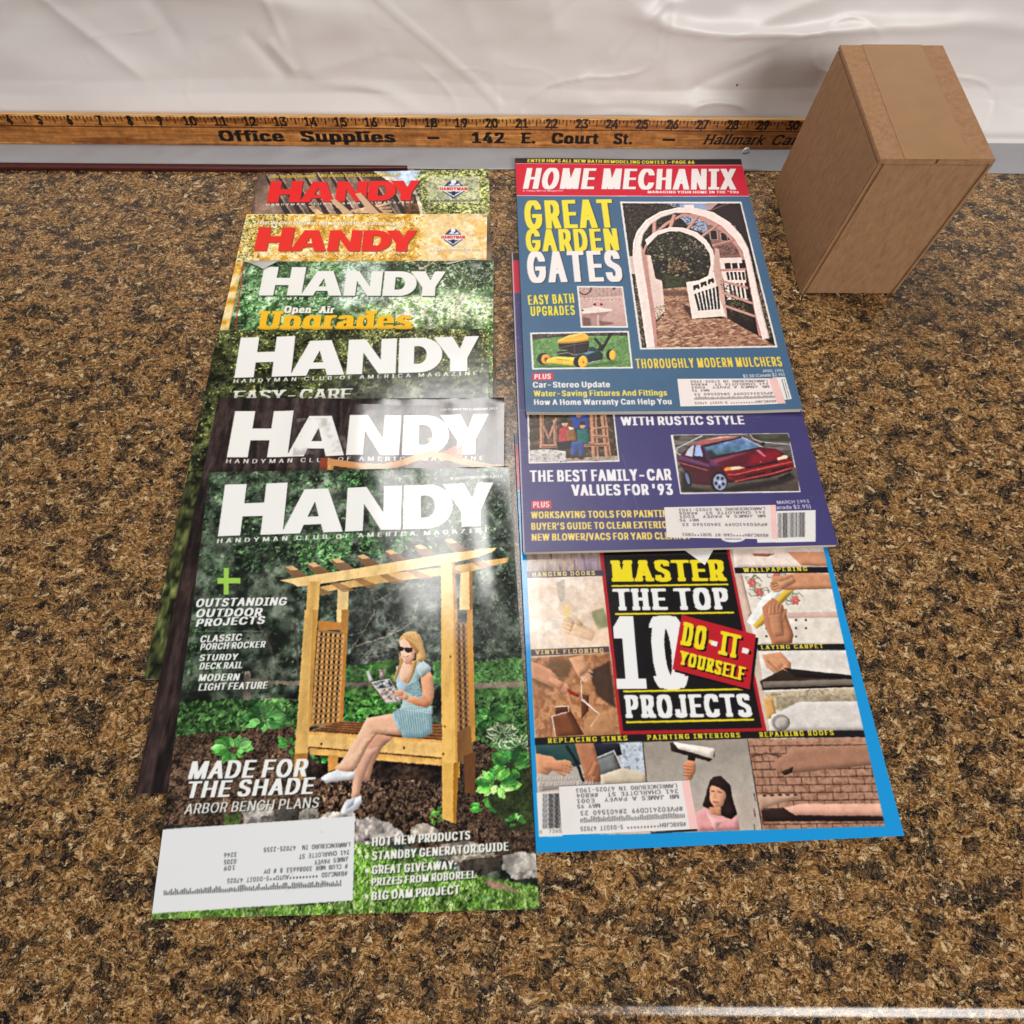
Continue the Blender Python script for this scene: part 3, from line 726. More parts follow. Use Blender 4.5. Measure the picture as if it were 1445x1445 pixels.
def laminate():
    m, nt, p = new_mat("granite_laminate")
    tc = node(nt, "ShaderNodeTexCoord")
    # warp, so that the chips get ragged outlines
    wn = node(nt, "ShaderNodeTexNoise", in_Scale=70.0, in_Detail=6.0, in_Roughness=0.65)
    nt.links.new(tc.outputs["Object"], wn.inputs["Vector"])
    mx = node(nt, "ShaderNodeMix", data_type="RGBA", blend_type="LINEAR_LIGHT")
    mx.inputs[0].default_value = 0.010
    nt.links.new(tc.outputs["Object"], mx.inputs[6]); nt.links.new(wn.outputs["Color"], mx.inputs[7])
    def noise(scale, detail, rough, stretch=(1, 1, 1), src=mx.outputs[2], loc=(0, 0, 0), dist=0.0):
        mp = node(nt, "ShaderNodeMapping"); mp.inputs["Scale"].default_value = stretch; mp.inputs["Location"].default_value = loc
        n = node(nt, "ShaderNodeTexNoise", in_Scale=scale, in_Detail=detail, in_Roughness=rough, in_Distortion=dist)
        nt.links.new(src, mp.inputs["Vector"]); nt.links.new(mp.outputs["Vector"], n.inputs["Vector"])
        return n.outputs["Fac"]
    def mix(fac, a, b):
        n = node(nt, "ShaderNodeMix", data_type="RGBA")
        nt.links.new(fac, n.inputs[0])
        for s_, v in ((6, a), (7, b)):
            if isinstance(v, tuple): n.inputs[s_].default_value = (*v, 1)
            else: nt.links.new(v, n.inputs[s_])
        return n.outputs[2]
    def step(fac, lo, hi):
        n = node(nt, "ShaderNodeMapRange", interpolation_type="SMOOTHSTEP")
        n.inputs["From Min"].default_value = lo; n.inputs["From Max"].default_value = hi
        nt.links.new(fac, n.inputs["Value"])
        return n.outputs["Result"]
    base = ramp(nt, [(0.36, linc(35, 23, 14)), (0.45, linc(88, 58, 30)), (0.52, linc(129, 89, 45)), (0.60, linc(158, 111, 61)), (0.70, linc(186, 142, 87))])
    nt.links.new(noise(66.0, 9.0, 0.82, (0.85, 1.25, 1)), base.inputs["Fac"])
    fib = ramp(nt, [(0.40, linc(15, 9, 6)), (0.455, linc(64, 40, 20)), (0.50, linc(138, 95, 48)), (0.545, linc(197, 151, 90)), (0.60, linc(232, 201, 154))])
    nt.links.new(noise(520.0, 5.0, 0.75, (0.75, 1.4, 1), loc=(3, 1, 0), dist=0.15), fib.inputs["Fac"])
    half = node(nt, "ShaderNodeValue"); half.outputs[0].default_value = 0.55
    c = mix(half.outputs[0], base.outputs["Color"], fib.outputs["Color"])
    grain = mix(step(noise(620.0, 3.0, .7, loc=(2, 9, 0)), 0.47, 0.60), linc(17, 12, 8), linc(102, 81, 61))
    grey = step(noise(54.0, 10.0, 0.82, (0.85, 1.2, 1), loc=(7, 3, 0)), 0.495, 0.545)
    c = mix(grey, c, grain)
    blk = step(noise(95.0, 10.0, 0.82, (0.85, 1.15, 1), loc=(1, 8, 0)), 0.545, 0.575)
    c = mix(blk, c, linc(12, 8, 7))
    spk = step(noise(380.0, 3.0, 0.7, loc=(4, 2, 0)), 0.58, 0.605)
    c = mix(spk, c, linc(15, 10, 7))
    pale = step(noise(210.0, 5.0, 0.75, (0.8, 1.2, 1), loc=(5, 5, 0)), 0.58, 0.62)
    c = mix(pale, c, linc(209, 179, 135))
    nt.links.new(c, p.inputs["Base Color"])
    p.inputs["Roughness"].default_value = 0.22
    p.inputs["Specular IOR Level"].default_value = 0.5
    b = node(nt, "ShaderNodeBump"); b.inputs["Strength"].default_value = 0.08; b.inputs["Distance"].default_value = 0.001
    nt.links.new(noise(600.0, 2.0, 0.5), b.inputs["Height"]); nt.links.new(b.outputs["Normal"], p.inputs["Normal"])
    return m

def build_counter():
    # profile along y: flat top, a raised no-drip bead and a rolled front edge
    yf = -46.0
    prof = [(y, 0.0) for y in np.linspace(720, yf, 44)]
    def ease(t): return t * t * (3 - 2 * t)
    prof += [(yf - 12 * t, 1.2 * ease(t)) for t in np.linspace(.08, 1, 12)]
    prof += [(yf - 12 - 6.5 * t, 1.2 - 1.75 * ease(t)) for t in np.linspace(.06, 1, 16)]
    prof += [(yf - 22, -0.55), (yf - 44, -0.55)]
    prof += [(yf - 44 - 8 * math.sin(k), -0.55 - 8 * (1 - math.cos(k))) for k in np.linspace(.15, math.pi / 2, 10)]
    prof.append((yf - 52, -34))
    xs = np.linspace(-700, 900, 60)
    P = np.array([[(x, y, z) for x in xs] for y, z in prof]) * MM
    o = grid_mesh("countertop", P, laminate(), smooth=True)
    tag(o, "brown speckled granite pattern laminate countertop under the magazines", "countertop", kind="structure")
build_counter()

LEDGE_Z = 0.9
RULER_Y = float(on_plane(723, 208.3, (0, 0, LEDGE_Z), np.array([0, 0, 1.0]))[1])
def build_sheet():
    m, nt, p = new_mat("pale_plastic_sheet")
    tc = node(nt, "ShaderNodeTexCoord")
    n1 = node(nt, "ShaderNodeTexNoise", in_Scale=7.0, in_Detail=5.0)
    nt.links.new(tc.outputs["Object"], n1.inputs["Vector"])
    r = ramp(nt, [(0.3, linc(230, 223, 221)), (0.7, linc(240, 234, 232))])
    nt.links.new(n1.outputs["Fac"], r.inputs["Fac"])
    vo = node(nt, "ShaderNodeTexVoronoi", in_Scale=11.0)
    nt.links.new(tc.outputs["Object"], vo.inputs["Vector"])
    sp = node(nt, "ShaderNodeMapRange"); sp.inputs["From Min"].default_value = 0.009; sp.inputs["From Max"].default_value = 0.012
    nt.links.new(vo.outputs["Distance"], sp.inputs["Value"])
    mx = node(nt, "ShaderNodeMix", data_type="RGBA"); mx.inputs[6].default_value = (*linc(110, 70, 55), 1)
    nt.links.new(sp.outputs["Result"], mx.inputs[0]); nt.links.new(r.outputs["Color"], mx.inputs[7])
    nt.links.new(mx.outputs[2], p.inputs["Base Color"])
    tr = node(nt, "ShaderNodeBsdfTranslucent"); nt.links.new(mx.outputs[2], tr.inputs["Color"])
    ms = node(nt, "ShaderNodeMixShader"); ms.inputs[0].default_value = 0.18
    nt.links.new(p.outputs["BSDF"], ms.inputs[1]); nt.links.new(tr.outputs["BSDF"], ms.inputs[2])
    nt.links.new(ms.outputs["Shader"], nt.nodes["Material Output"].inputs["Surface"])
    p.inputs["Roughness"].default_value = 0.36
    n2 = node(nt, "ShaderNodeTexNoise", in_Scale=90.0, in_Detail=3.0)
    nt.links.new(tc.outputs["Object"], n2.inputs["Vector"])
    b = node(nt, "ShaderNodeBump"); b.inputs["Strength"].default_value = 0.05; b.inputs["Distance"].default_value = 0.002
    nt.links.new(n2.outputs["Fac"], b.inputs["Height"]); nt.links.new(b.outputs["Normal"], p.inputs["Normal"])
    # profile: hem lying on the counter, the turn the ruler stands in, then the hanging sheet
    y0 = HEM_Y
    prof = [(y0 + .5, 0.05), (y0, 0.3), (y0 + .3, 0.7)] + [(y, 0.8) for y in np.linspace(y0 + 1.5, RULER_Y + 7.5, 20)]
    nface = len(prof)
    prof += [(RULER_Y + 7.5 + 6 * math.sin(a), 0.8 + 6 * (1 - math.cos(a))) for a in np.linspace(0.25, math.pi / 2, 6)]
    nl = len(prof)
    prof += [(RULER_Y + 13.6 + 0.24 * k, 8 + k) for k in np.linspace(0, 330, 240)]
    xs = np.linspace(-640, 760, 520)
    yy = np.array([q[0] for q in prof]); zz = np.array([q[1] for q in prof])
    X = np.broadcast_to(xs, (len(prof), len(xs))).copy()
    Y = np.broadcast_to(yy[:, None], X.shape).copy(); Z = np.broadcast_to(zz[:, None], X.shape).copy()
    w = np.clip((np.arange(len(prof)) - nl - 2) / 14.0, 0, 1)[:, None]
    wf = np.zeros(len(prof)); wf[4:nface - 6] = 1; wf = wf[:, None]
    z = Z
    def rn(cell, seed, oc=3): return rnd_noise(len(prof), len(xs), cell, seed, oc) - 0.5
    d = 20 * rn(90, 5, 1) + 5 * rn(34, 8, 2) + 1.6 * rn(14, 18, 2)
    # sharp folds: ridged noise and straight creases
    rg = np.abs(rn(60, 21, 2)); d += 5 * np.exp(-(rg / 0.05) ** 2) * (rn(50, 3, 1) + .4)
    for cell_, sd_, am_ in ((70, 41, 2.2), (38, 43, 1.3), (22, 47, .6)):      # thin hard creases of the film
        r_ = np.abs(rn(cell_, sd_, 1)); d += am_ * np.exp(-r_ / .014) * np.clip(rn(60, sd_ + 1, 1) * 4 + .3, 0, 1)
    def crease(x0, z0, x1, z1, amp, wid):
        dx, dz = x1 - x0, z1 - z0; L = math.hypot(dx, dz)
        t = ((X - x0) * dx + (z - z0) * dz) / L ** 2
        dist = ((X - x0) * dz - (z - z0) * dx) / L
        fall = np.clip(np.minimum(t, 1 - t) * 8 + .2, 0, 1)
        return amp * np.exp(-np.abs(dist / wid) ** 1.5) * fall
    def fold(x0, z0, x1, z1, amp, wid):                     # flat band standing proud of the sheet
        dx, dz = x1 - x0, z1 - z0; L = math.hypot(dx, dz)
        t = ((X - x0) * dx + (z - z0) * dz) / L ** 2
        dist = np.abs((X - x0) * dz - (z - z0) * dx) / L
        return amp / (1 + np.exp((dist - wid) / 0.5)) * ((t > 0) & (t < 1))
    cre = np.zeros_like(d)
    cre += 1.1 * fold(-185, 150, -12, 24, 2.0, 3.4)
    cre += crease(-222, 150, -200, 60, 5, 4) + crease(-215, 70, -195, 44, 6, 5) + crease(-235, 75, -205, 40, -6, 6)
    cre += crease(78, 60, 130, 110, 4, 4) + crease(130, 110, 135, 42, 5, 9) + crease(60, 50, 130, 100, -4, 8)
    cre += crease(150, 70, 300, 120, 5, 8) + crease(155, 40, 225, 70, -6, 6) + crease(35, 75, 20, 140, 4, 9)
    cre += crease(-60, 140, -30, 70, 3, 10) + crease(-20, 60, 60, 110, -3, 7) + crease(190, 60, 260, 85, 3, 3)
    cre += crease(-130, 60, -60, 50, -3, 8) + crease(-190, 45, -110, 62, 4, 8)
    cre += crease(-420, 120, -330, 40, 5, 6) + crease(-330, 160, -290, 60, -5, 8) + crease(-500, 40, -380, 110, -5, 9)
    Y -= w * (d + cre * .36)
    Y += w * 3 + np.clip((np.clip(Z, 0, 40) - 8) / 32, 0, 1) * 7          # clear of the ruler
    fr = rnd_noise(1, len(xs), 40, 12, 3)[0] - 0.5
    Y[:3] += fr * 4.0
    hem = np.zeros(len(prof)); hem[3:nface - 5] = 1
    Z += hem[:, None] * np.clip(3.6 * rn(26, 9, 3) + 2.4 * np.abs(rn(14, 19, 2)) + 1.0 * np.abs(rn(9, 29, 1)) - .1, 0, 2.4)
    P = np.stack([X, Y, Z], -1) * MM
    hm = plain("shaded_sheet_hem", (150, 150, 153), 0.36, 0.05, 30)  # same sheet as the hanging part; shade below the ruler put into the colour
    root = empty("plastic_sheet", (0, HEM_Y * MM, 0))
    P[..., 1] -= HEM_Y * MM
    cut = nface + 1
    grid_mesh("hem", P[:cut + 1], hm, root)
    grid_mesh("hanging_film", P[cut:], m, root)
    tag(root, "creased pale grey plastic sheet hanging behind the wooden ruler", "plastic sheet")

# tool: canvas on the ruler's upright face
RUL_K = float(on_plane(1034, 182, (0, RULER_Y, 0), np.array([0, 1.0, 0]))[0] - on_plane(736, 182, (0, RULER_Y, 0), np.array([0, 1.0, 0]))[0]) / 7                                          # spacing of the inch marks, mm
def build_ruler():
    yf = RULER_Y
    n = np.array([0, -1.0, 0.16]); n /= np.linalg.norm(n)
    p0 = np.array([0, yf, LEDGE_Z])
    bl = on_plane(316, 208.5, p0, n); br = on_plane(1130, 209, p0, n)
    ex = br - bl; ex[2] = 0; ex[1] = 0; ex /= np.linalg.norm(ex)
    ey = -np.cross(n, ex)
    A2 = View(720, 0, .29066); A1 = View(310, 0, .29066)
    top = on_plane(723, 166, p0, n); hgt = (top[2] - LEDGE_Z - 0.2)
    x21 = on_plane(*A2(55, 600), p0, n)[0]
    length = 36 * RUL_K
    x0 = x21 - 21 * RUL_K
    O = np.array([x0, 0, 0]) + (p0 + ey * -hgt / -ey[2] * -1 * 0)
    O = p0 * np.array([0, 1, 1]) + np.array([x0, 0, 0]) - ey * hgt + np.array([0, 0, 0.2])
    cv = Canvas(O, ex, ey, n, length, hgt, (150, 92, 42))
    Canvas_R = cv.R
    full = [(0, 0), (length, 0), (length, hgt), (0, hgt)]
    cv.tex(None, cv.mm(full), [(138, 80, 34), (166, 104, 48), (186, 122, 62), (160, 98, 44), (200, 140, 76)], cell=26, seed=4, octaves=5, sharp=1.5, stretch=(22, 1))
    cv.tex(None, cv.mm([(0, 0), (length, 0), (length, 1.1), (0, 1.1)]), [(196, 140, 80), (225, 176, 112), (206, 150, 90)], cell=20, seed=8, stretch=(6, 1))
    ink = (26, 16, 10)
    div = on_plane(*A2(700, 634), p0, n); bdiv = float((div - O) @ ey)
    def mmline(a, b, w, col=ink): 
        pts = [(a[0] - w / 2, a[1]), (b[0] + w / 2, a[1]), (b[0] + w / 2, b[1]), (a[0] - w / 2, b[1])]
        cv.fill([cv.mm(pts)], col)
    cv.fill([cv.mm([(0, bdiv - .22), (length, bdiv - .22), (length, bdiv + .22), (0, bdiv + .22)])], ink)
    def mtext(s, xa, xb, b, cap, **kw):
        pa, pb = O + ex * xa + ey * b, O + ex * xb + ey * b
        # pixel-free placement: fill directly through the millimetre frame
        keep = cv.c; cv.c = lambda q: np.array([(q[0] + cv.mx) * cv.R, (q[1] + cv.mx) * cv.R])
        cv.text(PX, s, (xa, b), (xb, b), cap, ink, **kw); cv.c = keep
    for i in range(0, 36 * 8 + 1):
        x = i * RUL_K / 8
        if i % 8 == 0: L = bdiv
        elif i % 4 == 0: L = bdiv * .72
        elif i % 2 == 0: L = bdiv * .5
        else: L = bdiv * .36
        if i in (0, 36 * 8): continue
        mmline((x, 1.2), (x, max(L, 2.6)), 0.85)
    for k in range(1, 36):
        s = str(k); wd = 5.2 * len(s) + (1.2 if len(s) > 1 else 0)
        x = k * RUL_K
        mtext(s, x - wd / 2, x + wd / 2, bdiv - 1.6, 7.8, bold=0.07, boldy=0.015, slab=0.06)
    def word(s, v, xa, xb, yb, cap, **kw):
        pa, pb = on_plane(*v(xa, yb), p0, n), on_plane(*v(xb, yb), p0, n)
        a, b = (pa - O) @ ex, (pb - O) @ ex
        bb = hgt - 4.0
        mtext(s, a, b, bb, cap, **kw)
    ch = hgt - bdiv - 7.0
    sl = dict(bold=0.10, boldy=0.03, slab=0.10)
    word("Office", A1, 5, 322, 690, ch, **sl); word("Supplies", A1, 395, 860, 690, ch, **sl)
    word("-", A1, 1010, 1068, 690, ch, bold=.1, boldy=.06); word("142", A1, 1226, 1386, 690, ch, **sl)
    word("E.", A2, 52, 122, 690, ch, **sl); word("Court", A2, 200, 428, 690, ch, **sl); word("St.", A2, 498, 592, 690, ch, **sl)
    word("-", A2, 738, 798, 690, ch, bold=.1, boldy=.06)
    word("Hallmark", A2, 936, 1238, 690, ch, bold=.04, shear=.32, slab=.05); word("Cards", A2, 1272, 1478, 690, ch, bold=.04, shear=.32, slab=.05)
    cv.photo(None, cv.mm(full), 0, 0, .16, .06, 21, cell=5)
    # scuffs and bare nicks
    rg = np.random.RandomState(2)
    for i in range(190):
        x, y = rg.uniform(0, length), rg.uniform(0, hgt); L = rg.uniform(.4, 5) if i % 3 else rg.uniform(.4, 1.2)
        a = rg.normal(0, .5); cvp = [(x, y), (x + L * math.cos(a), y + L * math.sin(a)), (x + L * math.cos(a), y + L * math.sin(a) + .25), (x, y + .35)]
        cv.fill([cv.mm(cvp)], (205, 160, 105), 0.6)
    na, nb = int(length / 0.42), int(hgt / 0.35)
    B, A = np.meshgrid(np.linspace(0, hgt, nb), np.linspace(0, length, na), indexing="ij")
    P = O + A[..., None] * ex + B[..., None] * ey
    col = cv.sample(A, B)
    m = print_material("varnished_wood_print", 0.38, 0.05, 60.0)
    root = empty("yardstick", (O + ex * length / 2 + ey * hgt) * MM)
    org = O + ex * length / 2 + ey * hgt
    tag(root, "long wooden yardstick with printed inch marks standing against the pale sheet", "yardstick")
    grid_mesh("marked_face", (P - org) * MM, m, root, col)
    # wooden body behind the printed face, edges eased
    wood, nt, p = new_mat("bare_wood")
    tc = node(nt, "ShaderNodeTexCoord"); mp = node(nt, "ShaderNodeMapping"); mp.inputs["Scale"].default_value = (12, 300, 300)
    nn = node(nt, "ShaderNodeTexNoise", in_Scale=1.5, in_Detail=6.0)
    nt.links.new(tc.outputs["Object"], mp.inputs["Vector"]); nt.links.new(mp.outputs["Vector"], nn.inputs["Vector"])
    r = ramp(nt, [(0.3, linc(168, 118, 62)), (0.55, linc(206, 158, 96)), (0.75, linc(226, 184, 124))])
    nt.links.new(nn.outputs["Fac"], r.inputs["Fac"]); nt.links.new(r.outputs["Color"], p.inputs["Base Color"]); p.inputs["Roughness"].default_value = 0.5
    T = 5.0
    sec = [(-0.04, 0.02), (-0.04, hgt - .02), (-0.6, hgt), (-T + .6, hgt), (-T, hgt - .6), (-T, .6), (-T + .6, 0), (-0.6, -0.25), (-0.15, -0.1)]
    vs, fs = [], []
    k = len(sec)
    for xx in (0, length):
        for dn, b in sec: vs.append((O + ex * xx + n * dn + ey * b - org) * MM)
    for i in range(k): fs.append((i, (i + 1) % k, k + (i + 1) % k, k + i))
    fs += [tuple(range(k))[::-1], tuple(range(k, 2 * k))]
    link_mesh("wood_body", vs, fs, wood, root)
    # the black hanging ring of the sheet is a small metal eyelet lying on the ledge face
build_sheet(); build_ruler()

def build_eyelet():
    c = on_plane(1052, 214, (0, 0, 3.6), np.array([0, 0, 1.0]))
    bm = bmesh.new()
    def torus(R, r, tilt, off):
        seg, sd = 28, 10
        ring = []
        for i in range(seg):
            a = 2 * math.pi * i / seg; row = []
            for j in range(sd):
                b = 2 * math.pi * j / sd
                v = Vector(((R + r * math.cos(b)) * math.cos(a), r * math.sin(b), (R + r * math.cos(b)) * math.sin(a)))
                row.append(bm.verts.new(Matrix.Rotation(tilt, 3, "Z") @ v + Vector(off)))
            ring.append(row)
        for i in range(seg):
            for j in range(sd):
                bm.faces.new((ring[i][j], ring[(i + 1) % seg][j], ring[(i + 1) % seg][(j + 1) % sd], ring[i][(j + 1) % sd]))
    torus(3.2, 1.0, 0.35, (0, 0, 0))
    for v in bm.verts: v.co *= MM
    bmesh.ops.recalc_face_normals(bm, faces=bm.faces)
    me = bpy.data.meshes.new("metal_ring"); bm.to_mesh(me); bm.free()
    me.polygons.foreach_set("use_smooth", [True] * len(me.polygons))
    me.materials.append(plain("bright_steel", (240, 240, 240), 0.2, metal=0.35))
    o = bpy.data.objects.new("metal_ring", me); COL.objects.link(o)
    o.location = c * MM
    tag(o, "small shiny metal ring on the sheet just below the yardstick", "metal ring")
build_eyelet()

def build_dark_strip():
    # dark red board edge showing between sheet and counter at the left
    a = on_plane(200, 241, (0, 0, 0.5), np.array([0, 0, 1.0])); b = on_plane(575, 240, (0, 0, .5), np.array([0, 0, 1.0]))
    y = HEM_Y
    xs = np.linspace(-470, b[0], 60)
    sec = [(y + .9, 0.05), (y - 5.0, 0.05), (y - 5.3, 0.3), (y - 5.3, 3.2), (y - 5.0, 3.5), (y + .9, 3.5)]
    P = np.array([[(x, yy + (3.4 if yy < y else 0) * np.clip((x + 230) / (b[0] + 230), 0, 1), zz) for x in xs] for yy, zz in sec + sec[:1]]) * MM
    o = grid_mesh("board", P, plain("dark_maroon_board", (70, 20, 18), 0.5, 0.25, 120), smooth=False)
    tag(o, "thin dark maroon board edge along the sheet behind the red masthead magazine", "board edge")
build_dark_strip()

def build_box():
    up = np.array([0, 0, 1.0])
    b0 = on_plane(1091, 263, (0, 0, 0), up); b1 = on_plane(1130, 424, (0, 0, 0), up)
    d = (b1 - b0); d /= np.linalg.norm(d)
    b0 = b0 - d * 0.0
    ln = 128.0; dep = 70.0; hh = 118.0
    out = np.array([-d[1], d[0], 0]); out = out if out[0] > 0 else -out
    lean = out * 0.075
    m, nt, p = new_mat("corrugated_cardboard")
    tc = node(nt, "ShaderNodeTexCoord"); mp = node(nt, "ShaderNodeMapping"); mp.inputs["Scale"].default_value = (60, 60, 22)
    n1 = node(nt, "ShaderNodeTexNoise", in_Scale=5.0, in_Detail=9.0, in_Roughness=0.7)
    nt.links.new(tc.outputs["Object"], mp.inputs["Vector"]); nt.links.new(mp.outputs["Vector"], n1.inputs["Vector"])
    r = ramp(nt, [(0.25, linc(128, 92, 62)), (0.5, linc(150, 111, 77)), (0.75, linc(164, 125, 89))])
    nt.links.new(n1.outputs["Fac"], r.inputs["Fac"]); nt.links.new(r.outputs["Color"], p.inputs["Base Color"]); p.inputs["Roughness"].default_value = 0.8
    root = empty("cardboard_box", b0 * MM)
    tag(root, "brown cardboard box standing on the counter at the right of the magazines", "box")
    th = 3.5
    def panel(name, p0, dirv, length, nrm, h, lean_, th=3.5):
        vs = []
        for k, (a, z, t) in enumerate([(0, 0, 0), (length, 0, 0), (length, h, 0), (0, h, 0), (0, 0, th), (length, 0, th), (length, h, th), (0, h, th)]):
            q = p0 + dirv * a + up * (z + 0.3) + lean_ * z + nrm * t - b0
            vs.append(q * MM)
        fs = [(0, 1, 2, 3), (7, 6, 5, 4), (0, 4, 5, 1), (1, 5, 6, 2), (2, 6, 7, 3), (3, 7, 4, 0)]
        bm = bmesh.new()
        vv = [bm.verts.new(v) for v in vs]
        for f in fs: bm.faces.new([vv[i] for i in f])
        bmesh.ops.recalc_face_normals(bm, faces=bm.faces)
        bmesh.ops.bevel(bm, geom=bm.edges[:], offset=0.0008, segments=2, affect="EDGES")
        me = bpy.data.meshes.new(name); bm.to_mesh(me); bm.free(); me.materials.append(m)
        o = bpy.data.objects.new(name, me); COL.objects.link(o); o.parent = root
    panel("side_panel", b0, d, ln, out, hh, lean)
    panel("back_panel", b0 + out * (th + .3), out, dep, d, hh, lean)
    panel("front_panel", b0 + d * (ln - th) + out * (th + .3), out, dep, d, hh, lean)
    panel("outer_panel", b0 + out * (dep + th + .6), d, ln, out, hh, lean)
    # two flaps closed over the top, and the tape along their seam
    zt = up * (hh + .4) + lean * hh
    def slab(name, p0, a, la, b, lb, t, mat):
        vs = [(p0 + a * (la * i) + b * (lb * j) + up * (t * k) - b0) * MM for k in (0, 1) for i, j in ((0, 0), (1, 0), (1, 1), (0, 1))]
        fs = [(3, 2, 1, 0), (4, 5, 6, 7), (0, 1, 5, 4), (1, 2, 6, 5), (2, 3, 7, 6), (3, 0, 4, 7)]
        o = link_mesh(name, vs, fs, mat, root)
        bm = bmesh.new(); bm.from_mesh(o.data); bmesh.ops.recalc_face_normals(bm, faces=bm.faces)
        bmesh.ops.bevel(bm, geom=bm.edges[:], offset=min(t, 2.0) * .25 * MM, segments=2, affect="EDGES"); bm.to_mesh(o.data); bm.free()
    wt = dep + 2 * th
    slab("top_flap", b0 + zt, d, ln, out, wt / 2 - .4, th, m)
    slab("top_flap", b0 + zt + out * (wt / 2 + .4), d, ln, out, wt / 2 - .4, th, m)
    slab("packing_tape", b0 + zt + out * (wt / 2 - 22) + up * (th + .15), d, ln, out, 44.0, .12, plain("packing_tape_film", (150, 112, 74), .22, .05, 60))
    panel("base_panel", b0 + out * (th + .8) + d * (th + .3), d, ln - 2 * th - 1, out, 2.0, lean * 0, dep - 1.0)
build_box()

# ------------------------------------------------------------------ the covers with the wide white or red masthead
A3, A4 = View(310, 230, .28374), View(310, 450, .31142)
A5, A6, A7 = View(310, 650, .31834), View(310, 860, .31834), View(310, 1060, .31834)
C1, C2, C3 = View(360, 230, .23529), View(330, 295, .25606), View(315, 360, .27682)
WM = View(520, 870, .11070)
T1 = 2.3
GH = "club magazines overlapping down the left of the counter"
def full(cv): return cv.mm([(-1, -1), (cv.w + 1, -1), (cv.w + 1, cv.h + 1), (-1, cv.h + 1)])
HM_SUB = "HANDYMAN CLUB OF AMERICA MAGAZINE"
def masthead(cv, v, p0, p1, cap, col, first=1.2, shadow=None, so=(0.5, 0.6), blur=0):
    cv.text(v, "HANDY", p0, p1, cap, col, font=BLOCK, first=first, shadow=shadow, sh_off=so, sh_blur=blur)
def shield(cv, v, cx, cy, w, h):
    cv.poly(v, [(cx - .34 * w, cy - .20 * h), (cx - .12 * w, cy - .50 * h), (cx + .12 * w, cy - .50 * h), (cx + .34 * w, cy - .20 * h), (cx + .42 * w, cy + .1 * h), (cx, cy + .52 * h), (cx - .42 * w, cy + .1 * h)], (45, 60, 110))
    cv.poly(v, [(cx - .36 * w, cy + .1 * h), (cx + .36 * w, cy + .1 * h), (cx, cy + .42 * h)], (225, 225, 220))
    cv.poly(v, [(cx - .26 * w, cy + .13 * h), (cx + .26 * w, cy + .13 * h), (cx, cy + .33 * h)], (60, 74, 120))
    cv.poly(v, [(cx - .05 * w, cy + .08 * h), (cx + .05 * w, cy + .08 * h), (cx + .06 * w, cy + .34 * h), (cx - .06 * w, cy + .34 * h)], (25, 25, 40))
    cv.oval(v, (cx, cy - .42 * h), .10 * w, .12 * h, (235, 235, 235))
    cv.poly(v, [(cx - .2 * w, cy - .22 * h), (cx - .05 * w, cy - .36 * h), (cx + .06 * w, cy - .24 * h), (cx + .2 * w, cy - .34 * h), (cx + .26 * w, cy - .2 * h)], (220, 224, 232))
    cv.poly(v, [(cx - .53 * w, cy - .17 * h), (cx + .53 * w, cy - .17 * h), (cx + .5 * w, cy + .1 * h), (cx - .5 * w, cy + .1 * h)], (238, 232, 224))
    cv.text(v, "HANDYMAN", (cx - .5 * w, cy + .06 * h), (cx + .5 * w, cy + .06 * h), .18 * h, (205, 40, 35), bold=.12)

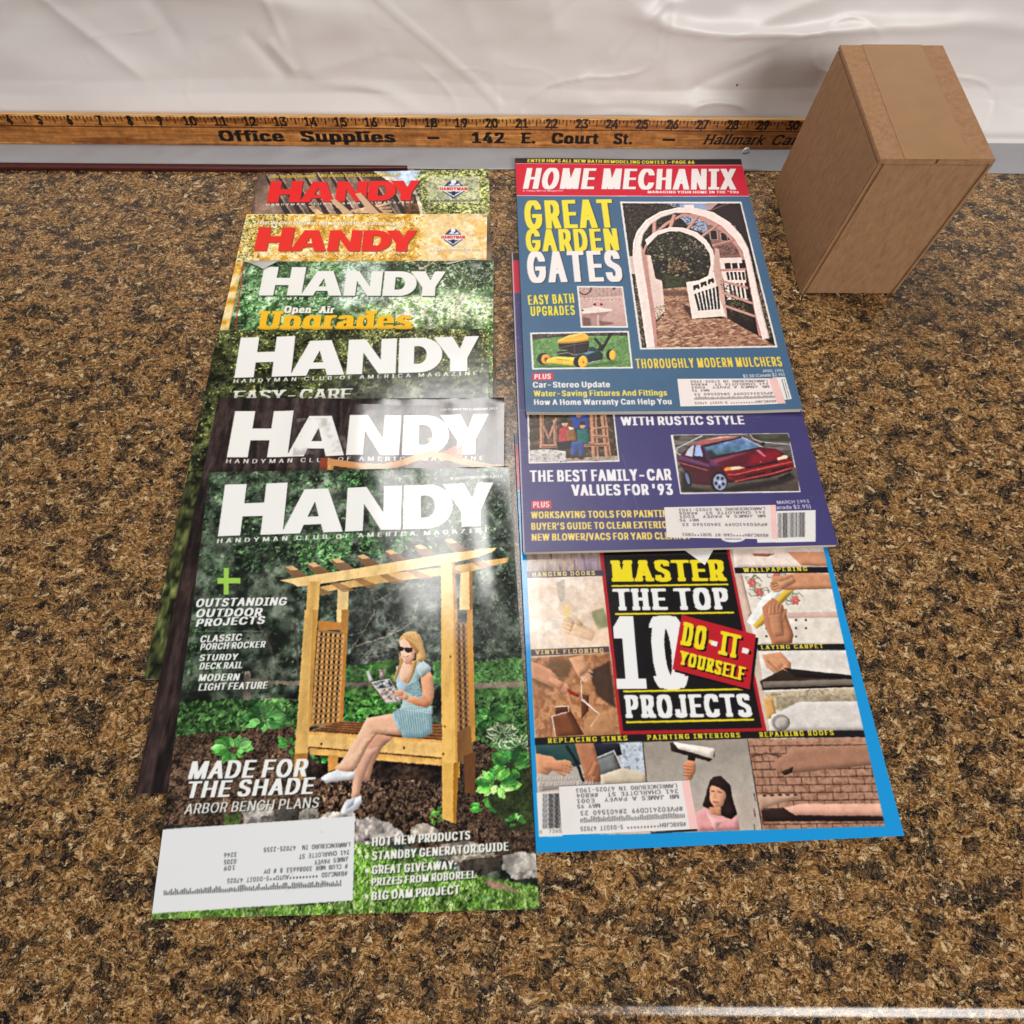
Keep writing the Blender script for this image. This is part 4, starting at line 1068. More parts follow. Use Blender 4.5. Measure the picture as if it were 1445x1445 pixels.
# --- bottom of the pile: brown pergola boards
m1 = Magazine("home_magazine", "magazine with red masthead over brown pergola boards, farthest from the viewer at left", GH,
              dict(tl=(364.5, 246), tr=(689.4, 238.3)), T1 + 1.3, T1 + .2, 560, 293, T1, (110, 92, 80), hmm=267, wave=.5, seed=31, dense=(0, .34), spine=(150, 40, 35))
def art1(cv):
    v = C1
    cv.tex(None, full(cv), [(88, 70, 60), (120, 98, 84), (142, 118, 102)], cell=60, seed=3, stretch=(1, 4))
    for i in range(13):                                     # dark gaps between the boards
        x = 40 + i * 78
        cv.poly(v, [(x, 50), (x + 14, 50), (x + 190, 330), (x + 150, 330)], (52, 38, 34))
        cv.poly(v, [(x + 14, 50), (x + 22, 50), (x + 202, 330), (x + 190, 330)], (164, 140, 124))
    cv.grad(v, [(0, 40), (60, 60), (110, 330), (0, 330)], (96, 74, 60), (128, 104, 88))
    cv.poly(v, [(690, 35), (1050, 35), (1050, 200), (930, 140)], (172, 190, 214))
    cv.poly(v, [(560, 30), (720, 30), (880, 140), (800, 160)], (70, 56, 50))
    cv.poly(v, [(690, 40), (730, 40), (960, 150), (1030, 320), (1000, 330), (930, 190)], (222, 210, 196))
    cv.tex(v, [(880, 140), (960, 190), (1000, 340), (900, 340)], [(60, 40, 26), (110, 76, 50)], cell=20, seed=5)
    for (x, y) in [(320, 260), (450, 222), (600, 185)]:
        cv.poly(v, [(x, y), (x + 30, y - 6), (x + 190, y + 130), (x + 120, y + 130)], (204, 166, 130))
        cv.poly(v, [(x + 30, y - 6), (x + 44, y + 4), (x + 215, y + 130), (x + 190, y + 130)], (96, 66, 48))
    for k in range(4):
        cv.poly(v, [(570 + k * 20, 282 - k * 2), (800 + k * 10, 236 + k * 22), (804 + k * 10, 250 + k * 22), (575 + k * 20, 298)], (198, 160, 126))
    T = [(1000, 35), (1420, 30), (1420, 340), (1020, 340), (985, 200), (960, 120)]
    cv.tex(v, T, [(52, 64, 30), (110, 122, 56), (176, 178, 96), (214, 210, 150)], cell=14, seed=9, soft=4)
    cv.leaves(v, T, [(150, 160, 70), (205, 204, 130), (92, 108, 48), (226, 222, 170), (60, 74, 34)], 1500, (1.2, 3), 4)
    cv.photo(None, full(cv), .25, 0, .16, .05, 3, clump=.22)
    cv.poly(v, [(1030, 85), (1345, 78), (1350, 238), (1035, 242)], (206, 206, 184), .55)
    shield(cv, v, 1190, 158, 165, 108)
    cv.text(v, "www.handymanclub.com", (1048, 234), (1332, 230), 15, (60, 58, 50), bold=.05)
    cv.text(v, HM_SUB, (66, 256), (950, 240), 12, (232, 226, 216), bold=.06, track=.45)
    masthead(cv, v, (70, 238), (984, 223), 119, (226, 24, 24), 1.08, (40, 22, 20), (.8, .9))
    cv.poly(v, [(600, 185), (632, 178), (745, 300), (690, 305)], (206, 168, 132))
    cv.poly(v, [(632, 178), (648, 190), (770, 300), (745, 300)], (92, 62, 46))
    cv.poly(v, [(450, 222), (480, 216), (590, 305), (540, 305)], (206, 168, 132))
    cv.text(v, "Enter the Great Giveaway! - Win products from Cub Cadet and more p. 42", (88, 90), (868, 80), 19, (238, 208, 40), bold=.07, shadow=(30, 20, 16), sh_off=(.3, .3), shear=.15)
art1(m1.cv); m1.build()

# --- yellow autumn leaves
m2 = Magazine("home_magazine", "magazine with red masthead over yellow autumn leaves", GH,
              dict(tl=(348, 302), tr=(687.5, 302)), T1 * 2.35, T1 + .15, 503, 236, T1, (222, 176, 84), hmm=267, wave=.6, seed=32, dense=(0, .36), spine=(150, 40, 35))
def art2(cv):
    v = C2
    cv.tex(None, full(cv), [(206, 148, 48), (232, 186, 84), (240, 208, 132), (246, 226, 176)], cell=40, seed=13)
    T = [(0, 15), (1060, 25), (1040, 290), (0, 300)]
    cv.leaves(v, T, [(214, 160, 44), (238, 196, 90), (244, 216, 140), (196, 140, 40), (160, 116, 40), (250, 230, 180)], 1800, (1.2, 3.4), 6)
    G = [(60, 15), (300, 20), (280, 110), (110, 250), (20, 300)]
    cv.leaves(v, G, [(88, 96, 40), (130, 130, 60), (60, 66, 30), (180, 170, 90), (220, 200, 120)], 900, (1, 2.6), 7)
    R = [(1040, 20), (1440, 20), (1450, 300), (1040, 300)]
    cv.tex(v, R, [(240, 204, 140), (244, 212, 156), (248, 224, 184), (240, 196, 120)], cell=60, seed=5, soft=4)
    rg = np.random.RandomState(3)
    for i in range(60):
        x, y = rg.uniform(300, 1000), rg.uniform(25, 290)
        cv.line(v, [(x, y), (x + rg.uniform(-40, 40), y + rg.uniform(-26, 26))], .35, (110, 78, 36), .7)
    cv.photo(None, full(cv), .3, 0, .14, .05, 5)
    shield(cv, v, 1208, 158, 130, 96)
    cv.text(v, "www.handymanclub.com", (1070, 232), (1355, 228), 15, (250, 244, 230), bold=.07, shadow=(120, 90, 60), sh_off=(.4, .4))
    cv.text(v, HM_SUB, (110, 256), (968, 246), 12, (252, 240, 214), bold=.08, track=.45, shadow=(150, 110, 50), sh_off=(.3, .3))
    masthead(cv, v, (110, 230), (1000, 232), 114, (228, 38, 28), 1.14, (120, 60, 30), (.7, .9), 0)
    cv.text(v, "Enter the Great Giveaway! and win prizes from Craftsman, p. 50", (128, 84), (942, 88), 19, (254, 246, 228), bold=.08, shadow=(130, 90, 40), sh_off=(.4, .4))
art2(m2.cv); m2.build()

# --- green trees, torn top
def lift3(u, v):
    e = np.exp(-(v / .03) ** 2)
    return e * (1.2 * np.exp(-((u - .93) / .07) ** 2) + .4 * np.exp(-((u - .1) / .06) ** 2))
m3 = Magazine("home_magazine", "magazine with white masthead over pale green trees and yellow lettering, its top edge creased", GH,
              dict(tl=(343.5, 369), tr=(696.5, 368)), T1 * 3.2, T1 + .2, 455, 188, T1, (110, 140, 96), hmm=267, wave=.6, seed=33, dense=(0, .5), spine=(196, 60, 56), lift=lift3)
def art3(cv):
    v = C3
    cv.tex(None, full(cv), [(38, 66, 34), (74, 112, 66), (112, 146, 98), (170, 196, 160)], cell=34, seed=23)
    L = [(60, 30), (640, 30), (640, 210), (420, 400), (40, 400)]
    cv.leaves(v, L, [(52, 96, 52), (84, 132, 72), (40, 70, 36), (120, 160, 104), (150, 184, 140)], 2200, (1, 3), 8)
    M_ = [(620, 30), (830, 30), (850, 260), (560, 260)]
    cv.tex(v, M_, [(150, 170, 150), (200, 210, 200), (120, 150, 120), (214, 222, 214)], cell=26, seed=12, soft=4)
    cv.leaves(v, M_, [(110, 146, 104), (176, 196, 172), (214, 224, 216), (80, 120, 76)], 600, (1, 2.6), 9)
    R = [(840, 30), (1400, 20), (1400, 190), (1130, 180), (860, 130)]
    cv.tex(v, R, [(36, 50, 28), (58, 76, 42), (86, 104, 64), (150, 168, 140)], cell=18, seed=14, soft=4)
    cv.leaves(v, R, [(40, 56, 30), (28, 38, 22), (70, 92, 50), (170, 184, 160), (56, 76, 40)], 1500, (1, 2.6), 10)
    S = [(800, 220), (1180, 180), (1400, 230), (1400, 330), (960, 390), (800, 300)]
    cv.tex(v, S, [(120, 150, 96), (206, 212, 188), (230, 232, 216), (150, 180, 120)], cell=24, seed=15, soft=4)
    cv.leaves(v, S, [(150, 176, 110), (220, 224, 200), (100, 130, 76), (240, 240, 228), (190, 206, 130)], 900, (1, 3), 11)
    Y = [(1000, 330), (1400, 290), (1420, 620), (420, 460), (500, 340), (780, 230), (830, 330)]
    cv.leaves(v, Y, [(150, 180, 84), (190, 206, 110), (110, 146, 66), (214, 222, 150), (80, 112, 56)], 1500, (1, 3), 12)
    for q in ([(1050, 30), (1000, 160), (1030, 300)], [(1150, 330), (1230, 210), (1290, 170)], [(1170, 340), (1210, 250), (1190, 180)], [(960, 30), (1010, 70), (1080, 30)]):
        cv.line(v, q, 1.0, (196, 186, 160), .8)
    B = [(1300, 420), (1420, 400), (1440, 780), (1360, 780)]
    cv.leaves(v, B, [(170, 96, 70), (120, 70, 52), (104, 150, 84), (70, 110, 56), (150, 180, 110)], 500, (1, 3), 17)
    cv.photo(None, full(cv), .4, 0, .18, .06, 7, clump=.3)
    cv.line(C3, [(104, 38), (60, 380)], .9, (186, 52, 54))
    cv.text(v, HM_SUB, (178, 228), (1060, 226), 12, (236, 240, 230), bold=.06, track=.45)
    masthead(cv, v, (180, 206), (1128, 209), 126, (236, 234, 228), 1.16, (34, 48, 30), (.9, 1.0), 0.3)
    cv.text(v, "Open-Air", (308, 294), (566, 296), 34, (244, 240, 230), bold=.12, boldy=.03, slab=.08, shadow=(40, 50, 30), sh_off=(.5, .6))
    cv.text(v, "Upgrades", (166, 378), (972, 376), 92, (244, 188, 40), bold=.11, boldy=.01, slab=.12, shadow=(70, 70, 30), sh_off=(.7, .8))
art3(m3.cv); m3.build()

def torn_flap(mag, v, pts, curl, label=None):
    """a turned-up scrap of cover showing its grey back"""
    cv = mag.cv
    q = cv.cs(v, pts) / cv.R - cv.mx
    c = q.mean(0)
    vs, fs = [], []
    K = 7
    base = [q[0] + (q[1] - q[0]) * t for t in np.linspace(0, 1, K)]
    tip = [q[3] + (q[2] - q[3]) * t for t in np.linspace(0, 1, K)]
    rows = []
    for t in np.linspace(0, 1, 7):
        rows.append([cv.O + (b + (e - b) * t)[0] * cv.ex + (b + (e - b) * t)[1] * cv.ey + cv.n * (0.5 + curl * math.sin(math.pi * t * .8)) for b, e in zip(base, tip)])
    P = np.array(rows)
    lo = P - cv.n * .12
    G = np.concatenate([P, lo[::-1]], 0)
    grid_mesh("torn_corner", (G - mag.org) * MM, plain("torn_paper_back", (176, 172, 168), .5, .12, 90), mag.root)
torn_flap(m3, C3, [(106, 34), (318, 26), (262, 48), (206, 76)], 1.6)
torn_flap(m3, C3, [(1100, 46), (1290, 20), (1260, 24), (1150, 52)], 1.0)
torn_flap(m2, C2, [(1366, 22), (1412, 52), (1392, 40), (1372, 46)], 1.2)

# --- dark hedge with EASY-CARE
m4 = Magazine("home_magazine", "magazine with white masthead over a dark leafy hedge and EASY-CARE lettering", GH,
              dict(trx=(316, 466), tr=(690, 464)), T1 * 4.2, T1 + .25, 380, 113, T1, (50, 60, 36), wmm=208, hmm=267, wave=.5, seed=34, dense=(0, .5), spine=(80, 90, 60))
def art4(cv):
    v = A4
    cv.tex(None, full(cv), [(26, 30, 18), (52, 58, 32), (88, 92, 52), (58, 66, 38)], cell=26, seed=33)
    cv.leaves(v, [(-220, 45), (1230, 45), (1250, 700), (-260, 700)], [(40, 46, 24), (74, 84, 40), (116, 122, 62), (160, 160, 92), (24, 28, 16), (96, 104, 56)], 4500, (1, 2.8), 14)
    cv.leaves(v, [(640, 45), (1230, 45), (1230, 130), (640, 120)], [(150, 150, 84), (190, 186, 120), (110, 112, 60), (64, 70, 36)], 1300, (1, 2.2), 15)
    cv.leaves(v, [(-220, 45), (1230, 45), (1230, 240), (-220, 250)], [(20, 22, 12), (28, 32, 18), (184, 186, 118), (140, 148, 76)], 1500, (.8, 2.2), 16)
    cv.tex(v, [(480, 260), (1240, 250), (1260, 700), (540, 700)], [(44, 48, 34), (70, 74, 54), (96, 98, 76)], cell=26, seed=6, soft=6)
    cv.leaves(v, [(480, 260), (1240, 250), (1260, 700), (540, 700)], [(48, 52, 36), (80, 84, 60), (112, 112, 86), (36, 40, 28)], 900, (1, 3), 18)
    cv.photo(None, full(cv), .4, 0, .22, .06, 9, clump=.5)
    masthead(cv, v, (66, 267), (1180, 234), 158, (238, 237, 234), 1.15, (24, 26, 18), (.6, .7), 0.2)
    cv.text(v, HM_SUB, (62, 290), (1166, 254), 17, (236, 234, 226), bold=.05, track=.5)
    cv.text(v, "EASY-CARE", (56, 376), (600, 364), 50, (228, 228, 218), bold=.06, slab=.10, shadow=(28, 30, 20), sh_off=(.5, .5))
    cv.line(v, [(1232, 150), (1256, 700)], .5, (120, 124, 96))
art4(m4.cv); m4.build()

def ripples(seed, top, amp):
    rg = np.random.RandomState(seed); ks = [(rg.uniform(9, 52), rg.uniform(0, 6.3), rg.uniform(-5, 5), rg.uniform(.3, 1)) for _ in range(9)]
    def f(u, v):
        e = np.exp(-(np.maximum(v - top, 0) / .22) ** 2) * np.clip(v / .02, 0, 1) ** .5
        return amp * e * sum(w * np.sin(k * u + p + q * v) / (k / 18) ** 1.2 for k, p, q, w in ks)
    return f
# --- dark brown drape, December issue
m5 = Magazine("home_magazine", "magazine with white masthead over dark brown drapes and a wooden frame, dated December 2012", GH,
              dict(trx=(316, 561.5), tr=(711.7, 562)), T1 * 4.8, T1 + .3, 300, 33, T1, (44, 32, 30), wmm=207, hmm=267, wave=1.1, seed=35, dense=(0, .5), spine=(60, 45, 40), lift=ripples(3, .3, .30), curls=[(1, 0, 1.2, 16)])
def art5(cv):
    v = A4
    cv.tex(None, full(cv), [(26, 19, 20), (44, 32, 31), (64, 50, 48), (38, 28, 28)], cell=40, seed=43, stretch=(1, 6))
    rg = np.random.RandomState(5)
    for i in range(26):                                     # hanging folds of the printed drape
        x = rg.uniform(-200, 1300); w = rg.uniform(8, 26)
        cv.poly(v, [(x, 340), (x + w, 340), (x + w * 1.6 - 30, 720), (x - 30, 720)], (118, 104, 102), rg.uniform(.10, .34), 1.2)
    cv.poly(v, [(456, 628), (490, 628), (480, 740), (446, 740)], (140, 66, 44))
    def bow(dy, w, col):
        cv.line(v, [(480, 640 + dy), (560, 655 + dy), (650, 668 + dy), (740, 668 + dy), (820, 650 + dy), (900, 622 + dy), (960, 606 + dy)], w, col)
        cv.line(v, [(960, 606 + dy), (1040, 622 + dy), (1120, 645 + dy), (1230, 668 + dy), (1300, 676 + dy)], w, col)
    bow(30, 5, (92, 60, 44)); bow(4, 5.0, (206, 148, 92)); bow(10, 1.5, (150, 98, 58))
    cv.poly(v, [(490, 640), (520, 645), (508, 740), (478, 740)], (204, 150, 96))
    cv.oval(v, (965, 545), 22, 12, (196, 110, 82)); 
    cv.poly(v, [(990, 610), (1060, 575), (1100, 560), (1100, 625), (1040, 640)], (176, 96, 74))
    cv.poly(v, [(912, 590), (975, 585), (985, 680), (925, 690)], (70, 46, 40))
    cv.photo(None, full(cv), .3, .3, .22, .05, 11)
    cv.text(v, HM_SUB, (28, 654), (1196, 638), 19, (232, 226, 222), bold=.05, track=.5)
    masthead(cv, v, (32, 628), (1220, 612), 182, (238, 236, 232), 1.16, (26, 18, 18), (.5, .6), 0.2)
    bow(4, 5.0, (206, 148, 92))
    cv.poly(v, [(456, 628), (490, 628), (480, 740), (446, 740)], (140, 66, 44))
    cv.poly(v, [(1030, 610), (1100, 570), (1100, 640)], (184, 104, 80), .8)
    n = rnd_noise(cv.H, cv.W, 60, 77, 5)                     # scuffed patch across the A
    c = cv.cs(v, [(350, 450), (560, 450), (580, 600), (330, 620)]); r = cv.mask_of([c])
    lo, m = r
    sub = np.clip((n[:m.shape[0], :m.shape[1]] - .48) * 3, 0, .5) * m
    cv._blend(lo[1], lo[0], sub.astype(np.float32), (150, 144, 138))
    cv.text(v, "DECEMBER 2012/JANUARY 2013", (1014, 414), (1258, 413), 10, (230, 224, 220), bold=.10)
    cv.poly(v, [(1000, 405), (1010, 405), (1010, 415), (1000, 415)], (190, 90, 60))
art5(m5.cv); m5.build()

# --- on top: woman reading on an arbour bench
m6 = Magazine("home_magazine", "magazine showing a woman in a pale dress reading on a wooden arbour bench", GH,
              dict(trx=(316, 666), tr=(718, 658.3), br=(761.2, 1282.5)), T1 * 5.35, T1 + .2, 236, -31, T1, (34, 40, 32), wmm=204, wave=.7, seed=36, spine=(70, 80, 66), lift=ripples(5, .3, .24), curls=[(1, 0, 1.0, 14), (1, 1, .9, 22)])
def art6(cv):
    wood_l, wood, wood_d = (236, 202, 138), (220, 176, 100), (150, 98, 40)
    cv.tex(None, full(cv), [(20, 25, 20), (40, 49, 40), (70, 82, 68), (106, 116, 102)], cell=44, seed=53, octaves=6)
    UP = [(-330, 20), (1300, 20), (1390, 1500), (-330, 1500)]
    cv.leaves(A5, UP, [(28, 40, 28), (20, 26, 20), (46, 60, 42), (60, 78, 54), (84, 100, 80)], 2600, (1, 3), 21, alpha=.8)
    cv.leaves(A5, [(330, 330), (600, 320), (560, 480), (360, 520)], [(60, 110, 54), (90, 140, 78), (40, 80, 40), (120, 164, 110)], 420, (1.5, 4), 22)
    cv.leaves(A5, [(500, 20), (760, 20), (740, 110), (460, 130)], [(50, 90, 46), (74, 120, 66), (34, 60, 32)], 300, (1.2, 3), 23)
    cv.leaves(A5, [(20, 60), (330, 60), (330, 480), (60, 480)], [(40, 66, 44), (62, 92, 62), (26, 40, 28)], 360, (1.2, 3), 24)
    cv.leaves(A5, [(620, 330), (860, 330), (800, 420), (620, 420)], [(50, 96, 46), (80, 130, 70)], 160, (1.2, 3), 25)
    for q_, n_, sd in (([(20, 20), (330, 20), (300, 480), (60, 500)], 500, 61), ([(330, 40), (760, 30), (700, 470), (300, 520)], 700, 62), ([(760, 30), (1300, 20), (1340, 500), (1120, 420), (760, 400)], 800, 63), ([(-330, 60), (20, 60), (60, 1000), (-330, 1000)], 700, 64)):
        cv.leaves(A5, q_, [(70, 112, 66), (52, 86, 50), (92, 136, 84), (38, 60, 38), (116, 152, 104)], n_, (1.2, 3.6), sd, alpha=.75)
    # grey evergreen boughs behind the bench
    G = [(600, 560), (1000, 470), (1000, 880), (780, 900), (600, 980)]
    cv.tex(A5, G, [(44, 50, 44), (76, 82, 76), (104, 110, 102), (60, 66, 60)], cell=50, seed=17, soft=8)
    cv.leaves(A5, [(600, 560), (1340, 440), (1350, 900), (600, 1000)], [(90, 98, 90), (64, 72, 64), (120, 128, 118), (44, 50, 44)], 1300, (1, 3.4), 26, aspect=.2, alpha=.7)
    cv.leaves(A5, [(1120, 60), (1300, 60), (1340, 900), (1140, 900)], [(96, 106, 94), (70, 80, 68), (130, 138, 124), (50, 58, 48)], 900, (1, 3), 27, alpha=.7)
    rg = np.random.RandomState(8)
    for i in range(26):
        x, y = rg.uniform(560, 960), rg.uniform(560, 1050); a = rg.normal(-.7, .4); L = rg.uniform(40, 170)
        cv.line(A5, [(x, y), (x + L * .5 * math.cos(a), y + L * .5 * math.sin(a) + 8), (x + L * math.cos(a), y + L * math.sin(a))], .45, (136, 132, 122), .6)
    for q in ([(600, 160), (700, 130), (790, 95), (845, 60)], [(570, 190), (640, 90), (690, 0)]):
        cv.line(A6, q, .7, (150, 140, 124), .8)
    cv.line(A6, [(160, 40), (250, 230), (300, 320)], 1.2, (86, 78, 66), .7); cv.line(A6, [(330, 60), (350, 300)], 1.6, (66, 60, 52), .8)
    # lawn beyond the rail fence
    for P in ([(555, 250), (780, 215), (780, 370), (555, 400)], [(1125, 235), (1345, 215), (1360, 400), (1130, 410)], [(940, 230), (985, 225), (985, 330), (950, 330)]):
        cv.tex(A6, P, [(50, 84, 42), (74, 114, 58), (98, 138, 78), (62, 98, 50)], cell=26, seed=28)
    cv.leaves(A6, [(1130, 230), (1345, 210), (1345, 320), (1130, 330)], [(70, 112, 58), (44, 74, 38), (96, 136, 80)], 360, (1, 3), 29)
    # rails
    cv.poly(A6, [(130, 308), (360, 318), (360, 336), (130, 326)], (122, 112, 98)); cv.poly(A6, [(555, 320), (770, 322), (770, 338), (555, 338)], (128, 118, 104))
    cv.poly(A6, [(1130, 325), (1345, 318), (1345, 342), (1130, 350)], (126, 114, 98)); cv.poly(A6, [(200, 392), (350, 398), (350, 416), (200, 408)], (104, 96, 84))
    cv.tex(A6, [(108, 275), (136, 275), (134, 420), (104, 420)], [(104, 96, 84), (140, 130, 114)], cell=8, seed=4); cv.tex(A6, [(706, 266), (730, 266), (728, 330), (704, 330)], [(130, 122, 110), (170, 160, 146)], cell=8, seed=4)
    # planting
    dk = [(24, 48, 26), (46, 84, 40), (70, 116, 58), (96, 144, 76)]
    for P in ([(-330, 430), (20, 400), (350, 400), (345, 640), (-330, 700)], [(550, 390), (800, 350), (810, 480), (640, 490), (550, 500)], [(1130, 400), (1360, 380), (1390, 720), (1130, 640)]):
        cv.tex(A6, P, [(20, 38, 18), (38, 66, 32), (62, 100, 50)], cell=22, seed=30)
        cv.leaves(A6, P, dk + [(90, 130, 74)], 900, (1.5, 4.6), 31)
    cv.leaves(A6, [(160, 420), (350, 420), (340, 560), (170, 560)], [(70, 112, 56), (106, 152, 90), (42, 76, 36)], 420, (2, 5), 32)
    cv.leaves(A6, [(560, 380), (790, 360), (760, 480), (570, 490)], [(60, 110, 44), (96, 150, 70), (40, 76, 32)], 240, (2.5, 6), 33, ang=(-2.6, .6))
    # mulch
    MU = [(-330, -60), (330, -110), (330, -20), (440, -20), (700, -40), (985, -10), (1110, -60), (1400, 60), (1420, 470), (1000, 480), (600, 320), (-330, 330)]
    cv.tex(A7, MU, [(34, 24, 20), (66, 48, 38), (98, 74, 58), (128, 102, 82), (56, 40, 32)], cell=12, seed=34, sharp=2.2)
    cv.leaves(A7, MU, [(120, 94, 74), (78, 56, 44), (36, 26, 22), (166, 138, 114), (96, 72, 54), (56, 60, 34), (28, 20, 18)], 5200, (.8, 2.4), 35, aspect=.22)
    cv.tex(A6, [(400, 630), (990, 680), (990, 760), (330, 740)], [(36, 26, 22), (66, 48, 38)], cell=10, seed=36)
    # hostas
    def hosta(cx, cy, n, r, cols, seed, vein=None, flat=.75, v=A6):
        g = np.random.RandomState(seed)
        for i in range(n):
            a = g.uniform(-math.pi, .25) if i % 4 else g.uniform(0, math.pi); rr = r * g.uniform(.4, 1) * (.8 if n > 50 else 1)
            x0, y0 = cx + rr * .25 * math.cos(a), cy + rr * .2 * math.sin(a)
            x1, y1 = cx + rr * math.cos(a), cy + rr * flat * math.sin(a)
            d = np.array([x1 - x0, y1 - y0]); L = np.hypot(*d); e = np.array([-d[1], d[0]]) * g.uniform(.22, .34)
            P = lambda t, k: (x0 + d[0] * t + e[0] * k, y0 + d[1] * t + e[1] * k)
            col = np.clip(np.array(cols[g.randint(len(cols))], float) * g.uniform(.85, 1.4), 0, 255)
            cv.poly(v, [P(-.05, 0), P(.2, 1.0), P(.5, 1.35), P(.8, .9), P(1.06, 0), P(.8, -.9), P(.5, -1.35), P(.2, -1.0)], (18, 34, 16), .22)
            out = [P(0, 0), P(.2, .7), P(.5, 1), P(.8, .55), P(1, 0), P(.8, -.55), P(.5, -1), P(.2, -.7)]
            if vein: 
                cv.poly(v, out, vein); cv.poly(v, [P(.05, 0), P(.25, .45), P(.5, .62), P(.9, 0), P(.5, -.62), P(.25, -.45)], col)
            else:
                cv.poly(v, out, col); cv.poly(v, [P(.05, 0), P(.5, .08), P(.95, 0), P(.6, .9), P(.2, .65)], np.minimum(col * 1.18, 255))
            for k in (-.5, 0, .5): cv.line(v, [P(.08, 0), P(.5, k * .7), P(.92, k * .15)], .22, col * .72, .7)
    hosta(60, 620, 46, 110, [(70, 132, 56), (96, 160, 80), (50, 104, 44), (120, 180, 104)], 3)
    hosta(1200, 480, 40, 90, [(54, 100, 48), (40, 80, 38), (78, 128, 64)], 14)
    hosta(680, 430, 44, 110, [(70, 128, 54), (50, 100, 42), (104, 164, 78)], 15, flat=.6)
    hosta(200, 480, 50, 120, [(54, 100, 50), (40, 78, 40), (84, 134, 72)], 17, flat=.6)
    hosta(310, 600, 22, 80, [(60, 116, 50), (84, 140, 68), (44, 88, 38)], 4)
    hosta(440, 660, 10, 50, [(70, 130, 60), (90, 150, 74)], 5)
    hosta(1250, 560, 60, 120, [(64, 104, 58), (46, 84, 46), (86, 124, 76)], 6, (206, 214, 180))
    hosta(1330, 610, 36, 90, [(64, 104, 58), (46, 84, 46)], 16, (196, 206, 170))
    cv.poly(A7, [(1110, 160), (1200, 40), (1330, -20), (1400, 100), (1400, 340), (1290, 350), (1200, 260)], (30, 52, 24), .7, 2)
    hosta(1290, 60, 34, 120, [(70, 130, 56), (44, 96, 46), (90, 156, 70), (36, 80, 40)], 27, v=A7)
    hosta(1230, 140, 80, 140, [(90, 160, 64), (64, 130, 56), (116, 186, 84), (44, 96, 46), (140, 200, 104)], 7, v=A7)
    hosta(1310, 310, 12, 70, [(84, 156, 66), (120, 188, 92), (60, 120, 54)], 9, v=A7)
    hosta(1170, 250, 10, 80, [(100, 170, 76), (74, 140, 60)], 10, v=A7)
    cv.leaves(A7, [(930, 250), (990, 250), (1000, 320), (930, 320)], [(110, 150, 70), (80, 120, 50)], 40, (1.5, 3), 39)
    cv.vol = 2.2
    # stones
    def stone(P, c, seed, v=A7):
        c = np.array(c, float)
        cv.tex(v, P, [c * .62, c * .85, c, c * 1.16], cell=22, seed=seed)
        m = np.mean(P, 0); Q = [(m[0] + (p[0] - m[0]) * .86, m[1] + (p[1] - m[1]) * .7 - 14) for p in P]
        cv.tex(v, Q, [c * .9, c * 1.08, c * 1.22], cell=14, seed=seed + 1)
    stone([(600, 300), (680, 288), (760, 320), (815, 365), (800, 400), (640, 420), (600, 400)], (158, 150, 144), 40)
    stone([(840, 350), (875, 318), (930, 322), (975, 365), (960, 400), (850, 400)], (166, 156, 142), 42)
    stone([(960, 420), (1090, 392), (1200, 430), (1250, 480), (1060, 500), (960, 470)], (130, 122, 110), 43)
    stone([(1050, 490), (1240, 465), (1250, 530), (1080, 560)], (60, 54, 48), 44)
    stone([(1255, 460), (1330, 445), (1412, 455), (1415, 560), (1310, 570), (1250, 520)], (176, 170, 162), 45)
    stone([(90, 260), (170, 232), (240, 245), (245, 310), (110, 320)], (140, 134, 128), 46)
    stone([(240, 270), (300, 240), (350, 262), (345, 310), (250, 312)], (84, 78, 72), 47)
    stone([(345, 285), (395, 246), (440, 262), (430, 300), (350, 308)], (150, 142, 132), 48)
    stone([(440, 290), (560, 262), (600, 272), (600, 310), (440, 312)], (160, 152, 142), 49)
    cv.leaves(A7, [(20, 285), (90, 280), (90, 325), (20, 330)], [(96, 130, 60), (70, 104, 44)], 80, (1, 2.6), 50)
    cv.vol = 0
    # grass
    GR = [(-330, 640), (20, 700), (590, 670), (596, 400), (690, 415), (960, 470), (1000, 520), (1200, 560), (1420, 600), (1440, 700), (1420, 830), (-330, 860)]
    cv.tex(A7, GR, [(54, 90, 28), (92, 136, 48), (126, 168, 72), (76, 116, 40)], cell=14, seed=51, sharp=2)
    cv.leaves(A7, GR, [(90, 136, 46), (128, 172, 74), (60, 98, 30), (164, 196, 110), (44, 74, 24), (196, 214, 150)], 5200, (1.5, 5), 52, aspect=.12, ang=(-1.5, .5))
    cv.tex(A7, [(1170, 560), (1300, 600), (1330, 630), (1190, 600)], [(130, 108, 86), (160, 136, 110)], cell=6, seed=54)
    hosta(1165, 660, 7, 40, [(130, 176, 110), (100, 150, 80)], 57, v=A7)
    cv.photo(None, full(cv), .45, 0, .18, .06, 13, local=.12, clump=.25)
    # ---- arbour
    def beam(v, P, c=wood, seed=1):
        c = np.array(c, float); cv.tex(v, P, [c * .90, c, c * 1.05], cell=26, seed=seed, sharp=1.0, stretch=(1, 5))
    # rear posts
    beam(A5, [(523, 565), (572, 570), (566, 720), (518, 720)], wood_l, 2); beam(A6, [(518, 0), (546, 0), (545, 52), (518, 52)], wood_l, 3)
    beam(A6, [(540, 0), (572, 0), (545, 500), (520, 500)], (170, 120, 54), 4)
    beam(A5, [(1066, 485), (1110, 485), (1112, 660), (1062, 660)], wood_l, 5); beam(A5, [(1106, 490), (1120, 490), (1122, 725), (1108, 725)], (160, 110, 50), 6)
    beam(A6, [(1095, 0), (1120, 0), (1134, 580), (1100, 600)], (196, 142, 64), 7)
    # roof slats and rafters
    beam(A5, [(440, 560), (700, 505), (1000, 470), (1280, 428), (1275, 450), (1120, 490), (700, 545), (470, 580)], (214, 172, 108), 8)
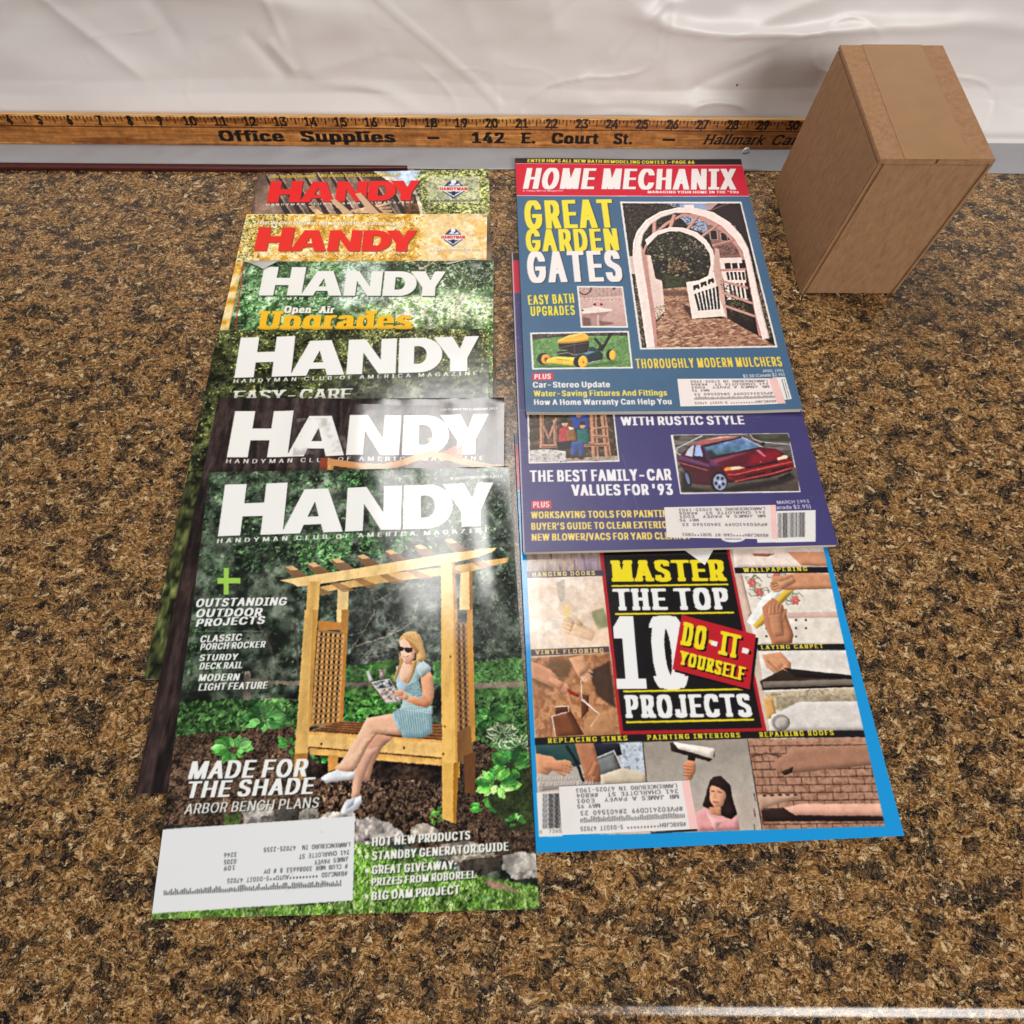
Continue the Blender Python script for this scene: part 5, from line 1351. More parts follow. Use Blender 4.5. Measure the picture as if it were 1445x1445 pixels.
    for (x, y) in [(290, 470), (388, 455), (495, 437), (608, 420), (732, 400), (862, 376), (996, 350)]:
        cv.poly(A5, [(x, y), (x + 30, y - 6), (x + 125, y + 55), (x + 120, y + 80), (x + 62, y + 74), (x + 8, y + 22)], (128, 96, 66))
        cv.poly(A5, [(x, y), (x + 30, y - 6), (x + 60, y + 12), (x + 24, y + 16)], (206, 172, 122))
        cv.poly(A5, [(x + 70, y + 70), (x + 120, y + 78), (x + 215, y + 118), (x + 160, y + 128)], (150, 110, 68), .8)
    beam(A5, [(263, 530), (330, 520), (700, 462), (1000, 412), (1228, 385), (1215, 402), (1140, 430), (1000, 458), (700, 508), (430, 548), (345, 558), (325, 545)], wood_l, 9)
    # front posts
    beam(A5, [(390, 535), (445, 535), (432, 740), (376, 740)], wood, 10); beam(A6, [(376, 0), (436, 0), (395, 560), (388, 660), (330, 660), (345, 450)], wood, 11)
    beam(A6, [(412, 0), (436, 0), (404, 520), (392, 520)], (196, 146, 72), 12); beam(A7, [(330, 10), (388, 10), (380, 125), (325, 130)], (176, 120, 50), 13)
    beam(A5, [(980, 450), (1028, 446), (1042, 725), (982, 725)], (230, 186, 108), 14); beam(A5, [(1028, 446), (1042, 452), (1056, 725), (1040, 725)], (172, 118, 44), 15)
    beam(A6, [(980, 0), (1040, 0), (1052, 745), (984, 745)], (228, 182, 98), 16); beam(A6, [(1034, 0), (1052, 0), (1064, 745), (1046, 745)], (196, 144, 66), 17)
    beam(A7, [(984, 50), (1056, 50), (1046, 322), (986, 300)], (220, 172, 88), 18); beam(A7, [(1036, 50), (1060, 50), (1047, 322), (1034, 318)], (170, 116, 36), 19)
    # lattice panels
    beam(A6, [(436, 48), (550, 60), (550, 88), (436, 92)], (182, 122, 56), 20)
    def lattice(P, nx, ny, col, dark, wdt):
        (x0, y0), (x1, y1), (x2, y2), (x3, y3) = P
        cv.poly(A6, P, dark)
        for i in range(nx + 1):
            t = i / nx; cv.line(A6, [(x0 + (x1 - x0) * t, y0 + (y1 - y0) * t), (x3 + (x2 - x3) * t, y3 + (y2 - y3) * t)], wdt, col)
        for j in range(ny + 1):
            t = j / ny; cv.line(A6, [(x0 + (x3 - x0) * t, y0 + (y3 - y0) * t), (x1 + (x2 - x1) * t, y1 + (y2 - y1) * t)], wdt * .8, np.array(col) * .74)
    lattice([(440, 95), (545, 105), (522, 500), (412, 512)], 5, 17, (200, 148, 86), (60, 44, 30), 1.7)
    lattice([(1048, 60), (1090, 60), (1104, 520), (1058, 545)], 2, 18, (178, 128, 74), (70, 56, 44), 1.5)
    beam(A6, [(1052, 545), (1112, 515), (1120, 640), (1055, 680)], (132, 90, 50), 21)
    beam(A7, [(1080, 20), (1135, 0), (1130, 195), (1085, 180)], (104, 66, 38), 22)
    # bench
    beam(A6, [(392, 538), (520, 495), (700, 500), (985, 508), (985, 585), (700, 560)], (150, 100, 56), 23)
    for k in range(5): cv.line(A6, [(420 + k * 26, 533 - k * 8), (985, 575 - k * 14)], .5, (80, 50, 28))
    beam(A6, [(390, 540), (985, 578), (985, 592), (390, 556)], (214, 164, 92), 24)
    beam(A6, [(390, 554), (985, 590), (985, 655), (390, 606)], (230, 186, 112), 25)
    beam(A6, [(398, 612), (985, 662), (985, 692), (398, 642)], (214, 166, 92), 26)
    cv.line(A6, [(394, 610), (985, 658)], .7, (110, 70, 34))
    for p in ((815, 612), (998, 518), (1022, 208), (990, 640), (450, 596)): cv.oval(A6, p, 4, 6, (110, 62, 30))
    beam(A7, [(478, 15), (525, 18), (522, 80), (478, 90)], (196, 140, 70), 27)
    cv.photo(A6, [(320, -700), (1300, -700), (1150, 1400), (320, 1400)], .04, 0, .05, .03, 15, cell=2)
    cv.vol = 1.6
    # ---- the woman
    W_, skin, skin_d = WM, (232, 184, 152), (206, 146, 110)
    # far leg, near leg, shoes (A6 / A7)
    cv.poly(A6, [(690, 545), (770, 566), (720, 610), (680, 690), (664, 760), (606, 760), (628, 680), (650, 600)], (206, 152, 124))
    cv.poly(A7, [(604, 0), (702, -20), (660, 60), (628, 140), (618, 205), (582, 210), (590, 120)], (218, 168, 142))
    cv.poly(A6, [(650, 480), (770, 460), (830, 500), (800, 555), (690, 548), (650, 600), (600, 690), (520, 735), (505, 722), (560, 640), (620, 540)], skin)
    cv.poly(A6, [(690, 548), (640, 560), (590, 690), (520, 735), (600, 700), (650, 610)], (222, 168, 140))
    cv.line(A6, [(800, 556), (692, 550), (652, 606), (604, 700), (540, 745)], .6, (150, 98, 78), .9)
    cv.poly(A7, [(505, 72), (540, 45), (600, 5), (640, -60), (672, -60), (600, 80), (560, 95)], skin)
    cv.poly(A7, [(445, 118), (480, 95), (520, 82), (560, 92), (598, 86), (596, 122), (530, 130), (470, 142)], (226, 226, 230)); cv.line(A7, [(446, 126), (480, 136), (596, 122)], .5, (150, 150, 156))
    cv.poly(A7, [(535, 262), (560, 215), (600, 205), (625, 196), (630, 225), (610, 255), (570, 280), (540, 276)], (226, 228, 236)); cv.poly(A7, [(560, 215), (600, 205), (590, 240), (556, 262)], (196, 200, 212))
    # dress
    dress = [(350, 640), (420, 590), (640, 565), (760, 600), (800, 690), (700, 740), (640, 800), (690, 1010), (730, 1130), (800, 1160), (800, 1445), (370, 1445), (310, 1290), (300, 1230), (420, 1150), (430, 1060), (350, 880)]
    cv.poly(W_, dress, (166, 192, 196))
    cv.poly(A6, [(770, 462), (940, 430), (942, 545), (900, 568), (812, 568)], (160, 188, 194))
    cv.clip_to(A6, [(765, 440), (800, 425), (830, 400), (945, 425), (944, 548), (900, 570), (812, 570)])
    for i in range(17): cv.line(A6, [(772 + i * 11, 440 - i * 1), (800 + i * 9.5, 575)], .55, (104, 140, 150), .9)
    for i in range(4): cv.line(A6, [(800, 412 + i * 9), (870, 420 + i * 10), (945, 432 + i * 9)], .4, (206, 222, 222), .8)
    cv.clip_to(W_, [(480, 880), (640, 780), (690, 1020), (560, 1010), (500, 960)])
    for i in range(9): cv.line(W_, [(480, 960 + i * 18 - 60), (690, 850 + i * 26 - 60)], .42, (66, 110, 122)); cv.line(W_, [(480, 972 + i * 18 - 60), (690, 864 + i * 26 - 60)], .3, (206, 226, 226))
    cv.clip_to()
    cv.poly(W_, [(600, 640), (700, 560), (800, 650), (780, 700), (660, 770)], (186, 202, 204))
    cv.poly(W_, [(350, 880), (400, 810), (480, 860), (500, 960), (430, 960)], (176, 196, 214))
    # neck and chest
    cv.poly(W_, [(430, 560), (580, 560), (590, 700), (540, 800), (470, 850), (390, 800), (400, 680)], (236, 192, 164))
    cv.poly(W_, [(440, 560), (580, 560), (560, 610), (470, 600)], (204, 146, 116))
    # arm and hand
    cv.poly(W_, [(660, 780), (780, 700), (820, 760), (836, 1000), (810, 1110), (740, 1165), (620, 1140), (480, 1075), (470, 1010), (520, 1010), (690, 1040)], (222, 162, 124))
    cv.poly(W_, [(680, 1040), (700, 1000), (800, 1090), (740, 1165), (620, 1140), (490, 1070)], (204, 140, 102))
    cv.poly(W_, [(330, 950), (400, 925), (460, 950), (510, 1010), (500, 1060), (420, 1062), (370, 1040), (330, 1000)], (232, 180, 148))
    for k in range(4): cv.line(W_, [(332 + k * 10, 968 + k * 22), (420 + k * 6, 960 + k * 24)], .4, (176, 118, 90))
    # magazine in her hands
    cv.poly(W_, [(0, 690), (60, 810), (10, 830), (-30, 700)], (190, 190, 190))
    cv.poly(W_, [(20, 832), (270, 782), (345, 905), (420, 1090), (220, 1105)], (196, 192, 186)); 
    cv.tex(W_, [(40, 845), (260, 800), (320, 890), (120, 920)], [(60, 62, 66), (150, 156, 160), (214, 214, 210)], cell=8, seed=61)
    cv.tex(W_, [(120, 935), (320, 905), (400, 1080), (220, 1090)], [(120, 104, 96), (190, 180, 172), (220, 206, 198)], cell=8, seed=62)
    cv.line(W_, [(20, 832), (270, 782), (345, 905)], .4, (40, 40, 44)); cv.line(W_, [(20, 832), (220, 1105)], .4, (90, 70, 50))
    cv.poly(W_, [(330, 950), (400, 925), (450, 945), (440, 1000), (360, 1010)], (232, 180, 148)); 
    for k in range(3): cv.line(W_, [(336, 972 + k * 18), (440, 962 + k * 18)], .35, (180, 122, 94))
    # head: face, hair, glasses
    cv.poly(W_, [(395, 300), (460, 262), (560, 330), (600, 440), (580, 540), (520, 590), (450, 572), (420, 520), (400, 440)], (238, 194, 168))
    cv.poly(W_, [(520, 420), (600, 430), (580, 540), (520, 590), (480, 580), (550, 500)], (214, 156, 124))
    hair = [(380, 350), (390, 280), (440, 220), (520, 185), (600, 190), (655, 240), (690, 320), (715, 440), (735, 540), (690, 570), (640, 560), (600, 640), (570, 690), (556, 660), (600, 560), (610, 470), (560, 420), (500, 320), (450, 280), (410, 300)]
    cv.poly(W_, hair, (216, 172, 110))
    cv.poly(W_, [(470, 275), (560, 330), (640, 440), (620, 480), (560, 410), (510, 330)], (176, 124, 70))
    for k in range(9): cv.line(W_, [(440 + k * 20, 232 - k * 3), (560 + k * 14, 300 + k * 6), (640 + k * 9, 430 + k * 14)], .4, (228, 188, 130) if k % 2 else (164, 116, 66), .8)
    cv.poly(W_, [(385, 450), (420, 520), (440, 570), (400, 680), (340, 840), (310, 820), (350, 690), (390, 600)], (204, 158, 100)); cv.line(W_, [(400, 540), (370, 700), (330, 820)], .5, (150, 106, 62))
    cv.poly(W_, [(560, 560), (620, 550), (590, 680), (540, 800), (490, 870), (470, 860), (540, 720)], (206, 160, 100)); cv.line(W_, [(600, 570), (560, 720), (500, 850)], .5, (152, 108, 64))
    cv.poly(W_, [(372, 385), (395, 375), (440, 395), (445, 425), (415, 445), (380, 430)], (40, 26, 36)); cv.poly(W_, [(455, 410), (500, 395), (555, 400), (560, 440), (510, 462), (468, 445)], (40, 26, 36))
    cv.line(W_, [(366, 380), (440, 402), (560, 400)], .5, (36, 24, 30))
    cv.line(W_, [(440, 505), (470, 520), (510, 500)], .5, (170, 70, 66)); cv.line(W_, [(450, 510), (480, 514)], .3, (245, 235, 230)); cv.line(W_, [(440, 445), (432, 480), (448, 486)], .3, (196, 140, 114))
    cv.vol = 0
    cv.photo(A6, [(430, 80), (960, 80), (980, 1030), (430, 1030)], .08, .17, .05, .03, 17, cell=2)
    # ---- lettering
    sh = dict(shadow=(16, 18, 16), sh_off=(.35, .4))
    cv.text(A5, HM_SUB, (-12, 366), (1196, 318), 19, (236, 236, 232), bold=.06, track=.5)
    masthead(cv, A5, (-8, 336), (1222, 289), 195, (238, 238, 235), 1.17, (20, 24, 20), (.5, .6), .2)
    cv.text(A5, "AUGUST/SEPTEMBER 2012", (1044, 84), (1250, 76), 11, (226, 226, 220), bold=.08); cv.poly(A5, [(1024, 74), (1034, 74), (1034, 84), (1024, 84)], (200, 200, 190))
    cv.poly(A5, [(-10, 520), (18, 520), (18, 476), (40, 476), (40, 520), (92, 520), (92, 545), (40, 545), (40, 594), (18, 594), (18, 546), (-10, 546)], (160, 206, 84))
    wt = (238, 240, 238); bd = dict(bold=.10, boldy=.02, shear=.14)
    cv.text(A5, "OUTSTANDING", (-108, 648), (296, 640), 35, wt, **bd, **sh); cv.text(A5, "OUTDOOR", (-108, 694), (188, 688), 35, wt, **bd, **sh); cv.text(A5, "PROJECTS", (-108, 736), (200, 722), 33, wt, **bd, **sh)
    cv.text(A6, "CLASSIC", (-88, 146), (98, 138), 30, wt, **bd, **sh); cv.text(A6, "PORCH ROCKER", (-88, 180), (202, 168), 28, wt, **bd, **sh)
    cv.text(A6, "STURDY", (-92, 228), (82, 224), 28, wt, **bd, **sh); cv.text(A6, "DECK RAIL", (-92, 266), (100, 260), 28, wt, **bd, **sh)
    cv.text(A6, "MODERN", (-96, 318), (88, 314), 30, wt, **bd, **sh); cv.text(A6, "LIGHT FEATURE", (-96, 360), (212, 350), 30, wt, **bd, **sh)
    for k in range(44): cv.poly(A6, [(-110 + k * 7, 95), (-107 + k * 7, 95), (-107 + k * 7, 98), (-110 + k * 7, 98)], (190, 190, 186))
    b2 = dict(bold=.09, boldy=.015, shear=.13)
    cv.text(A7, "MADE FOR", (-142, 124), (388, 112), 78, wt, **b2, **sh); cv.text(A7, "THE SHADE", (-148, 208), (420, 188), 72, wt, **b2, **sh)
    cv.text(A7, "ARBOR BENCH PLANS", (-160, 280), (440, 250), 46, (226, 228, 222), bold=.04, shear=.13, **sh)
    hs = dict(shadow=(30, 40, 26), sh_off=(.5, .6), sh_blur=.2)
    hd = dict(bold=.09, boldy=.01, cond=.75, shear=.05)
    for s_, x0, y0, x1, y1, c_ in [("HOT NEW PRODUCTS", 674, 422, 1112, 390, 38), ("STANDBY GENERATOR GUIDE", 674, 484, 1282, 440, 38), ("GREAT GIVEAWAY:", 674, 546, 1050, 522, 38), ("PRIZES FROM ROBOREEL", 672, 598, 1136, 562, 34), ("BIG DAM PROJECT", 672, 662, 1066, 632, 38)]:
        cv.text(A7, s_, (x0, y0), (x1, y1), c_, (240, 240, 236), **hd, **hs)
    for y in (408, 468, 530, 644): cv.poly(A7, [(644, y - 8), (660, y - 9), (660, y + 7), (644, y + 8)], (232, 232, 226))
    # white address panel
    cv.poly(A7, [(-330, 352), (600, 288), (590, 662), (-330, 722)], (226, 228, 230))
    ink = (44, 44, 50)
    def inv(s_, xr, yr, xl, yl, c_=20): cv.text(A7, s_, (xr, yr), (xl, yl), -c_, ink, mono=.95, bold=.03, up="flip")
    inv("LAWRENCEBURG IN  47025-2355", 578, 404, 196, 428); inv("241 CHARLOTTE ST", 574, 438, 352, 458); inv("JAMES PAVEY", 570, 468, 420, 484); inv("# CLUB MBR 30086653 8 # DY", 568, 500, 196, 524); inv("#BXNCJSD *********AUTO**5-DIGIT 47025", 566, 532, 34, 566)
    inv("3246", 76, 448, 20, 452); inv("0305", 74, 478, 20, 482); inv("109", 68, 506, 20, 510)
    cv.bars(A7, (540, 598), (-250, 640), 30, 5, ink, 96, .6, .45)
    for x, y in ((450, 358), (296, 614), (320, 545)): cv.oval(A7, (x, y), 9, 7, (214, 208, 190), .5)
art6(m6.cv); m6.build()

# ------------------------------------------------------------------ the three home magazines at the right
B1, B2, B3, B4, B5 = [View(715, y, .29066) for y in (210, 390, 570, 770, 980)]
B6, MW, CR = View(870, 280, .16609), View(740, 395, .11073), View(950, 605, .12457)
T2 = 4.0
GR_ = "home magazines overlapping down the right of the counter"
def frame_photo(cv, v, outer, inner, col=(236, 230, 224)):
    cv.poly(v, outer, col); cv.poly(v, inner, (60, 50, 46))
def hand(cv, v, x, y, s, a, col=(214, 150, 112), flip=1):
    """printed hand: palm, four fingers, thumb; a = pointing direction"""
    ca, sa = math.cos(a), math.sin(a)
    P = lambda u, w: (x + s * (u * ca - w * flip * sa), y + s * (u * sa + w * flip * ca))
    c = np.array(col, float)
    cv.poly(v, [P(-1.6, -.42), P(-.2, -.5), P(.3, -.55), P(.45, .5), P(-.1, .55), P(-1.6, .45)], c)
    for k, (w, L) in enumerate(((-.45, .85), (-.15, 1.0), (.15, .95), (.42, .75))):
        cv.poly(v, [P(.2, w - .15), P(.2 + L * .6, w - .17 + .1), P(.2 + L, w + .12), P(.2 + L * .9, w + .28), P(.2 + L * .5, w + .2), P(.2, w + .15)], c * (1.06 - .05 * k))
        cv.line(v, [P(.25, w + .16), P(.2 + L * .85, w + .26)], .25, c * .66, .8)
    cv.poly(v, [P(-.4, .4), P(.1, .55), P(.55, .85), P(.5, 1.0), P(.0, .85), P(-.5, .6)], c * .94)
    cv.poly(v, [P(-1.6, .2), P(-.2, .3), P(.3, .5), P(-.1, .55), P(-1.6, .45)], c * .8, .7)

def label_art(v, tl, tr, br, bl, rows, pink=.07, seed=1, bars=None):
    def draw(c):
        def Q(s_, t): return ((tl[0] * (1 - s_) + tr[0] * s_) * (1 - t) + (bl[0] * (1 - s_) + br[0] * s_) * t, (tl[1] * (1 - s_) + tr[1] * s_) * (1 - t) + (bl[1] * (1 - s_) + br[1] * s_) * t)
        c.poly(v, [Q(1 - pink, -.1), Q(1.1, -.1), Q(1.1, 1.1), Q(1 - pink, 1.1)], (236, 190, 184))
        n = rnd_noise(c.H, c.W, 40, seed, 4); c.a *= (1 + .05 * (n - .5))[..., None]
        h = abs(Q(.5, 1)[1] - Q(.5, 0)[1])
        for st, s0, s1, t, k in rows:
            c.text(v, st, Q(s0, t), Q(s1, t), -k * h, (58, 52, 58), mono=.95, bold=.03)
        if bars: c.bars(v, Q(bars[0], bars[2] + bars[3]), Q(bars[1], bars[2] + bars[3]), bars[3] * h, seed, (50, 46, 50), 60, .5, .4)
    return draw
ROWS = lambda top: [("LAWRENCEBURG IN 47025-1903", .90, .13, .06, .085), ("241 CHARLOTTE ST  #K804", .90, .13, .17, .085), ("MR JAMES A PAVEY  E001", .90, .13, .28, .085),
                    ("MAY 95", .30, .13, .39, .085), ("#PVE0241C099 2#401560 23", .915, .15, .53, .09), (top, .92, .14, .85, .09)]

# --- February 1994: lowest
h3 = Magazine("home_magazine", "magazine with cyan border listing the top ten projects in big slab letters", GR_,
              dict(tl=(726, 612), bl=(757, 1204)), T2, T2, 283, 10, T2, (30, 150, 214), wmm=203, wave=.4, seed=41, dense=(.0, 1), spine=(40, 140, 200))
def art_h3(cv):
    v = B4
    V4 = lambda y: y
    cyan = (24, 146, 214)
    # head of the cover, black strip and red band
    cv.fill([cv.mm([(-2, -2), (300, -2), (300, 9), (-2, 9)])], (28, 26, 28)); cv.fill([cv.mm([(-2, 9.6), (300, 9.6), (300, 46), (-2, 46)])], (196, 20, 44))
    cv.fill([cv.mm([(-2, 46), (300, 46), (300, 47), (-2, 47)])], (230, 226, 224))
    cv.poly(v, [(92, -60), (1500, -60), (1560, 300), (1660, 790), (1800, 1400), (150, 1400)], (206, 186, 170))
    cv.vol = 1.5
    # left column: hanging doors, vinyl flooring
    cv.tex(v, [(92, -60), (470, -60), (470, 130), (98, 128)], [(150, 128, 118), (188, 164, 150), (120, 104, 110)], cell=10, seed=3, stretch=(1, 9))
    cv.poly(v, [(330, 60), (440, 50), (470, 130), (360, 128)], (150, 132, 160), .6, 2)
    cv.tex(v, [(100, 150), (470, 148), (500, 500), (118, 505)], [(222, 196, 172), (234, 214, 196), (226, 204, 186), (240, 224, 208)], cell=70, seed=4)
    cv.poly(v, [(410, 320), (470, 300), (500, 390), (440, 410)], (126, 132, 92), .8, .6)
    cv.poly(v, [(240, 180), (280, 160), (282, 260), (262, 275), (246, 240)], (160, 150, 140), .55, .4); cv.poly(v, [(272, 290), (300, 285), (305, 350), (285, 360)], (232, 196, 90), .6, .5)
    hand(cv, v, 330, 405, 62, 3.5, (236, 196, 158))
    cv.poly(v, [(250, 430), (420, 380), (500, 420), (500, 480), (300, 480)], (238, 202, 170), .6, 1.2)
    cv.tex(v, [(118, 545), (500, 520), (545, 800), (590, 1080), (145, 1000)], [(170, 116, 78), (200, 146, 104), (150, 98, 66), (184, 130, 90)], cell=50, seed=6)
    cv.poly(v, [(118, 650), (200, 560), (330, 545), (300, 640), (180, 690)], (96, 74, 50), .7, 1.6)
    cv.poly(v, [(395, 610), (500, 560), (530, 790), (440, 730)], (64, 46, 38), .9, .6)
    cv.poly(v, [(120, 560), (210, 600), (250, 640), (230, 690), (120, 640)], (206, 146, 112)); hand(cv, v, 262, 680, 40, .55, (208, 148, 114))
    hand(cv, v, 372, 620, 44, 1.0, (222, 168, 132), -1); cv.poly(v, [(300, 545), (370, 530), (400, 600), (350, 640)], (214, 158, 120))
    cv.poly(v, [(290, 690), (350, 722), (346, 738), (300, 716)], (150, 50, 44))
    w5 = (122, 70, 44)
    cv.poly(B5, [(360, 0), (400, 0), (395, 80), (362, 120)], (110, 62, 40)); cv.poly(B5, [(218, 105), (292, 85), (375, 195), (240, 205)], w5); cv.poly(B5, [(236, 58), (298, 55), (376, 195), (330, 200), (290, 88), (236, 100)], (96, 54, 34))
    cv.line(B5, [(218, 105), (292, 85)], .5, (240, 232, 220)); cv.line(B5, [(218, 105), (238, 205)], .5, (240, 232, 220)); cv.line(B5, [(236, 60), (298, 55), (300, 85)], .5, (240, 232, 220)); cv.line(B5, [(362, 24), (450, 95), (405, 158)], .6, (244, 236, 226)); cv.line(v, [(360, 650), (364, 740), (420, 790)], .5, (240, 232, 220))
    cv.poly(B5, [(375, 120), (525, 60), (535, 190), (375, 200)], (190, 140, 96), .6)
    # right column: wallpapering, laying carpet
    cv.poly(v, [(1092, -40), (1880, -40), (1880, 110), (1105, 110)], (232, 214, 204)); cv.poly(v, [(1360, 30), (1880, 30), (1880, 110), (1430, 95)], (206, 146, 112)); cv.poly(v, [(1190, 38), (1300, 38), (1270, 52), (1200, 50)], (170, 110, 90))
    cv.poly(v, [(1112, 130), (1880, 130), (1880, 490), (1215, 490)], (226, 216, 204))
    cv.poly(v, [(1112, 135), (1140, 135), (1190, 330), (1170, 350)], (206, 176, 160))
    rg = np.random.RandomState(6)
    for cx, cy in ((1225, 225), (1400, 265), (1310, 150), (1190, 180), (1420, 160)):
        for k in range(6):
            a = k * 1.05; cv.oval(v, (cx + 13 * math.cos(a), cy + 13 * math.sin(a)), 11, 8, (206, 110, 104), .9, a)
        for k in range(7):
            a = rg.uniform(0, 6.28); cv.line(v, [(cx + 18 * math.cos(a), cy + 18 * math.sin(a)), (cx + 44 * math.cos(a + .5), cy + 40 * math.sin(a + .5)), (cx + 50 * math.cos(a + 1), cy + 30 * math.sin(a + 1))], .5, (120, 130, 100))
    cv.poly(v, [(1330, 325), (1880, 312), (1880, 345), (1340, 352)], (206, 160, 150), .6)
    for k in range(14): cv.oval(v, (1260 + (k % 5) * 48, 360 + (k // 5) * 40), 6, 6, (80, 74, 70))
    cv.poly(v, [(1165, 370), (1240, 250), (1300, 215), (1330, 240), (1215, 405)], (236, 234, 228)); cv.poly(v, [(1195, 385), (1340, 220), (1392, 195), (1396, 215), (1240, 385), (1214, 402)], (214, 176, 74))
    cv.poly(v, [(1290, 150), (1430, 130), (1880, 150), (1880, 200), (1330, 215), (1280, 190)], (204, 144, 108)); hand(cv, v, 1330, 190, 46, 2.7, (208, 148, 112))
    cv.poly(v, [(1240, 300), (1290, 250), (1340, 290), (1392, 430), (1385, 475), (1290, 480), (1250, 380)], (184, 124, 92)); hand(cv, v, 1305, 345, 60, -1.7, (192, 132, 98))
    cv.poly(v, [(1222, 510), (1880, 505), (1880, 1000), (1290, 1000)], (222, 214, 206))
    cv.poly(v, [(1240, 530), (1330, 515), (1380, 570), (1380, 620), (1300, 620), (1260, 590)], (206, 148, 112)); hand(cv, v, 1325, 590, 42, .7, (206, 146, 108))
    cv.poly(v, [(1230, 655), (1340, 600), (1427, 640), (1880, 640), (1880, 680), (1240, 700)], (52, 40, 34)); cv.poly(v, [(1240, 660), (1880, 640), (1880, 670), (1244, 690)], (120, 108, 98)); cv.poly(v, [(1340, 590), (1400, 600), (1880, 650), (1400, 640)], (40, 34, 32))
    cv.tex(v, [(1250, 710), (1880, 680), (1880, 800), (1280, 800)], [(176, 160, 132), (206, 192, 166), (150, 130, 100)], cell=14, seed=9)
    cv.poly(B5, [(1245, 20), (1290, 10), (1310, 100), (1265, 120)], (206, 160, 96)); cv.tex(B5, [(1300, 10), (1880, -10), (1880, 60), (1330, 80)], [(150, 136, 112), (186, 172, 148)], cell=12, seed=10)
    cv.poly(B5, [(1285, 100), (1420, 35), (1880, 30), (1880, 175), (1285, 180)], (214, 206, 200)); cv.oval(B5, (1330, 135), 44, 40, (150, 140, 136)); cv.oval(B5, (1336, 138), 34, 30, (186, 176, 170))
    cv.vol = 0
    cv.photo(v, [(92, -60), (1600, -60), (1900, 900), (150, 900)], .10, .17, .08, .03, 3, cell=4)
    # black panel with red edge
    cv.poly(v, [(448, -60), (1070, -60), (1085, 40), (1238, 790), (1265, 910), (553, 925), (536, 790), (452, 40)], (176, 30, 40))
    cv.poly(v, [(468, -60), (1056, -60), (1072, 40), (1222, 790), (1240, 885), (566, 900), (552, 790), (470, 40)], (22, 20, 22))
    yl, wt = (236, 216, 34), (236, 236, 236)
    sb = dict(cond=.58, bold=.075, boldy=.02, slab=.04, track=.05)
    cv.text(v, "MASTER", (510, 173), (1072, 170), 100, yl, **sb); cv.text(v, "THE TOP", (520, 313), (1088, 308), 102, wt, **sb)
    cv.text(v, "10", (535, 691), (888, 690), 344, wt, cond=.46, bold=.065, boldy=.012, slab=.05, track=.04)
    cv.text(B5, "PROJECTS", (578, 113), (1196, 106), 108, wt, **sb)
    for a, b in (((512, 196), (1075, 188)), ((528, 332), (1102, 325)), ((568, 708), (1180, 696))): cv.line(v, [a, b], 1.2, yl)
    cv.line(B5, [(582, 135), (1198, 122)], 1.2, yl)
    cv.poly(v, [(862, 352), (1222, 448), (1192, 712), (815, 612)], (14, 12, 14)); cv.poly(v, [(850, 335), (1210, 432), (1180, 698), (805, 600)], (186, 30, 42))
    k = dict(cond=.58, bold=.09, boldy=.02, slab=.06, track=.06, shadow=(16, 12, 14), sh_off=(1.0, 1.3))
    cv.text(v, "DO-IT-", (842, 478), (1172, 560), 112, yl, **k); cv.poly(v, [(996, 460), (1026, 468), (1020, 490), (990, 482)], wt); cv.poly(v, [(1146, 494), (1176, 502), (1170, 527), (1140, 519)], wt)
    cv.text(v, "YOURSELF", (832, 572), (1154, 658), 66, yl, **k)
    # caption bands
    def band(P, s, p0, p1, vv, c=12, bc=(26, 22, 26), tc=(230, 214, 70)):
        cv.poly(vv, P, bc); cv.text(vv, s, p0, p1, c, tc, bold=.10, slab=.09, boldy=.02, track=.28)
    band([(97, 125), (470, 120), (474, 146), (100, 157)], "HANGING DOORS", (124, 150), (430, 142), v, 20, (74, 62, 84), (228, 206, 130))
    band([(118, 505), (496, 490), (500, 518), (120, 536)], "VINYL FLOORING", (138, 528), (472, 518), v, 20, (84, 64, 72), (228, 200, 130))
    band([(1104, 107), (1880, 100), (1880, 130), (1110, 135)], "WALLPAPERING", (1148, 128), (1462, 122), v, 19)
    band([(1214, 480), (1880, 474), (1880, 504), (1220, 510)], "LAYING CARPET", (1236, 503), (1540, 497), v, 19)
    cv.poly(B5, [(135, 212), (552, 195), (1250, 178), (1880, 172), (1880, 205), (1250, 212), (135, 246)], (26, 22, 24))
    cv.vol = 1.5
    # bottom row of pictures
    cv.poly(B5, [(140, 246), (655, 230), (680, 420), (155, 470)], (178, 168, 160))
    cv.tex(B5, [(545, 235), (660, 230), (678, 380), (560, 380)], [(140, 150, 164), (206, 214, 224), (176, 186, 200)], cell=14, seed=11)
    cv.poly(B5, [(140, 246), (330, 240), (380, 330), (300, 360), (200, 330), (142, 300)], (44, 74, 74)); cv.poly(B5, [(330, 240), (545, 235), (560, 290), (440, 330), (350, 280)], (34, 36, 46))
    cv.poly(B5, [(380, 330), (520, 270), (565, 370), (450, 420), (400, 400)], (86, 88, 92)); cv.poly(B5, [(400, 335), (515, 290), (545, 365), (450, 395)], (120, 122, 124)); cv.line(B5, [(380, 332), (520, 272), (565, 370)], .7, (206, 206, 206))
    cv.poly(B5, [(455, 390), (560, 355), (678, 380), (680, 430), (455, 440)], (206, 192, 170)); 
    cv.poly(B5, [(330, 238), (420, 235), (455, 360), (450, 425), (390, 425), (360, 340)], (176, 116, 84)); cv.poly(B5, [(140, 285), (220, 300), (250, 330), (200, 390), (146, 380)], (210, 150, 112)); hand(cv, B5, 262, 345, 52, .05, (208, 146, 108)); hand(cv, B5, 410, 385, 40, 1.9, (186, 124, 90))
    cv.line(B5, [(290, 250), (340, 330), (370, 420)], 1.6, (30, 30, 36))
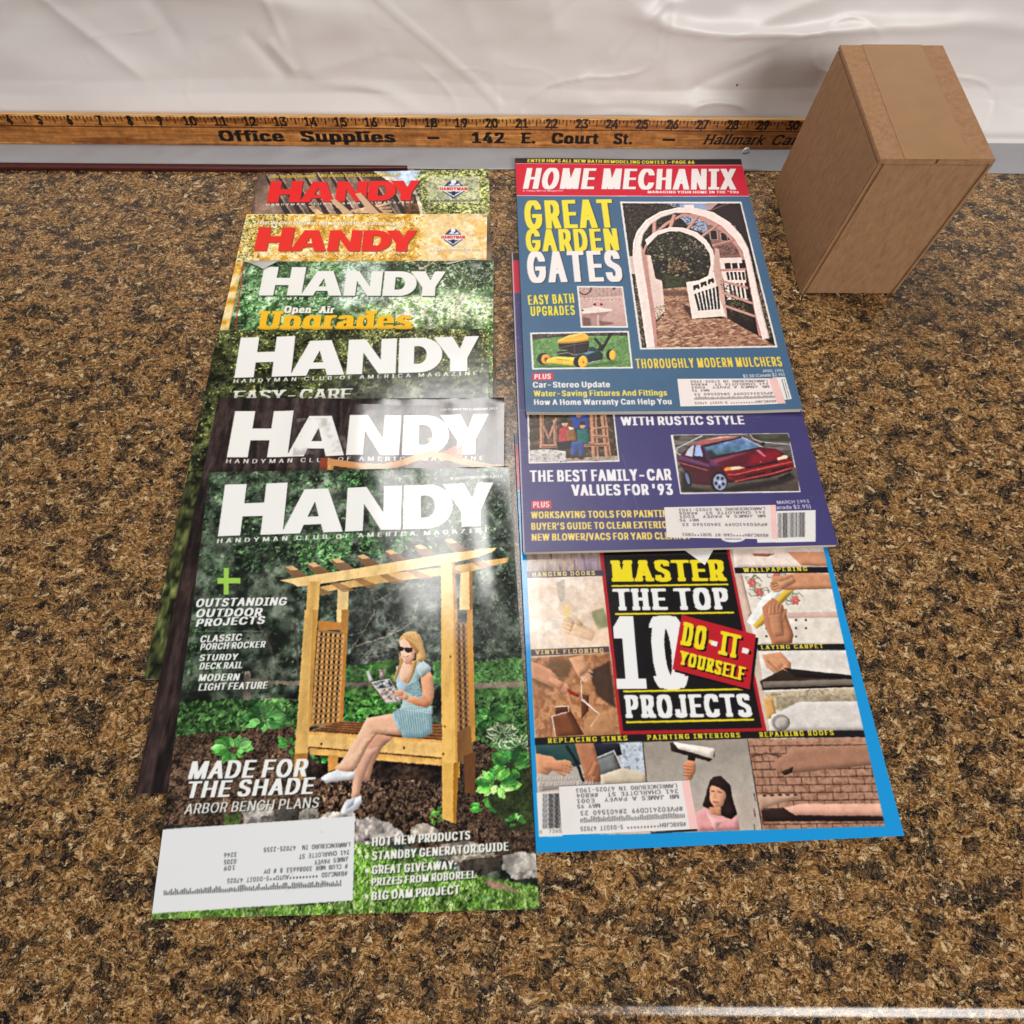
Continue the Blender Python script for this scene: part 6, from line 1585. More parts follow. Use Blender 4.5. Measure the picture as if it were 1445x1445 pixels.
    cv.grad(B5, [(660, 230), (1170, 216), (1240, 655), (700, 672)], (150, 140, 130), (196, 186, 176)); cv.poly(B5, [(920, 520), (1130, 470), (1190, 460), (1240, 655), (930, 662)], (178, 162, 150), .7, 1.5)
    cv.tex(B5, [(1168, 216), (1880, 205), (1880, 650), (1238, 655)], [(158, 116, 94), (180, 138, 114), (146, 104, 84)], cell=20, seed=13)
    for j in range(11):
        y = 250 + j * 38; cv.line(B5, [(1172 + j * 7, y), (1880, y - 8)], .45, (70, 44, 36))
        for i in range(9): cv.line(B5, [(1200 + i * 76 + (j % 2) * 38, y), (1206 + i * 76 + (j % 2) * 38, y + 38)], .4, (76, 48, 40))
    cv.poly(B5, [(1290, 330), (1400, 255), (1880, 240), (1880, 330), (1360, 385), (1310, 370)], (166, 120, 96)); cv.poly(B5, [(1330, 375), (1390, 350), (1385, 380), (1345, 392)], (60, 38, 30)); cv.line(B5, [(1190, 300), (1260, 285), (1330, 300)], .8, (90, 58, 46))
    cv.poly(B5, [(1235, 560), (1390, 545), (1880, 590), (1880, 615), (1245, 615)], (50, 32, 28)); cv.poly(B5, [(1345, 550), (1427, 530), (1880, 530), (1880, 590), (1400, 585)], (226, 170, 148)); cv.poly(B5, [(1215, 490), (1400, 480), (1400, 505), (1220, 560)], (190, 152, 128))
    for k in range(5): cv.oval(B5, (1250 + k * 38, 490 - k), 10, 5, (60, 40, 34))
    cv.line(B5, [(660, 230), (700, 670)], .4, (60, 50, 46)); cv.line(B5, [(1168, 216), (1240, 655)], .4, (60, 50, 46))
    # painter with a roller
    cv.poly(B5, [(790, 235), (810, 228), (1005, 262), (1010, 300), (985, 325), (800, 275)], (56, 42, 38)); cv.poly(B5, [(806, 228), (1008, 262), (1002, 312), (830, 262)], (232, 222, 212)); 
    cv.poly(B5, [(880, 295), (915, 300), (898, 405), (872, 405)], (40, 28, 28))
    cv.poly(B5, [(856, 335), (880, 318), (915, 325), (918, 370), (895, 415), (866, 410)], (206, 140, 104))
    for k in range(4): cv.line(B5, [(858, 345 + k * 16), (898, 352 + k * 14)], .4, (140, 84, 62))
    cv.poly(B5, [(905, 580), (965, 545), (1070, 590), (1120, 600), (1132, 660), (920, 664)], (220, 158, 158)); cv.poly(B5, [(955, 550), (990, 590), (1030, 610), (1060, 600), (1010, 660)], (232, 178, 176))
    cv.poly(B5, [(1000, 400), (1040, 395), (1085, 440), (1100, 520), (1118, 580), (1090, 606), (1050, 590), (950, 540), (970, 470), (985, 420)], (46, 30, 28))
    cv.poly(B5, [(985, 450), (1010, 430), (1050, 445), (1066, 490), (1050, 540), (1010, 552), (985, 515)], (216, 156, 124)); cv.poly(B5, [(980, 545), (1040, 545), (1040, 590), (990, 580)], (196, 136, 106)); cv.poly(B5, [(1000, 420), (1060, 430), (1070, 480), (1030, 450), (995, 440)], (46, 30, 28))
    cv.line(B5, [(992, 468), (1006, 470)], .5, (60, 40, 36)); cv.line(B5, [(1026, 472), (1042, 476)], .5, (60, 40, 36)); cv.line(B5, [(1002, 520), (1026, 522)], .6, (160, 70, 66)); cv.line(B5, [(1012, 480), (1006, 500), (1016, 503)], .3, (170, 112, 88))
    cv.vol = 0
    cv.photo(B5, [(140, 250), (1250, 216), (1880, 200), (1900, 700), (150, 700)], .08, .17, .07, .03, 5, cell=4)
    cv.line(B5, [(660, 230), (700, 670)], .4, (60, 50, 46)); cv.line(B5, [(1168, 216), (1240, 655)], .4, (60, 50, 46))
    for s_, p0, p1 in (("REPLACING SINKS", (200, 236), (588, 222)), ("PAINTING INTERIORS", (683, 220), (1136, 208)), ("REPAIRING ROOFS", (1228, 206), (1590, 196))):
        cv.text(B5, s_, p0, p1, 23, (232, 216, 50), bold=.10, slab=.09, boldy=.02, track=.28)
    # cyan frame again at the left and foot
    cv.poly(v, [(-60, -236), (92, -238), (98, 125), (135, 900), (160, 1420), (40, 1420)], cyan)
    cv.poly(B5, [(60, 692), (156, 692), (1900, 636), (1960, 800), (60, 860)], cyan)
    cv.poly(v, [(1518, -80), (1599, 300), (1708, 790), (1774, 1080), (1846, 1403), (2100, 1403), (1900, -80)], cyan)
    cv.poly(B5, [(145, 478), (268, 470), (272, 688), (156, 692)], (228, 226, 222)); cv.bars(B5, (172, 652), (262, 648), 170, 9, (36, 34, 36), 16, 0, .55)
    cv.text(B5, "0", (160, 676), (172, 676), 15, (60, 60, 60)); cv.text(B5, "7265", (206, 674), (266, 670), 17, (60, 60, 60))
    cv.text(B5, "FEBRUARY 1994", (148, 418), (346, 411), 17, (240, 236, 230), bold=.05, shear=.2, shadow=(60, 40, 36), sh_off=(.2, .2)); cv.text(B5, "$2.50 (Canada $2.95)", (150, 446), (420, 436), 17, (240, 236, 230), bold=.05, shear=.2, shadow=(60, 40, 36), sh_off=(.2, .2))
    cv.poly(B5, [(700, 668), (925, 650), (925, 664), (700, 676)], (40, 36, 40))
art_h3(h3.cv); h3.build()
q = ((252, 447), (886, 416), (928, 652), (268, 682))
h3.sticker("mailing_label", B5, q, (226, 222, 220), label_art(B5, *q, ROWS("#BXBCJBH********** 5-DIGIT 47025"), .06, 3, (.14, .92, .64, .13)))

# --- March 1993
h2 = Magazine("home_magazine", "purple magazine with a red sedan photo and family-car headline", GR_,
              dict(tl=(722, 357), bl=(738.5, 779.5)), T2 * 1.03, T2 * 2.57, 460, 187, T2, (64, 58, 112), wmm=206, wave=.4, seed=42, dense=(.50, 1), spine=(90, 84, 130), mat=MAT_SOFT_COVER)
def art_h2(cv):
    v = B3
    n = rnd_noise(cv.H, cv.W, 120, 6, 4); cv.a *= (1 + .10 * (n - .5))[..., None]
    cv.fill([cv.mm([(-2, -2), (300, -2), (300, 8.2), (-2, 8.2)])], (30, 26, 28)); cv.fill([cv.mm([(-2, 9), (300, 9), (300, 44), (-2, 44)])], (200, 24, 46)); cv.fill([cv.mm([(-2, 44), (300, 44), (300, 45), (-2, 45)])], (232, 228, 226))
    cv.text(PX, "MASTER", (738, 413), (1040, 411), 34, (236, 230, 228), bold=.09, shear=.2, cond=.8)
    P = [(96, -70), (510, -75), (548, 280), (107, 290)]; I = [(104, -62), (503, -67), (540, 272), (114, 282)]
    frame_photo(cv, v, P, I)
    cv.tex(v, I, [(44, 32, 26), (84, 62, 46), (60, 48, 36), (110, 84, 62)], cell=16, seed=3)
    cv.leaves(v, I, [(70, 60, 40), (50, 46, 30), (110, 90, 64), (90, 84, 54)], 400, (1, 3), 2)
    lg = (186, 134, 104)
    for pts, w in (([(165, -60), (172, 210)], 5), ([(232, 80), (236, 205)], 4), ([(412, -60), (430, 270)], 8), ([(468, 60), (490, 245)], 7), ([(165, 80), (205, 165), (240, 70)], 3), ([(165, 205), (490, 196)], 5), ([(240, 195), (420, 190)], 4), ([(420, 155), (490, 160)], 4), ([(420, 120), (490, 110)], 3)):
        cv.line(v, pts, w * .62, lg); cv.line(v, [(x + 4, y + 3) for x, y in pts], w * .2, (120, 80, 60))
    cv.tex(v, [(114, 225), (180, 218), (285, 228), (290, 276), (114, 282)], [(190, 186, 182), (222, 218, 212), (160, 154, 150)], cell=10, seed=7); cv.tex(v, [(290, 262), (540, 250), (540, 272), (290, 277)], [(150, 130, 112), (180, 164, 146)], cell=8, seed=8)
    cv.vol = 1.0
    # seated pair and a standing figure behind
    cv.poly(v, [(310, 60), (395, 55), (400, 120), (330, 120)], (40, 66, 140)); cv.oval(v, (352, 42), 20, 24, (196, 140, 112)); cv.poly(v, [(255, 120), (300, 105), (320, 150), (300, 185), (250, 190)], (176, 60, 62)); cv.poly(v, [(300, 110), (325, 115), (330, 150), (312, 160)], (222, 216, 210))
    cv.oval(v, (282, 94), 15, 17, (206, 150, 122)); cv.poly(v, [(266, 92), (270, 76), (292, 74), (298, 90)], (30, 22, 20)); cv.poly(v, [(240, 185), (320, 178), (322, 215), (250, 222)], (34, 30, 36)); cv.poly(v, [(286, 130), (330, 120), (338, 175), (296, 180)], (150, 96, 52))
    cv.poly(v, [(340, 125), (390, 120), (405, 165), (395, 195), (345, 195)], (30, 100, 96)); cv.oval(v, (368, 104), 14, 16, (200, 146, 118)); cv.poly(v, [(353, 102), (358, 86), (380, 86), (384, 102)], (44, 30, 22)); cv.poly(v, [(312, 185), (375, 180), (374, 255), (352, 260), (345, 215), (330, 255), (312, 250)], (54, 78, 140))
    cv.poly(v, [(312, 250), (330, 250), (330, 265), (312, 265)], (70, 44, 34)); cv.poly(v, [(346, 252), (372, 250), (372, 268), (346, 268)], (90, 40, 34))
    cv.vol = 0
    cv.photo(v, I, .15, 0, .16, .06, 7, cell=2)
    sh = dict(shadow=(34, 30, 70), sh_off=(.3, .3))
    wt, yl = (238, 234, 236), (238, 210, 96)
    cv.text(v, "WITH RUSTIC STYLE", (556, 104), (1156, 98), 41, wt, bold=.09, boldy=.02, cond=.85, **sh)
    cv.text(v, "THE BEST FAMILY-CAR", (113, 378), (803, 369), 54, wt, bold=.09, boldy=.02, cond=.72, **sh); cv.text(v, "VALUES FOR '93", (316, 445), (809, 440), 52, wt, bold=.09, boldy=.02, cond=.72, **sh)
    cv.poly(v, [(119, 470), (216, 468), (218, 509), (121, 512)], (196, 40, 56)); cv.text(v, "PLUS", (128, 503), (208, 501), 28, wt, bold=.08, shear=.12)
    for s_, a, b in (("WORKSAVING TOOLS FOR PAINTING", (118, 556), (812, 548)), ("BUYER'S GUIDE TO CLEAR EXTERIORS", (120, 611), (830, 602)), ("NEW BLOWER/VACS FOR YARD CLEANUP", (122, 664), (902, 655))):
        cv.text(v, s_, a, b, 33, yl, bold=.085, boldy=.02, cond=.8)
    # the red sedan
    P = [(796, 150), (1368, 142), (1428, 428), (843, 438)]; I = [(808, 158), (1360, 150), (1416, 420), (852, 429)]
    frame_photo(cv, v, P, I)
    C = CR
    cv.tex(C, [(0, 75), (1300, 55), (1430, 705), (90, 720)], [(84, 78, 78), (108, 100, 98), (72, 64, 60), (124, 116, 112)], cell=40, seed=12, stretch=(5, 1))
    cv.grad(C, [(70, 480), (1400, 440), (1430, 705), (90, 720)], (98, 88, 78), (74, 62, 54), noise=.2, seed=5, cell=20)
    cv.poly(C, [(840, 60), (1300, 58), (1330, 150), (980, 130), (890, 100)], (66, 62, 50)); cv.poly(C, [(960, 70), (1200, 66), (1160, 110), (1000, 110)], (84, 92, 56), .7, .6)
    cv.line(C, [(870, 60), (900, 110), (1000, 150), (1330, 178)], .7, (200, 196, 200)); cv.line(C, [(330, 76), (40, 220), (36, 270), (90, 300)], .8, (206, 200, 196)); cv.poly(C, [(0, 75), (90, 74), (60, 120), (10, 130)], (60, 60, 44))
    cv.poly(C, [(90, 470), (200, 660), (480, 715), (700, 640), (1180, 570), (1340, 500), (1390, 560), (1200, 640), (700, 715), (100, 720)], (34, 28, 28), .8, .8)
    body = [(45, 310), (90, 295), (200, 180), (300, 130), (520, 85), (770, 82), (900, 140), (1010, 210), (1160, 225), (1260, 285), (1345, 350), (1360, 440), (1330, 480), (1100, 550), (760, 600), (620, 610), (560, 650), (460, 640), (200, 620), (150, 520), (75, 400)]
    cv.vol = 1.6; cv.poly(C, body, (72, 15, 32)); cv.vol = 0
    cv.poly(C, [(200, 180), (300, 130), (520, 85), (770, 82), (690, 110), (340, 180), (330, 200)], (160, 96, 92)); cv.poly(C, [(340, 130), (540, 88), (740, 84), (560, 104)], (232, 200, 190), .8)
    cv.poly(C, [(130, 300), (160, 240), (210, 190), (245, 182), (225, 320)], (190, 194, 206)); cv.poly(C, [(236, 305), (250, 190), (300, 185), (335, 290), (330, 320)], (160, 178, 222)); cv.line(C, [(245, 182), (225, 325)], .8, (40, 30, 50))
    cv.grad(C, [(345, 210), (700, 120), (770, 95), (820, 100), (1000, 205), (700, 270), (390, 338)], (116, 150, 206), (58, 84, 92), noise=.35, seed=8, cell=24)
    cv.poly(C, [(390, 338), (360, 260), (420, 240), (500, 300), (700, 262), (700, 278)], (40, 44, 44), .8, .4); cv.line(C, [(345, 205), (700, 115), (775, 92)], .9, (50, 30, 44)); cv.line(C, [(390, 340), (700, 276), (1005, 210)], 1.1, (28, 18, 26))
    cv.line(C, [(330, 180), (395, 345)], 1.4, (70, 44, 80)); cv.line(C, [(775, 92), (1010, 208)], .7, (220, 190, 190))
    cv.poly(C, [(45, 310), (90, 300), (400, 400), (420, 440), (70, 350)], (110, 70, 120), .8, .5); cv.poly(C, [(400, 345), (560, 320), (620, 380), (520, 420), (420, 420)], (104, 62, 120), .8, .8)
    cv.poly(C, [(430, 340), (1000, 215), (1160, 228), (1240, 285), (1170, 350), (820, 430), (560, 440)], (92, 17, 36)); cv.poly(C, [(900, 300), (1160, 240), (1240, 290), (1170, 350), (830, 425)], (140, 16, 36), .9, 1.6); cv.poly(C, [(650, 315), (720, 300), (850, 355), (830, 365)], (84, 16, 34), .8, .3); cv.poly(C, [(930, 240), (970, 235), (1050, 310), (1030, 320)], (224, 140, 150), .7, .3)
    cv.poly(C, [(440, 350), (700, 290), (900, 250), (680, 320), (480, 390)], (176, 104, 130), .5, .6)
    cv.poly(C, [(560, 440), (820, 440), (1180, 370), (1310, 335), (1360, 400), (1355, 445), (1100, 520), (700, 590), (620, 560)], (132, 22, 32)); cv.poly(C, [(620, 530), (1350, 400), (1355, 440), (1100, 520), (680, 590)], (98, 16, 26))
    cv.line(C, [(822, 446), (1180, 376)], 1.3, (44, 14, 20)); cv.line(C, [(620, 520), (700, 520), (1340, 372)], .6, (236, 110, 96)); cv.line(C, [(700, 596), (1100, 512), (1355, 440)], .6, (232, 100, 90))
    cv.poly(C, [(810, 530), (1030, 488), (1040, 505), (830, 545)], (40, 14, 18)); cv.poly(C, [(1110, 468), (1280, 420), (1290, 436), (1120, 490)], (40, 14, 18))
    cv.poly(C, [(570, 465), (600, 435), (660, 430), (650, 470), (590, 480)], (222, 140, 64)); cv.poly(C, [(655, 430), (740, 422), (815, 440), (740, 460), (650, 470)], (224, 196, 166)); cv.poly(C, [(1175, 330), (1260, 295), (1300, 310), (1290, 335), (1180, 360)], (232, 206, 168)); cv.oval(C, (990, 376), 8, 5, (220, 210, 210))
    cv.poly(C, [(230, 335), (290, 305), (330, 320), (330, 345), (250, 350)], (30, 26, 36)); cv.poly(C, [(330, 320), (360, 330), (375, 375), (345, 375)], (36, 24, 40)); cv.poly(C, [(975, 165), (1030, 150), (1040, 175), (1010, 195)], (30, 26, 30))
    cv.poly(C, [(90, 380), (380, 430), (400, 470), (420, 620), (200, 620), (150, 500)], (74, 26, 34), .75, .6); cv.line(C, [(80, 385), (390, 470)], .6, (190, 110, 110))
    cv.oval(C, (520, 600), 96, 112, (22, 20, 26), 1, .15); cv.oval(C, (526, 604), 76, 94, (150, 156, 180), 1, -.15); 
    for k in range(5):
        a = k * 1.257 + .4; cv.oval(C, (526 + 44 * math.cos(a), 604 + 54 * math.sin(a)), 17, 21, (38, 40, 66))
    cv.oval(C, (526, 604), 14, 18, (190, 200, 226)); cv.oval(C, (165, 560), 34, 92, (26, 24, 30), 1, -.3); cv.oval(C, (160, 560), 20, 70, (108, 118, 150), 1, -.3); cv.poly(C, [(1180, 560), (1320, 490), (1340, 520), (1280, 560), (1200, 575)], (28, 24, 24))
    cv.photo(v, I, .06, .34, .08, .03, 9, cell=3)
    # price, bar code, white lens mark
    cv.text(v, "MARCH 1993", (1315, 486), (1470, 480), 16, wt, bold=.03); cv.text(v, "$2.50 (Canada $2.95)", (1196, 515), (1478, 506), 18, wt, bold=.03)
    cv.poly(v, [(1308, 520), (1500, 515), (1500, 668), (1218, 674), (1214, 655), (1300, 650)], (230, 226, 222)); cv.bars(v, (1314, 650), (1450, 646), 120, 11, (36, 34, 36), 20, 0, .5)
    cv.oval(v, (1100, 652), 58, 20, (226, 222, 220)); cv.line(v, [(1060, 655), (1140, 655)], .8, (120, 110, 120))
    # wear along the fold
    rg = np.random.RandomState(4)
    cv.fill([cv.mm([(-2, -2), (1.0, -2), (1.0, 300), (-2, 300)])], (196, 190, 196), .8)
    for i in range(60):
        y = rg.uniform(50, 268); x = rg.uniform(0, 5) if i % 2 else rg.uniform(0, 200); a = rg.normal(0, .5)
        cv.fill([cv.mm([(x, y), (x + rg.uniform(1, 6), y + a), (x + rg.uniform(1, 5), y + a + .25), (x, y + .3)])], (150, 146, 180), .5)
    for y in (92, 118, 161): cv.fill([cv.mm([(0, y), (16, y + 1.2), (16, y + 1.6), (0, y + .4)])], (176, 172, 196), .7)
    cv.line(v, [(560, 240), (640, 520)], .4, (110, 106, 150), .6)
art_h2(h2.cv); h2.build()
q = ((764, 502), (1306, 490), (1314, 657), (778, 648))
h2.sticker("mailing_label", B3, q, (224, 216, 212), label_art(B3, *q, ROWS("#BXBCJBH****CAR-RT SORT**CR01"), .05, 5))

# --- April 1994: on top
def lift1(u, v): return 0.8 * np.exp(-(v / .05) ** 2) * (0.5 + 0.5 * np.sin(u * 7 + .6)) + .9 * np.exp(-((1 - v) / .04) ** 2) * .3
h1 = Magazine("home_magazine", "blue magazine with a white arched garden gate and yellow headline, topmost at right", GR_,
              dict(tl=(727, 224), tr=(1045.3, 225.4), br=(1131.5, 579), bl=(742, 582.4)), T2 * 1.35, T2 * 2.95, 569, 296, T2, (66, 100, 132), wave=.5, seed=43, spine=(60, 92, 124), lift=lift1, mat=MAT_SOFT_COVER, curls=[(1, 1, 1.2, 24), (0, 1, .6, 18)])
def art_h1(cv):
    v = B1
    n = rnd_noise(cv.H, cv.W, 160, 9, 4); cv.a *= (1 + .08 * (n - .5))[..., None]
    wt, yl = (238, 230, 226), (236, 218, 60)
    cv.poly(v, [(20, 20), (1160, 20), (1160, 82), (20, 72)], (30, 24, 24)); cv.poly(v, [(20, 72), (400, 74), (1160, 80), (1190, 88), (1190, 228), (20, 228)], (206, 14, 46))
    cv.line(v, [(30, 74), (400, 76), (800, 79), (1150, 82)], .5, (232, 190, 190)); cv.line(v, [(40, 227), (500, 229), (1180, 230)], .7, (236, 220, 220))
    cv.text(v, "ENTER HM'S ALL NEW BATH REMODELING CONTEST-PAGE 66", (100, 68), (912, 73), 15, (232, 214, 60), bold=.11, boldy=.02, shear=.12)
    cv.text(v, "HOME MECHANIX", (78, 194), (1136, 198), 99, wt, bold=.09, boldy=.01, cond=.66, shear=.2, shadow=(120, 10, 34), sh_off=(.6, .6))
    cv.text(v, "A Times Mirror Magazine", (78, 208), (273, 207), 9, wt, bold=.05); cv.text(v, "MANAGING YOUR HOME IN THE '90s", (684, 215), (1128, 216), 12, wt, bold=.12, boldy=.02, shear=.15)
    hd = dict(bold=.075, boldy=.012, cond=.55, track=.03, shadow=(22, 26, 34), sh_off=(.8, .8))
    cv.text(v, "GREAT", (90, 388), (529, 380), 134, yl, **hd); cv.text(v, "GARDEN", (95, 498), (548, 492), 105, yl, **hd); cv.text(v, "GATES", (103, 648), (566, 640), 146, wt, **hd)
    # ------- gate photograph
    P = [(30, 26), (1060, 28), (1368, 1266), (200, 1284)]; I = [(48, 40), (1050, 42), (1348, 1252), (215, 1270)]
    g = B6
    frame_photo(cv, g, P, I); cv.clip_to(g, I)
    cv.tex(g, I, [(22, 16, 16), (44, 34, 30), (66, 54, 44), (30, 22, 22)], cell=14, seed=14)
    cv.leaves(g, [(50, 40), (560, 40), (400, 260), (100, 480), (90, 480)], [(60, 54, 44), (40, 34, 28), (90, 84, 72), (26, 20, 20), (120, 116, 108)], 900, (.8, 2), 3)
    cv.poly(g, [(420, 42), (770, 42), (780, 100), (560, 110)], (150, 166, 200)); cv.leaves(g, [(400, 42), (560, 42), (500, 110), (380, 110)], [(50, 44, 38), (80, 74, 66)], 200, (.8, 2), 4)
    cv.poly(g, [(520, 150), (700, 130), (820, 190), (760, 300), (640, 260), (560, 180)], (160, 172, 200)); cv.leaves(g, [(540, 150), (820, 180), (800, 330), (620, 270)], [(40, 34, 32), (66, 60, 50), (96, 92, 84)], 320, (.8, 2), 5)
    cv.poly(g, [(750, 42), (860, 42), (800, 95), (770, 100)], (180, 150, 146)); cv.poly(g, [(860, 42), (1060, 42), (1130, 330), (900, 120), (800, 100)], (44, 30, 32)); cv.line(g, [(770, 110), (900, 60), (960, 40)], 1.2, (110, 84, 80))
    cv.poly(g, [(760, 220), (1010, 230), (1080, 480), (1080, 520), (840, 500)], (140, 100, 94)); 
    for q4 in ([(790, 270), (850, 268), (860, 350), (800, 350)], [(880, 290), (985, 280), (1000, 360), (890, 360)]): cv.poly(g, q4, (40, 28, 30)); cv.line(g, q4 + q4[:1], .6, (196, 168, 160))
    cv.line(g, [(930, 285), (945, 360)], .5, (196, 168, 160)); cv.leaves(g, [(850, 400), (1020, 400), (1040, 480), (860, 480)], [(60, 40, 36), (90, 66, 56)], 160, (.8, 2), 6)
    # inner opening: dark garden
    op = [(250, 470), (260, 400), (340, 320), (450, 280), (560, 280), (680, 320), (770, 400), (820, 500), (820, 580), (760, 650), (700, 690), (590, 710), (600, 760), (400, 770), (330, 680), (300, 560)]
    cv.tex(g, op, [(18, 13, 14), (34, 27, 24), (54, 46, 38)], cell=10, seed=18); cv.leaves(g, [(300, 320), (720, 330), (760, 480), (320, 480)], [(60, 54, 44), (36, 30, 26), (90, 84, 70), (24, 18, 18)], 500, (.7, 1.8), 7)
    cv.leaves(g, [(430, 560), (520, 500), (610, 560), (600, 620), (440, 640)], [(160, 120, 70), (190, 140, 100), (120, 96, 54), (214, 160, 140), (96, 80, 44)], 260, (.8, 2), 8)
    cv.leaves(g, op, [(84, 76, 60), (52, 46, 36), (120, 112, 88), (30, 24, 22), (66, 62, 44), (22, 16, 16)], 900, (.7, 2), 31)
    cv.leaves(g, [(260, 330), (480, 290), (560, 400), (420, 500), (280, 480)], [(130, 122, 100), (96, 90, 70), (160, 152, 130)], 130, (.6, 1.5), 32)
    cv.leaves(g, [(600, 330), (760, 400), (740, 480), (560, 420)], [(150, 146, 140), (110, 104, 84), (196, 190, 190)], 120, (.6, 1.5), 33)
    cv.leaves(g, op, [(96, 92, 60), (70, 74, 44), (130, 122, 92), (20, 16, 16), (28, 22, 20)], 220, (1.6, 3.6), 35, aspect=.7)
    cv.tex(g, [(400, 640), (620, 690), (620, 770), (400, 770)], [(34, 36, 26), (70, 76, 46), (50, 52, 34)], cell=8, seed=34, soft=.8)
    # brick path, herringbone
    br = [(380, 770), (610, 750), (650, 1020), (940, 1020), (1210, 1170), (1348, 1252), (340, 1270), (330, 1060), (400, 1000)]
    cv.tex(g, br, [(128, 88, 68), (160, 118, 94), (186, 144, 116)], cell=14, seed=19)
    rg = np.random.RandomState(11)
    cv_clip = cv.clip
    cv.clip_to(g, br)
    for j in range(40):
        for i in range(34):
            sc = .35 + 1.0 * j / 40; y = 760 + 520 * (j / 40) ** 1.25; x = 200 + i * 46 * sc + (j % 2) * 22 * sc
            c = np.array([(170, 120, 94), (194, 148, 118), (216, 180, 150), (146, 94, 74), (108, 66, 54)][rg.randint(5)], float)
            s_ = 1 if (i + j) % 2 else -1
            cv.poly(g, [(x, y), (x + 40 * sc, y - 9 * sc * s_), (x + 46 * sc, y + 8 * sc - 9 * sc * s_), (x + 6 * sc, y + 9 * sc)], c, .85)
    cv.clip_to(g, I)
    cv.poly(g, [(400, 780), (600, 790), (610, 830), (400, 830)], (70, 46, 44), .5, .5); cv.poly(g, [(560, 900), (640, 930), (640, 1010), (590, 960)], (60, 38, 38), .8, .3)
    cv.poly(g, [(950, 990), (1180, 1060), (1210, 1170), (1060, 1090)], (34, 22, 24), .95, .3)
    # greenery at the edges
    for E_ in ([(150, 620), (190, 640), (240, 1270), (190, 1250)], [(1180, 600), (1230, 640), (1320, 1180), (1270, 1180)]):
        cv.tex(g, E_, [(44, 36, 30), (90, 76, 60), (150, 130, 116)], cell=8, seed=20); cv.leaves(g, E_, [(70, 60, 40), (40, 32, 28), (180, 160, 150), (110, 96, 60)], 260, (.8, 2), 9)
    cv.poly(g, [(105, 490), (145, 490), (170, 640), (130, 640)], (214, 190, 184))
    # arch: rear ring, slats, front ring
    pk, wh = (196, 142, 132), (238, 216, 208)
    def ring(cx, cy, rx, ry, w, col, a0=180, a1=360, dy=0):
        o = _arc(cx, cy, rx, ry, a0, a1, 30); i_ = _arc(cx, cy, rx - w, ry - w, a1, a0, 30)
        cv.poly(g, o + i_, col)
    cv.poly(g, [(210, 470), (240, 400), (300, 300), (420, 200), (560, 125), (700, 135), (860, 210), (1000, 330), (1080, 480), (1090, 520), (1060, 520), (1030, 430), (930, 310), (800, 220), (660, 160), (560, 150), (440, 215), (320, 310), (250, 420), (235, 480)], pk)
    for a, b, w in (((320, 195), (320, 310), 40), ((490, 140), (450, 265), 36), ((690, 150), (590, 275), 34), ((860, 225), (715, 330), 30), ((1000, 350), (820, 400), 26)):
        cv.line(g, [a, b], w * .085, (200, 148, 136)); cv.line(g, [(a[0] + w * .4, a[1]), (b[0] + w * .4, b[1])], w * .02, (130, 84, 80))
    cv.poly(g, [(240, 350), (330, 280), (450, 243), (560, 245), (680, 285), (760, 350), (820, 440), (840, 540), (820, 620), (770, 680), (800, 560), (790, 470), (740, 390), (650, 320), (540, 280), (450, 278), (350, 310), (260, 400)], wh)
    cv.poly(g, [(835, 420), (870, 430), (940, 1020), (880, 1000), (820, 620)], (206, 166, 154)); cv.poly(g, [(240, 480), (285, 480), (300, 930), (270, 930)], (206, 160, 150)); cv.poly(g, [(260, 490), (290, 485), (330, 680), (385, 700), (410, 960), (340, 1030), (310, 940)], (226, 200, 190))
    cv.leaves(g, [(300, 930), (430, 900), (380, 1040), (320, 1040)], [(150, 120, 90), (200, 180, 150), (110, 90, 60)], 120, (.8, 2), 12)
    # side fence at right and lattice rails
    cv.poly(g, [(870, 505), (1060, 500), (1080, 610), (890, 620)], wh); cv.poly(g, [(890, 620), (1090, 610), (1120, 860), (940, 860)], wh)
    for k in range(3): cv.poly(g, [(915 + k * 62, 550), (965 + k * 58, 545), (975 + k * 58, 600), (925 + k * 62, 605)], (34, 26, 28))
    for k in range(5): cv.poly(g, [(932 + k * 33, 625), (950 + k * 33, 622), (962 + k * 33, 690), (944 + k * 33, 694)], (34, 26, 28)); cv.poly(g, [(950 + k * 34, 720), (966 + k * 34, 716), (990 + k * 33, 850), (974 + k * 33, 850)], (34, 26, 28))
    cv.leaves(g, [(880, 720), (960, 740), (1060, 860), (1120, 960), (960, 960)], [(60, 56, 36), (110, 110, 70), (150, 140, 90), (40, 34, 26)], 260, (.8, 2.2), 13)
    for a, b in (((880, 610), (1090, 600)), ((885, 700), (1110, 760)), ((900, 800), (1150, 890)), ((910, 910), (1170, 1000))): cv.line(g, [a, b], 2.6, pk)
    cv.poly(g, [(1080, 480), (1110, 520), (1240, 1180), (1205, 1165)], (190, 136, 126))
    # the low gate
    gp = [(590, 712), (700, 695), (770, 660), (825, 620), (860, 800), (925, 1000), (640, 1022)]
    cv.poly(g, gp, (240, 222, 214))
    for k in range(3):
        x = 650 + k * 62; y = 742 - k * 26; cv.poly(g, [(x, y), (x + 48, y - 14), (x + 56, y + 26), (x + 40, y + 30), (x + 34, y + 18), (x + 22, y + 20), (x + 20, y + 36), (x + 4, y + 40)], (34, 26, 26))
    for k in range(7): cv.poly(g, [(658 + k * 31, 812 - k * 10), (676 + k * 31, 806 - k * 10), (712 + k * 28, 950 - k * 2), (694 + k * 28, 956 - k * 2)], (34, 26, 26))
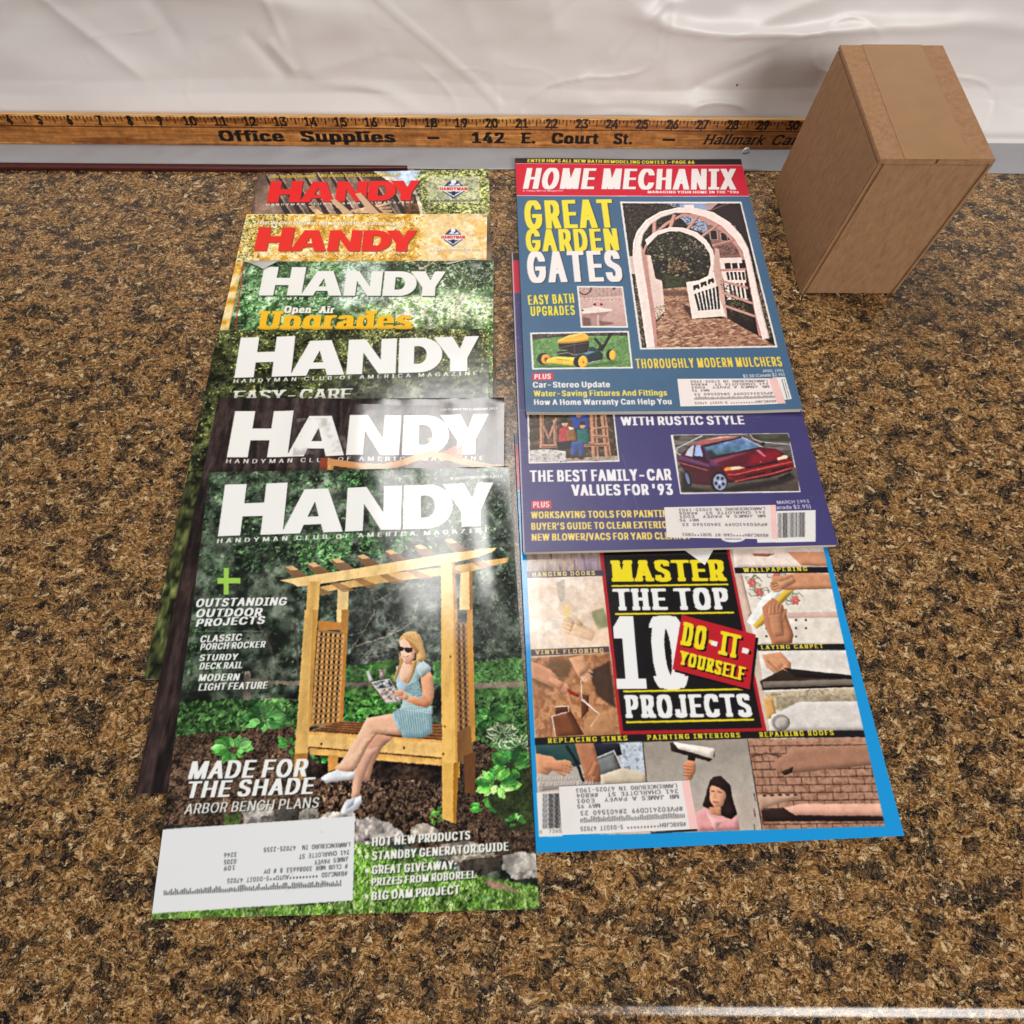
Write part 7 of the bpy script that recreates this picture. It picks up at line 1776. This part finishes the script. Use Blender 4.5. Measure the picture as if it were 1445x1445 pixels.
    # front ring and posts
    o = [(135, 480), (140, 370), (170, 280), (250, 180), (370, 110), (520, 75), (680, 80), (820, 115), (960, 200), (1060, 310), (1120, 420), (1150, 540), (1240, 960), (1300, 1190), (1240, 1200), (1180, 980), (1100, 560), (1070, 450), (1000, 340), (890, 230), (760, 160), (620, 125), (500, 122), (380, 160), (290, 220), (225, 310), (210, 400), (230, 560), (300, 960), (340, 1270), (255, 1275), (200, 900), (150, 600)]
    cv.vol = .8; cv.poly(g, o, (240, 220, 212)); cv.vol = 0; cv.poly(g, [(210, 400), (245, 480), (330, 1000), (345, 1270), (325, 1270), (285, 950), (225, 540)], (196, 144, 134)); cv.poly(g, [(570, 55), (655, 50), (660, 90), (575, 95)], (240, 222, 216))
    cv.line(g, [(150, 470), (165, 340), (260, 200), (380, 128), (520, 92)], .4, (206, 176, 168))
    cv.photo(g, I, .08, 0, .05, .04, 11, cell=3)
    cv.clip_to()
    # ------- bath photograph
    m = MW
    P = [(668, 75), (1255, 82), (1322, 610), (720, 608)]; I = [(690, 92), (1240, 98), (1300, 590), (738, 588)]
    frame_photo(cv, m, P, I); cv.clip_to(m, I)
    cv.grad(m, I, (222, 190, 180), (196, 156, 148))
    for k in range(34): cv.line(m, [(700 + k * 17, 80), (712 + k * 16.6, 225 - abs(k - 4) * 1)], .35, (120, 84, 78) if k % 3 else (90, 56, 50), .85)
    t = _arc(770, 100, 84, 80, 180, 0, 16); cv.poly(m, [(690, 92)] + [(x, 200 - y + 0) for x, y in t][::-1], (220, 190, 180)); cv.line(m, [(700, 150), (740, 182), (790, 182), (835, 150), (850, 95)], .9, (40, 24, 26))
    for k in range(10): cv.oval(m, (765 + k * 50, 246 + (k % 2) * 6), 8, 6, (150, 96, 90))
    cv.oval(m, (1140, 108), 12, 16, (40, 26, 28)); cv.poly(m, [(870, 310), (900, 295), (980, 296), (1000, 312), (980, 328), (900, 326)], (60, 26, 30)); cv.oval(m, (938, 306), 30, 26, (226, 150, 140))
    cv.poly(m, [(720, 370), (900, 335), (1130, 380), (1100, 400), (730, 432)], (236, 216, 206)); cv.poly(m, [(735, 436), (1090, 405), (1010, 470), (940, 580), (740, 588)], (176, 138, 130)); cv.poly(m, [(740, 470), (840, 490), (850, 588), (745, 588)], (110, 76, 72), .8, .6); cv.poly(m, [(950, 520), (1110, 540), (1140, 560), (960, 585)], (120, 84, 78), .8, .6); cv.line(m, [(938, 450), (936, 588)], 1.4, (206, 176, 168)); cv.oval(m, (738, 388), 14, 10, (90, 50, 50))
    cv.photo(m, I, .05, 0, .08, .04, 13, cell=2)
    cv.clip_to()
    # ------- mower photograph
    P = [(72, 670), (1330, 650), (1384, 1128), (98, 1142)]; I = [(95, 690), (1310, 668), (1358, 1108), (120, 1122)]
    frame_photo(cv, m, P, I); cv.clip_to(m, I)
    cv.tex(m, I, [(84, 122, 66), (112, 150, 88), (96, 136, 76), (130, 164, 100)], cell=10, seed=24); cv.leaves(m, I, [(96, 138, 76), (130, 166, 104), (80, 116, 62)], 900, (.6, 1.6), 14, aspect=.2, ang=(-1.5, .5))
    cv.tex(m, [(95, 685), (1310, 660), (1315, 710), (560, 715), (260, 740), (105, 765)], [(50, 44, 42), (90, 82, 78), (66, 58, 54), (120, 112, 104)], cell=8, seed=25)
    cv.poly(m, [(130, 1080), (640, 1105), (1000, 1050), (1160, 1020), (1200, 1060), (800, 1115), (200, 1115)], (66, 96, 50), .6, .6)
    cv.vol = .9
    dk, ye, gn = (42, 34, 34), (240, 186, 60), (30, 46, 52)
    for q4, w in (([(1110, 672), (1010, 850), (980, 900)], 2.2), ([(1085, 680), (1040, 800)], 1.2), ([(900, 750), (960, 820), (970, 880)], 2.2), ([(1010, 830), (940, 890), (960, 950)], 2.4)): cv.line(m, q4, w, (44, 42, 44))
    cv.oval(m, (1100, 955), 62, 72, dk); cv.oval(m, (1122, 958), 42, 66, ye); cv.oval(m, (245, 1005), 84, 76, dk); cv.oval(m, (272, 1010), 60, 66, (226, 160, 60)); cv.oval(m, (276, 1012), 22, 26, (120, 76, 40))
    cv.poly(m, [(800, 950), (960, 905), (1000, 950), (990, 1020), (820, 1060), (790, 1000)], gn); cv.poly(m, [(640, 960), (820, 880), (960, 905), (820, 960), (800, 990)], (60, 84, 96)); cv.poly(m, [(740, 930), (840, 900), (900, 915), (800, 950)], (130, 160, 180), .7)
    cv.poly(m, [(810, 860), (880, 850), (920, 880), (910, 910), (820, 910)], (40, 60, 70))
    cv.poly(m, [(405, 930), (440, 905), (560, 900), (660, 960), (640, 985), (430, 965)], (50, 46, 44)); cv.line(m, [(410, 945), (560, 925), (640, 960)], .6, (170, 160, 150))
    cv.poly(m, [(430, 800), (820, 770), (822, 840), (800, 920), (640, 945), (560, 925), (540, 890), (440, 880)], (44, 36, 36)); cv.line(m, [(440, 870), (600, 830), (815, 800)], .5, (120, 112, 110)); cv.line(m, [(630, 820), (640, 940)], .6, (84, 74, 72))
    cv.poly(m, [(420, 770), (560, 705), (700, 678), (770, 682), (828, 720), (820, 765), (640, 795), (425, 800)], (242, 184, 66)); cv.poly(m, [(440, 765), (580, 705), (720, 684), (760, 700), (600, 740)], (250, 206, 110), .8); cv.poly(m, [(425, 800), (640, 795), (820, 765), (820, 775), (640, 806), (428, 812)], (176, 122, 40))
    cv.poly(m, [(340, 990), (400, 975), (640, 990), (630, 1095), (300, 1060), (275, 1020)], (240, 200, 60)); cv.poly(m, [(340, 990), (400, 975), (640, 990), (636, 1030), (310, 1010)], (248, 216, 96)); cv.line(m, [(410, 1010), (560, 1022)], .4, (140, 110, 50))
    cv.oval(m, (715, 1040), 92, 84, dk); cv.oval(m, (745, 1045), 62, 80, ye); cv.oval(m, (748, 1046), 16, 20, (206, 150, 50)); cv.line(m, [(820, 1056), (990, 1018)], .7, (170, 180, 180))
    cv.vol = 0
    cv.photo(m, I, .05, 0, .08, .04, 15, cell=2)
    cv.clip_to()
    # ------- lettering below
    b = B2
    ss = dict(bold=.06, boldy=.01, cond=.5, track=.06, shadow=(44, 60, 76), sh_off=(.35, .35))
    cv.text(b, "EASY BATH", (106, 138), (330, 128), 46, yl, **ss); cv.text(b, "UPGRADES", (118, 192), (333, 186), 46, yl, **ss)
    cv.text(b, "THOROUGHLY MODERN MULCHERS", (629, 447), (1340, 437), 46, (238, 206, 80), **ss)
    cv.poly(b, [(124, 470), (222, 468), (228, 476), (224, 504), (130, 506), (124, 498)], (206, 44, 66)); cv.text(b, "PLUS", (134, 499), (216, 497), 24, wt, bold=.11, boldy=.02, shear=.15)
    bb = dict(bold=.095, boldy=.02, shadow=(40, 60, 80), sh_off=(.2, .2))
    cv.text(b, "Car-Stereo Update", (127, 540), (503, 538), 27, wt, **bb); cv.text(b, "Water-Saving Fixtures And Fittings", (131, 583), (780, 578), 27, (238, 214, 100), **bb); cv.text(b, "How A Home Warranty Can Help You", (133, 626), (802, 621), 27, wt, **bb)
    cv.text(b, "APRIL 1994", (1244, 467), (1345, 464), 13, wt, bold=.04, shear=.1); cv.text(b, "$2.50 (Canada $2.95)", (1149, 492), (1350, 484), 15, wt, bold=.04, shear=.1)
    cv.poly(b, [(1290, 492), (1352, 490), (1382, 600), (1330, 606)], (232, 228, 224)); cv.line(b, [(1335, 500), (1360, 598)], .5, (60, 56, 56)); cv.line(b, [(1345, 498), (1370, 596)], .3, (60, 56, 56))
art_h1(h1.cv); h1.build()
q = ((828, 498), (1310, 496), (1352, 621), (843, 632))
h1.sticker("mailing_label", B2, q, (236, 224, 220), label_art(B2, *q, ROWS("#BXBCJBH********** 5-DIGIT 47025"), .08, 6, (.14, .92, .64, .13)))

# --- loose card peeping out from under the purple magazine
def insert_card():
    n = np.array([0, 0, 1.0])
    z = T2 + .25
    P = [on_plane(*B4(*p), (0, 0, z), n) for p in ((846, 8), (1010, 8), (962, 94))]
    top = [P[0] + np.array([0, 24, .2]), P[1] + np.array([0, 24, .2])]
    pts = [P[0], P[2], P[1], top[1], top[0]]
    c = np.mean(pts, 0)
    vs = [(p - c) * MM for p in pts] + [(p - c - np.array([0, 0, .18])) * MM for p in pts]
    k = len(pts)
    fs = [tuple(range(k)), tuple(range(k, 2 * k))[::-1]] + [(i, k + i, k + (i + 1) % k, (i + 1) % k) for i in range(k)]
    o = link_mesh("insert_card", vs, fs, plain("white_card", (228, 226, 222), .6, .05, 200))
    o.location = c * MM
    tag(o, "white pointed card corner sticking out from under the purple magazine", "card")
insert_card()
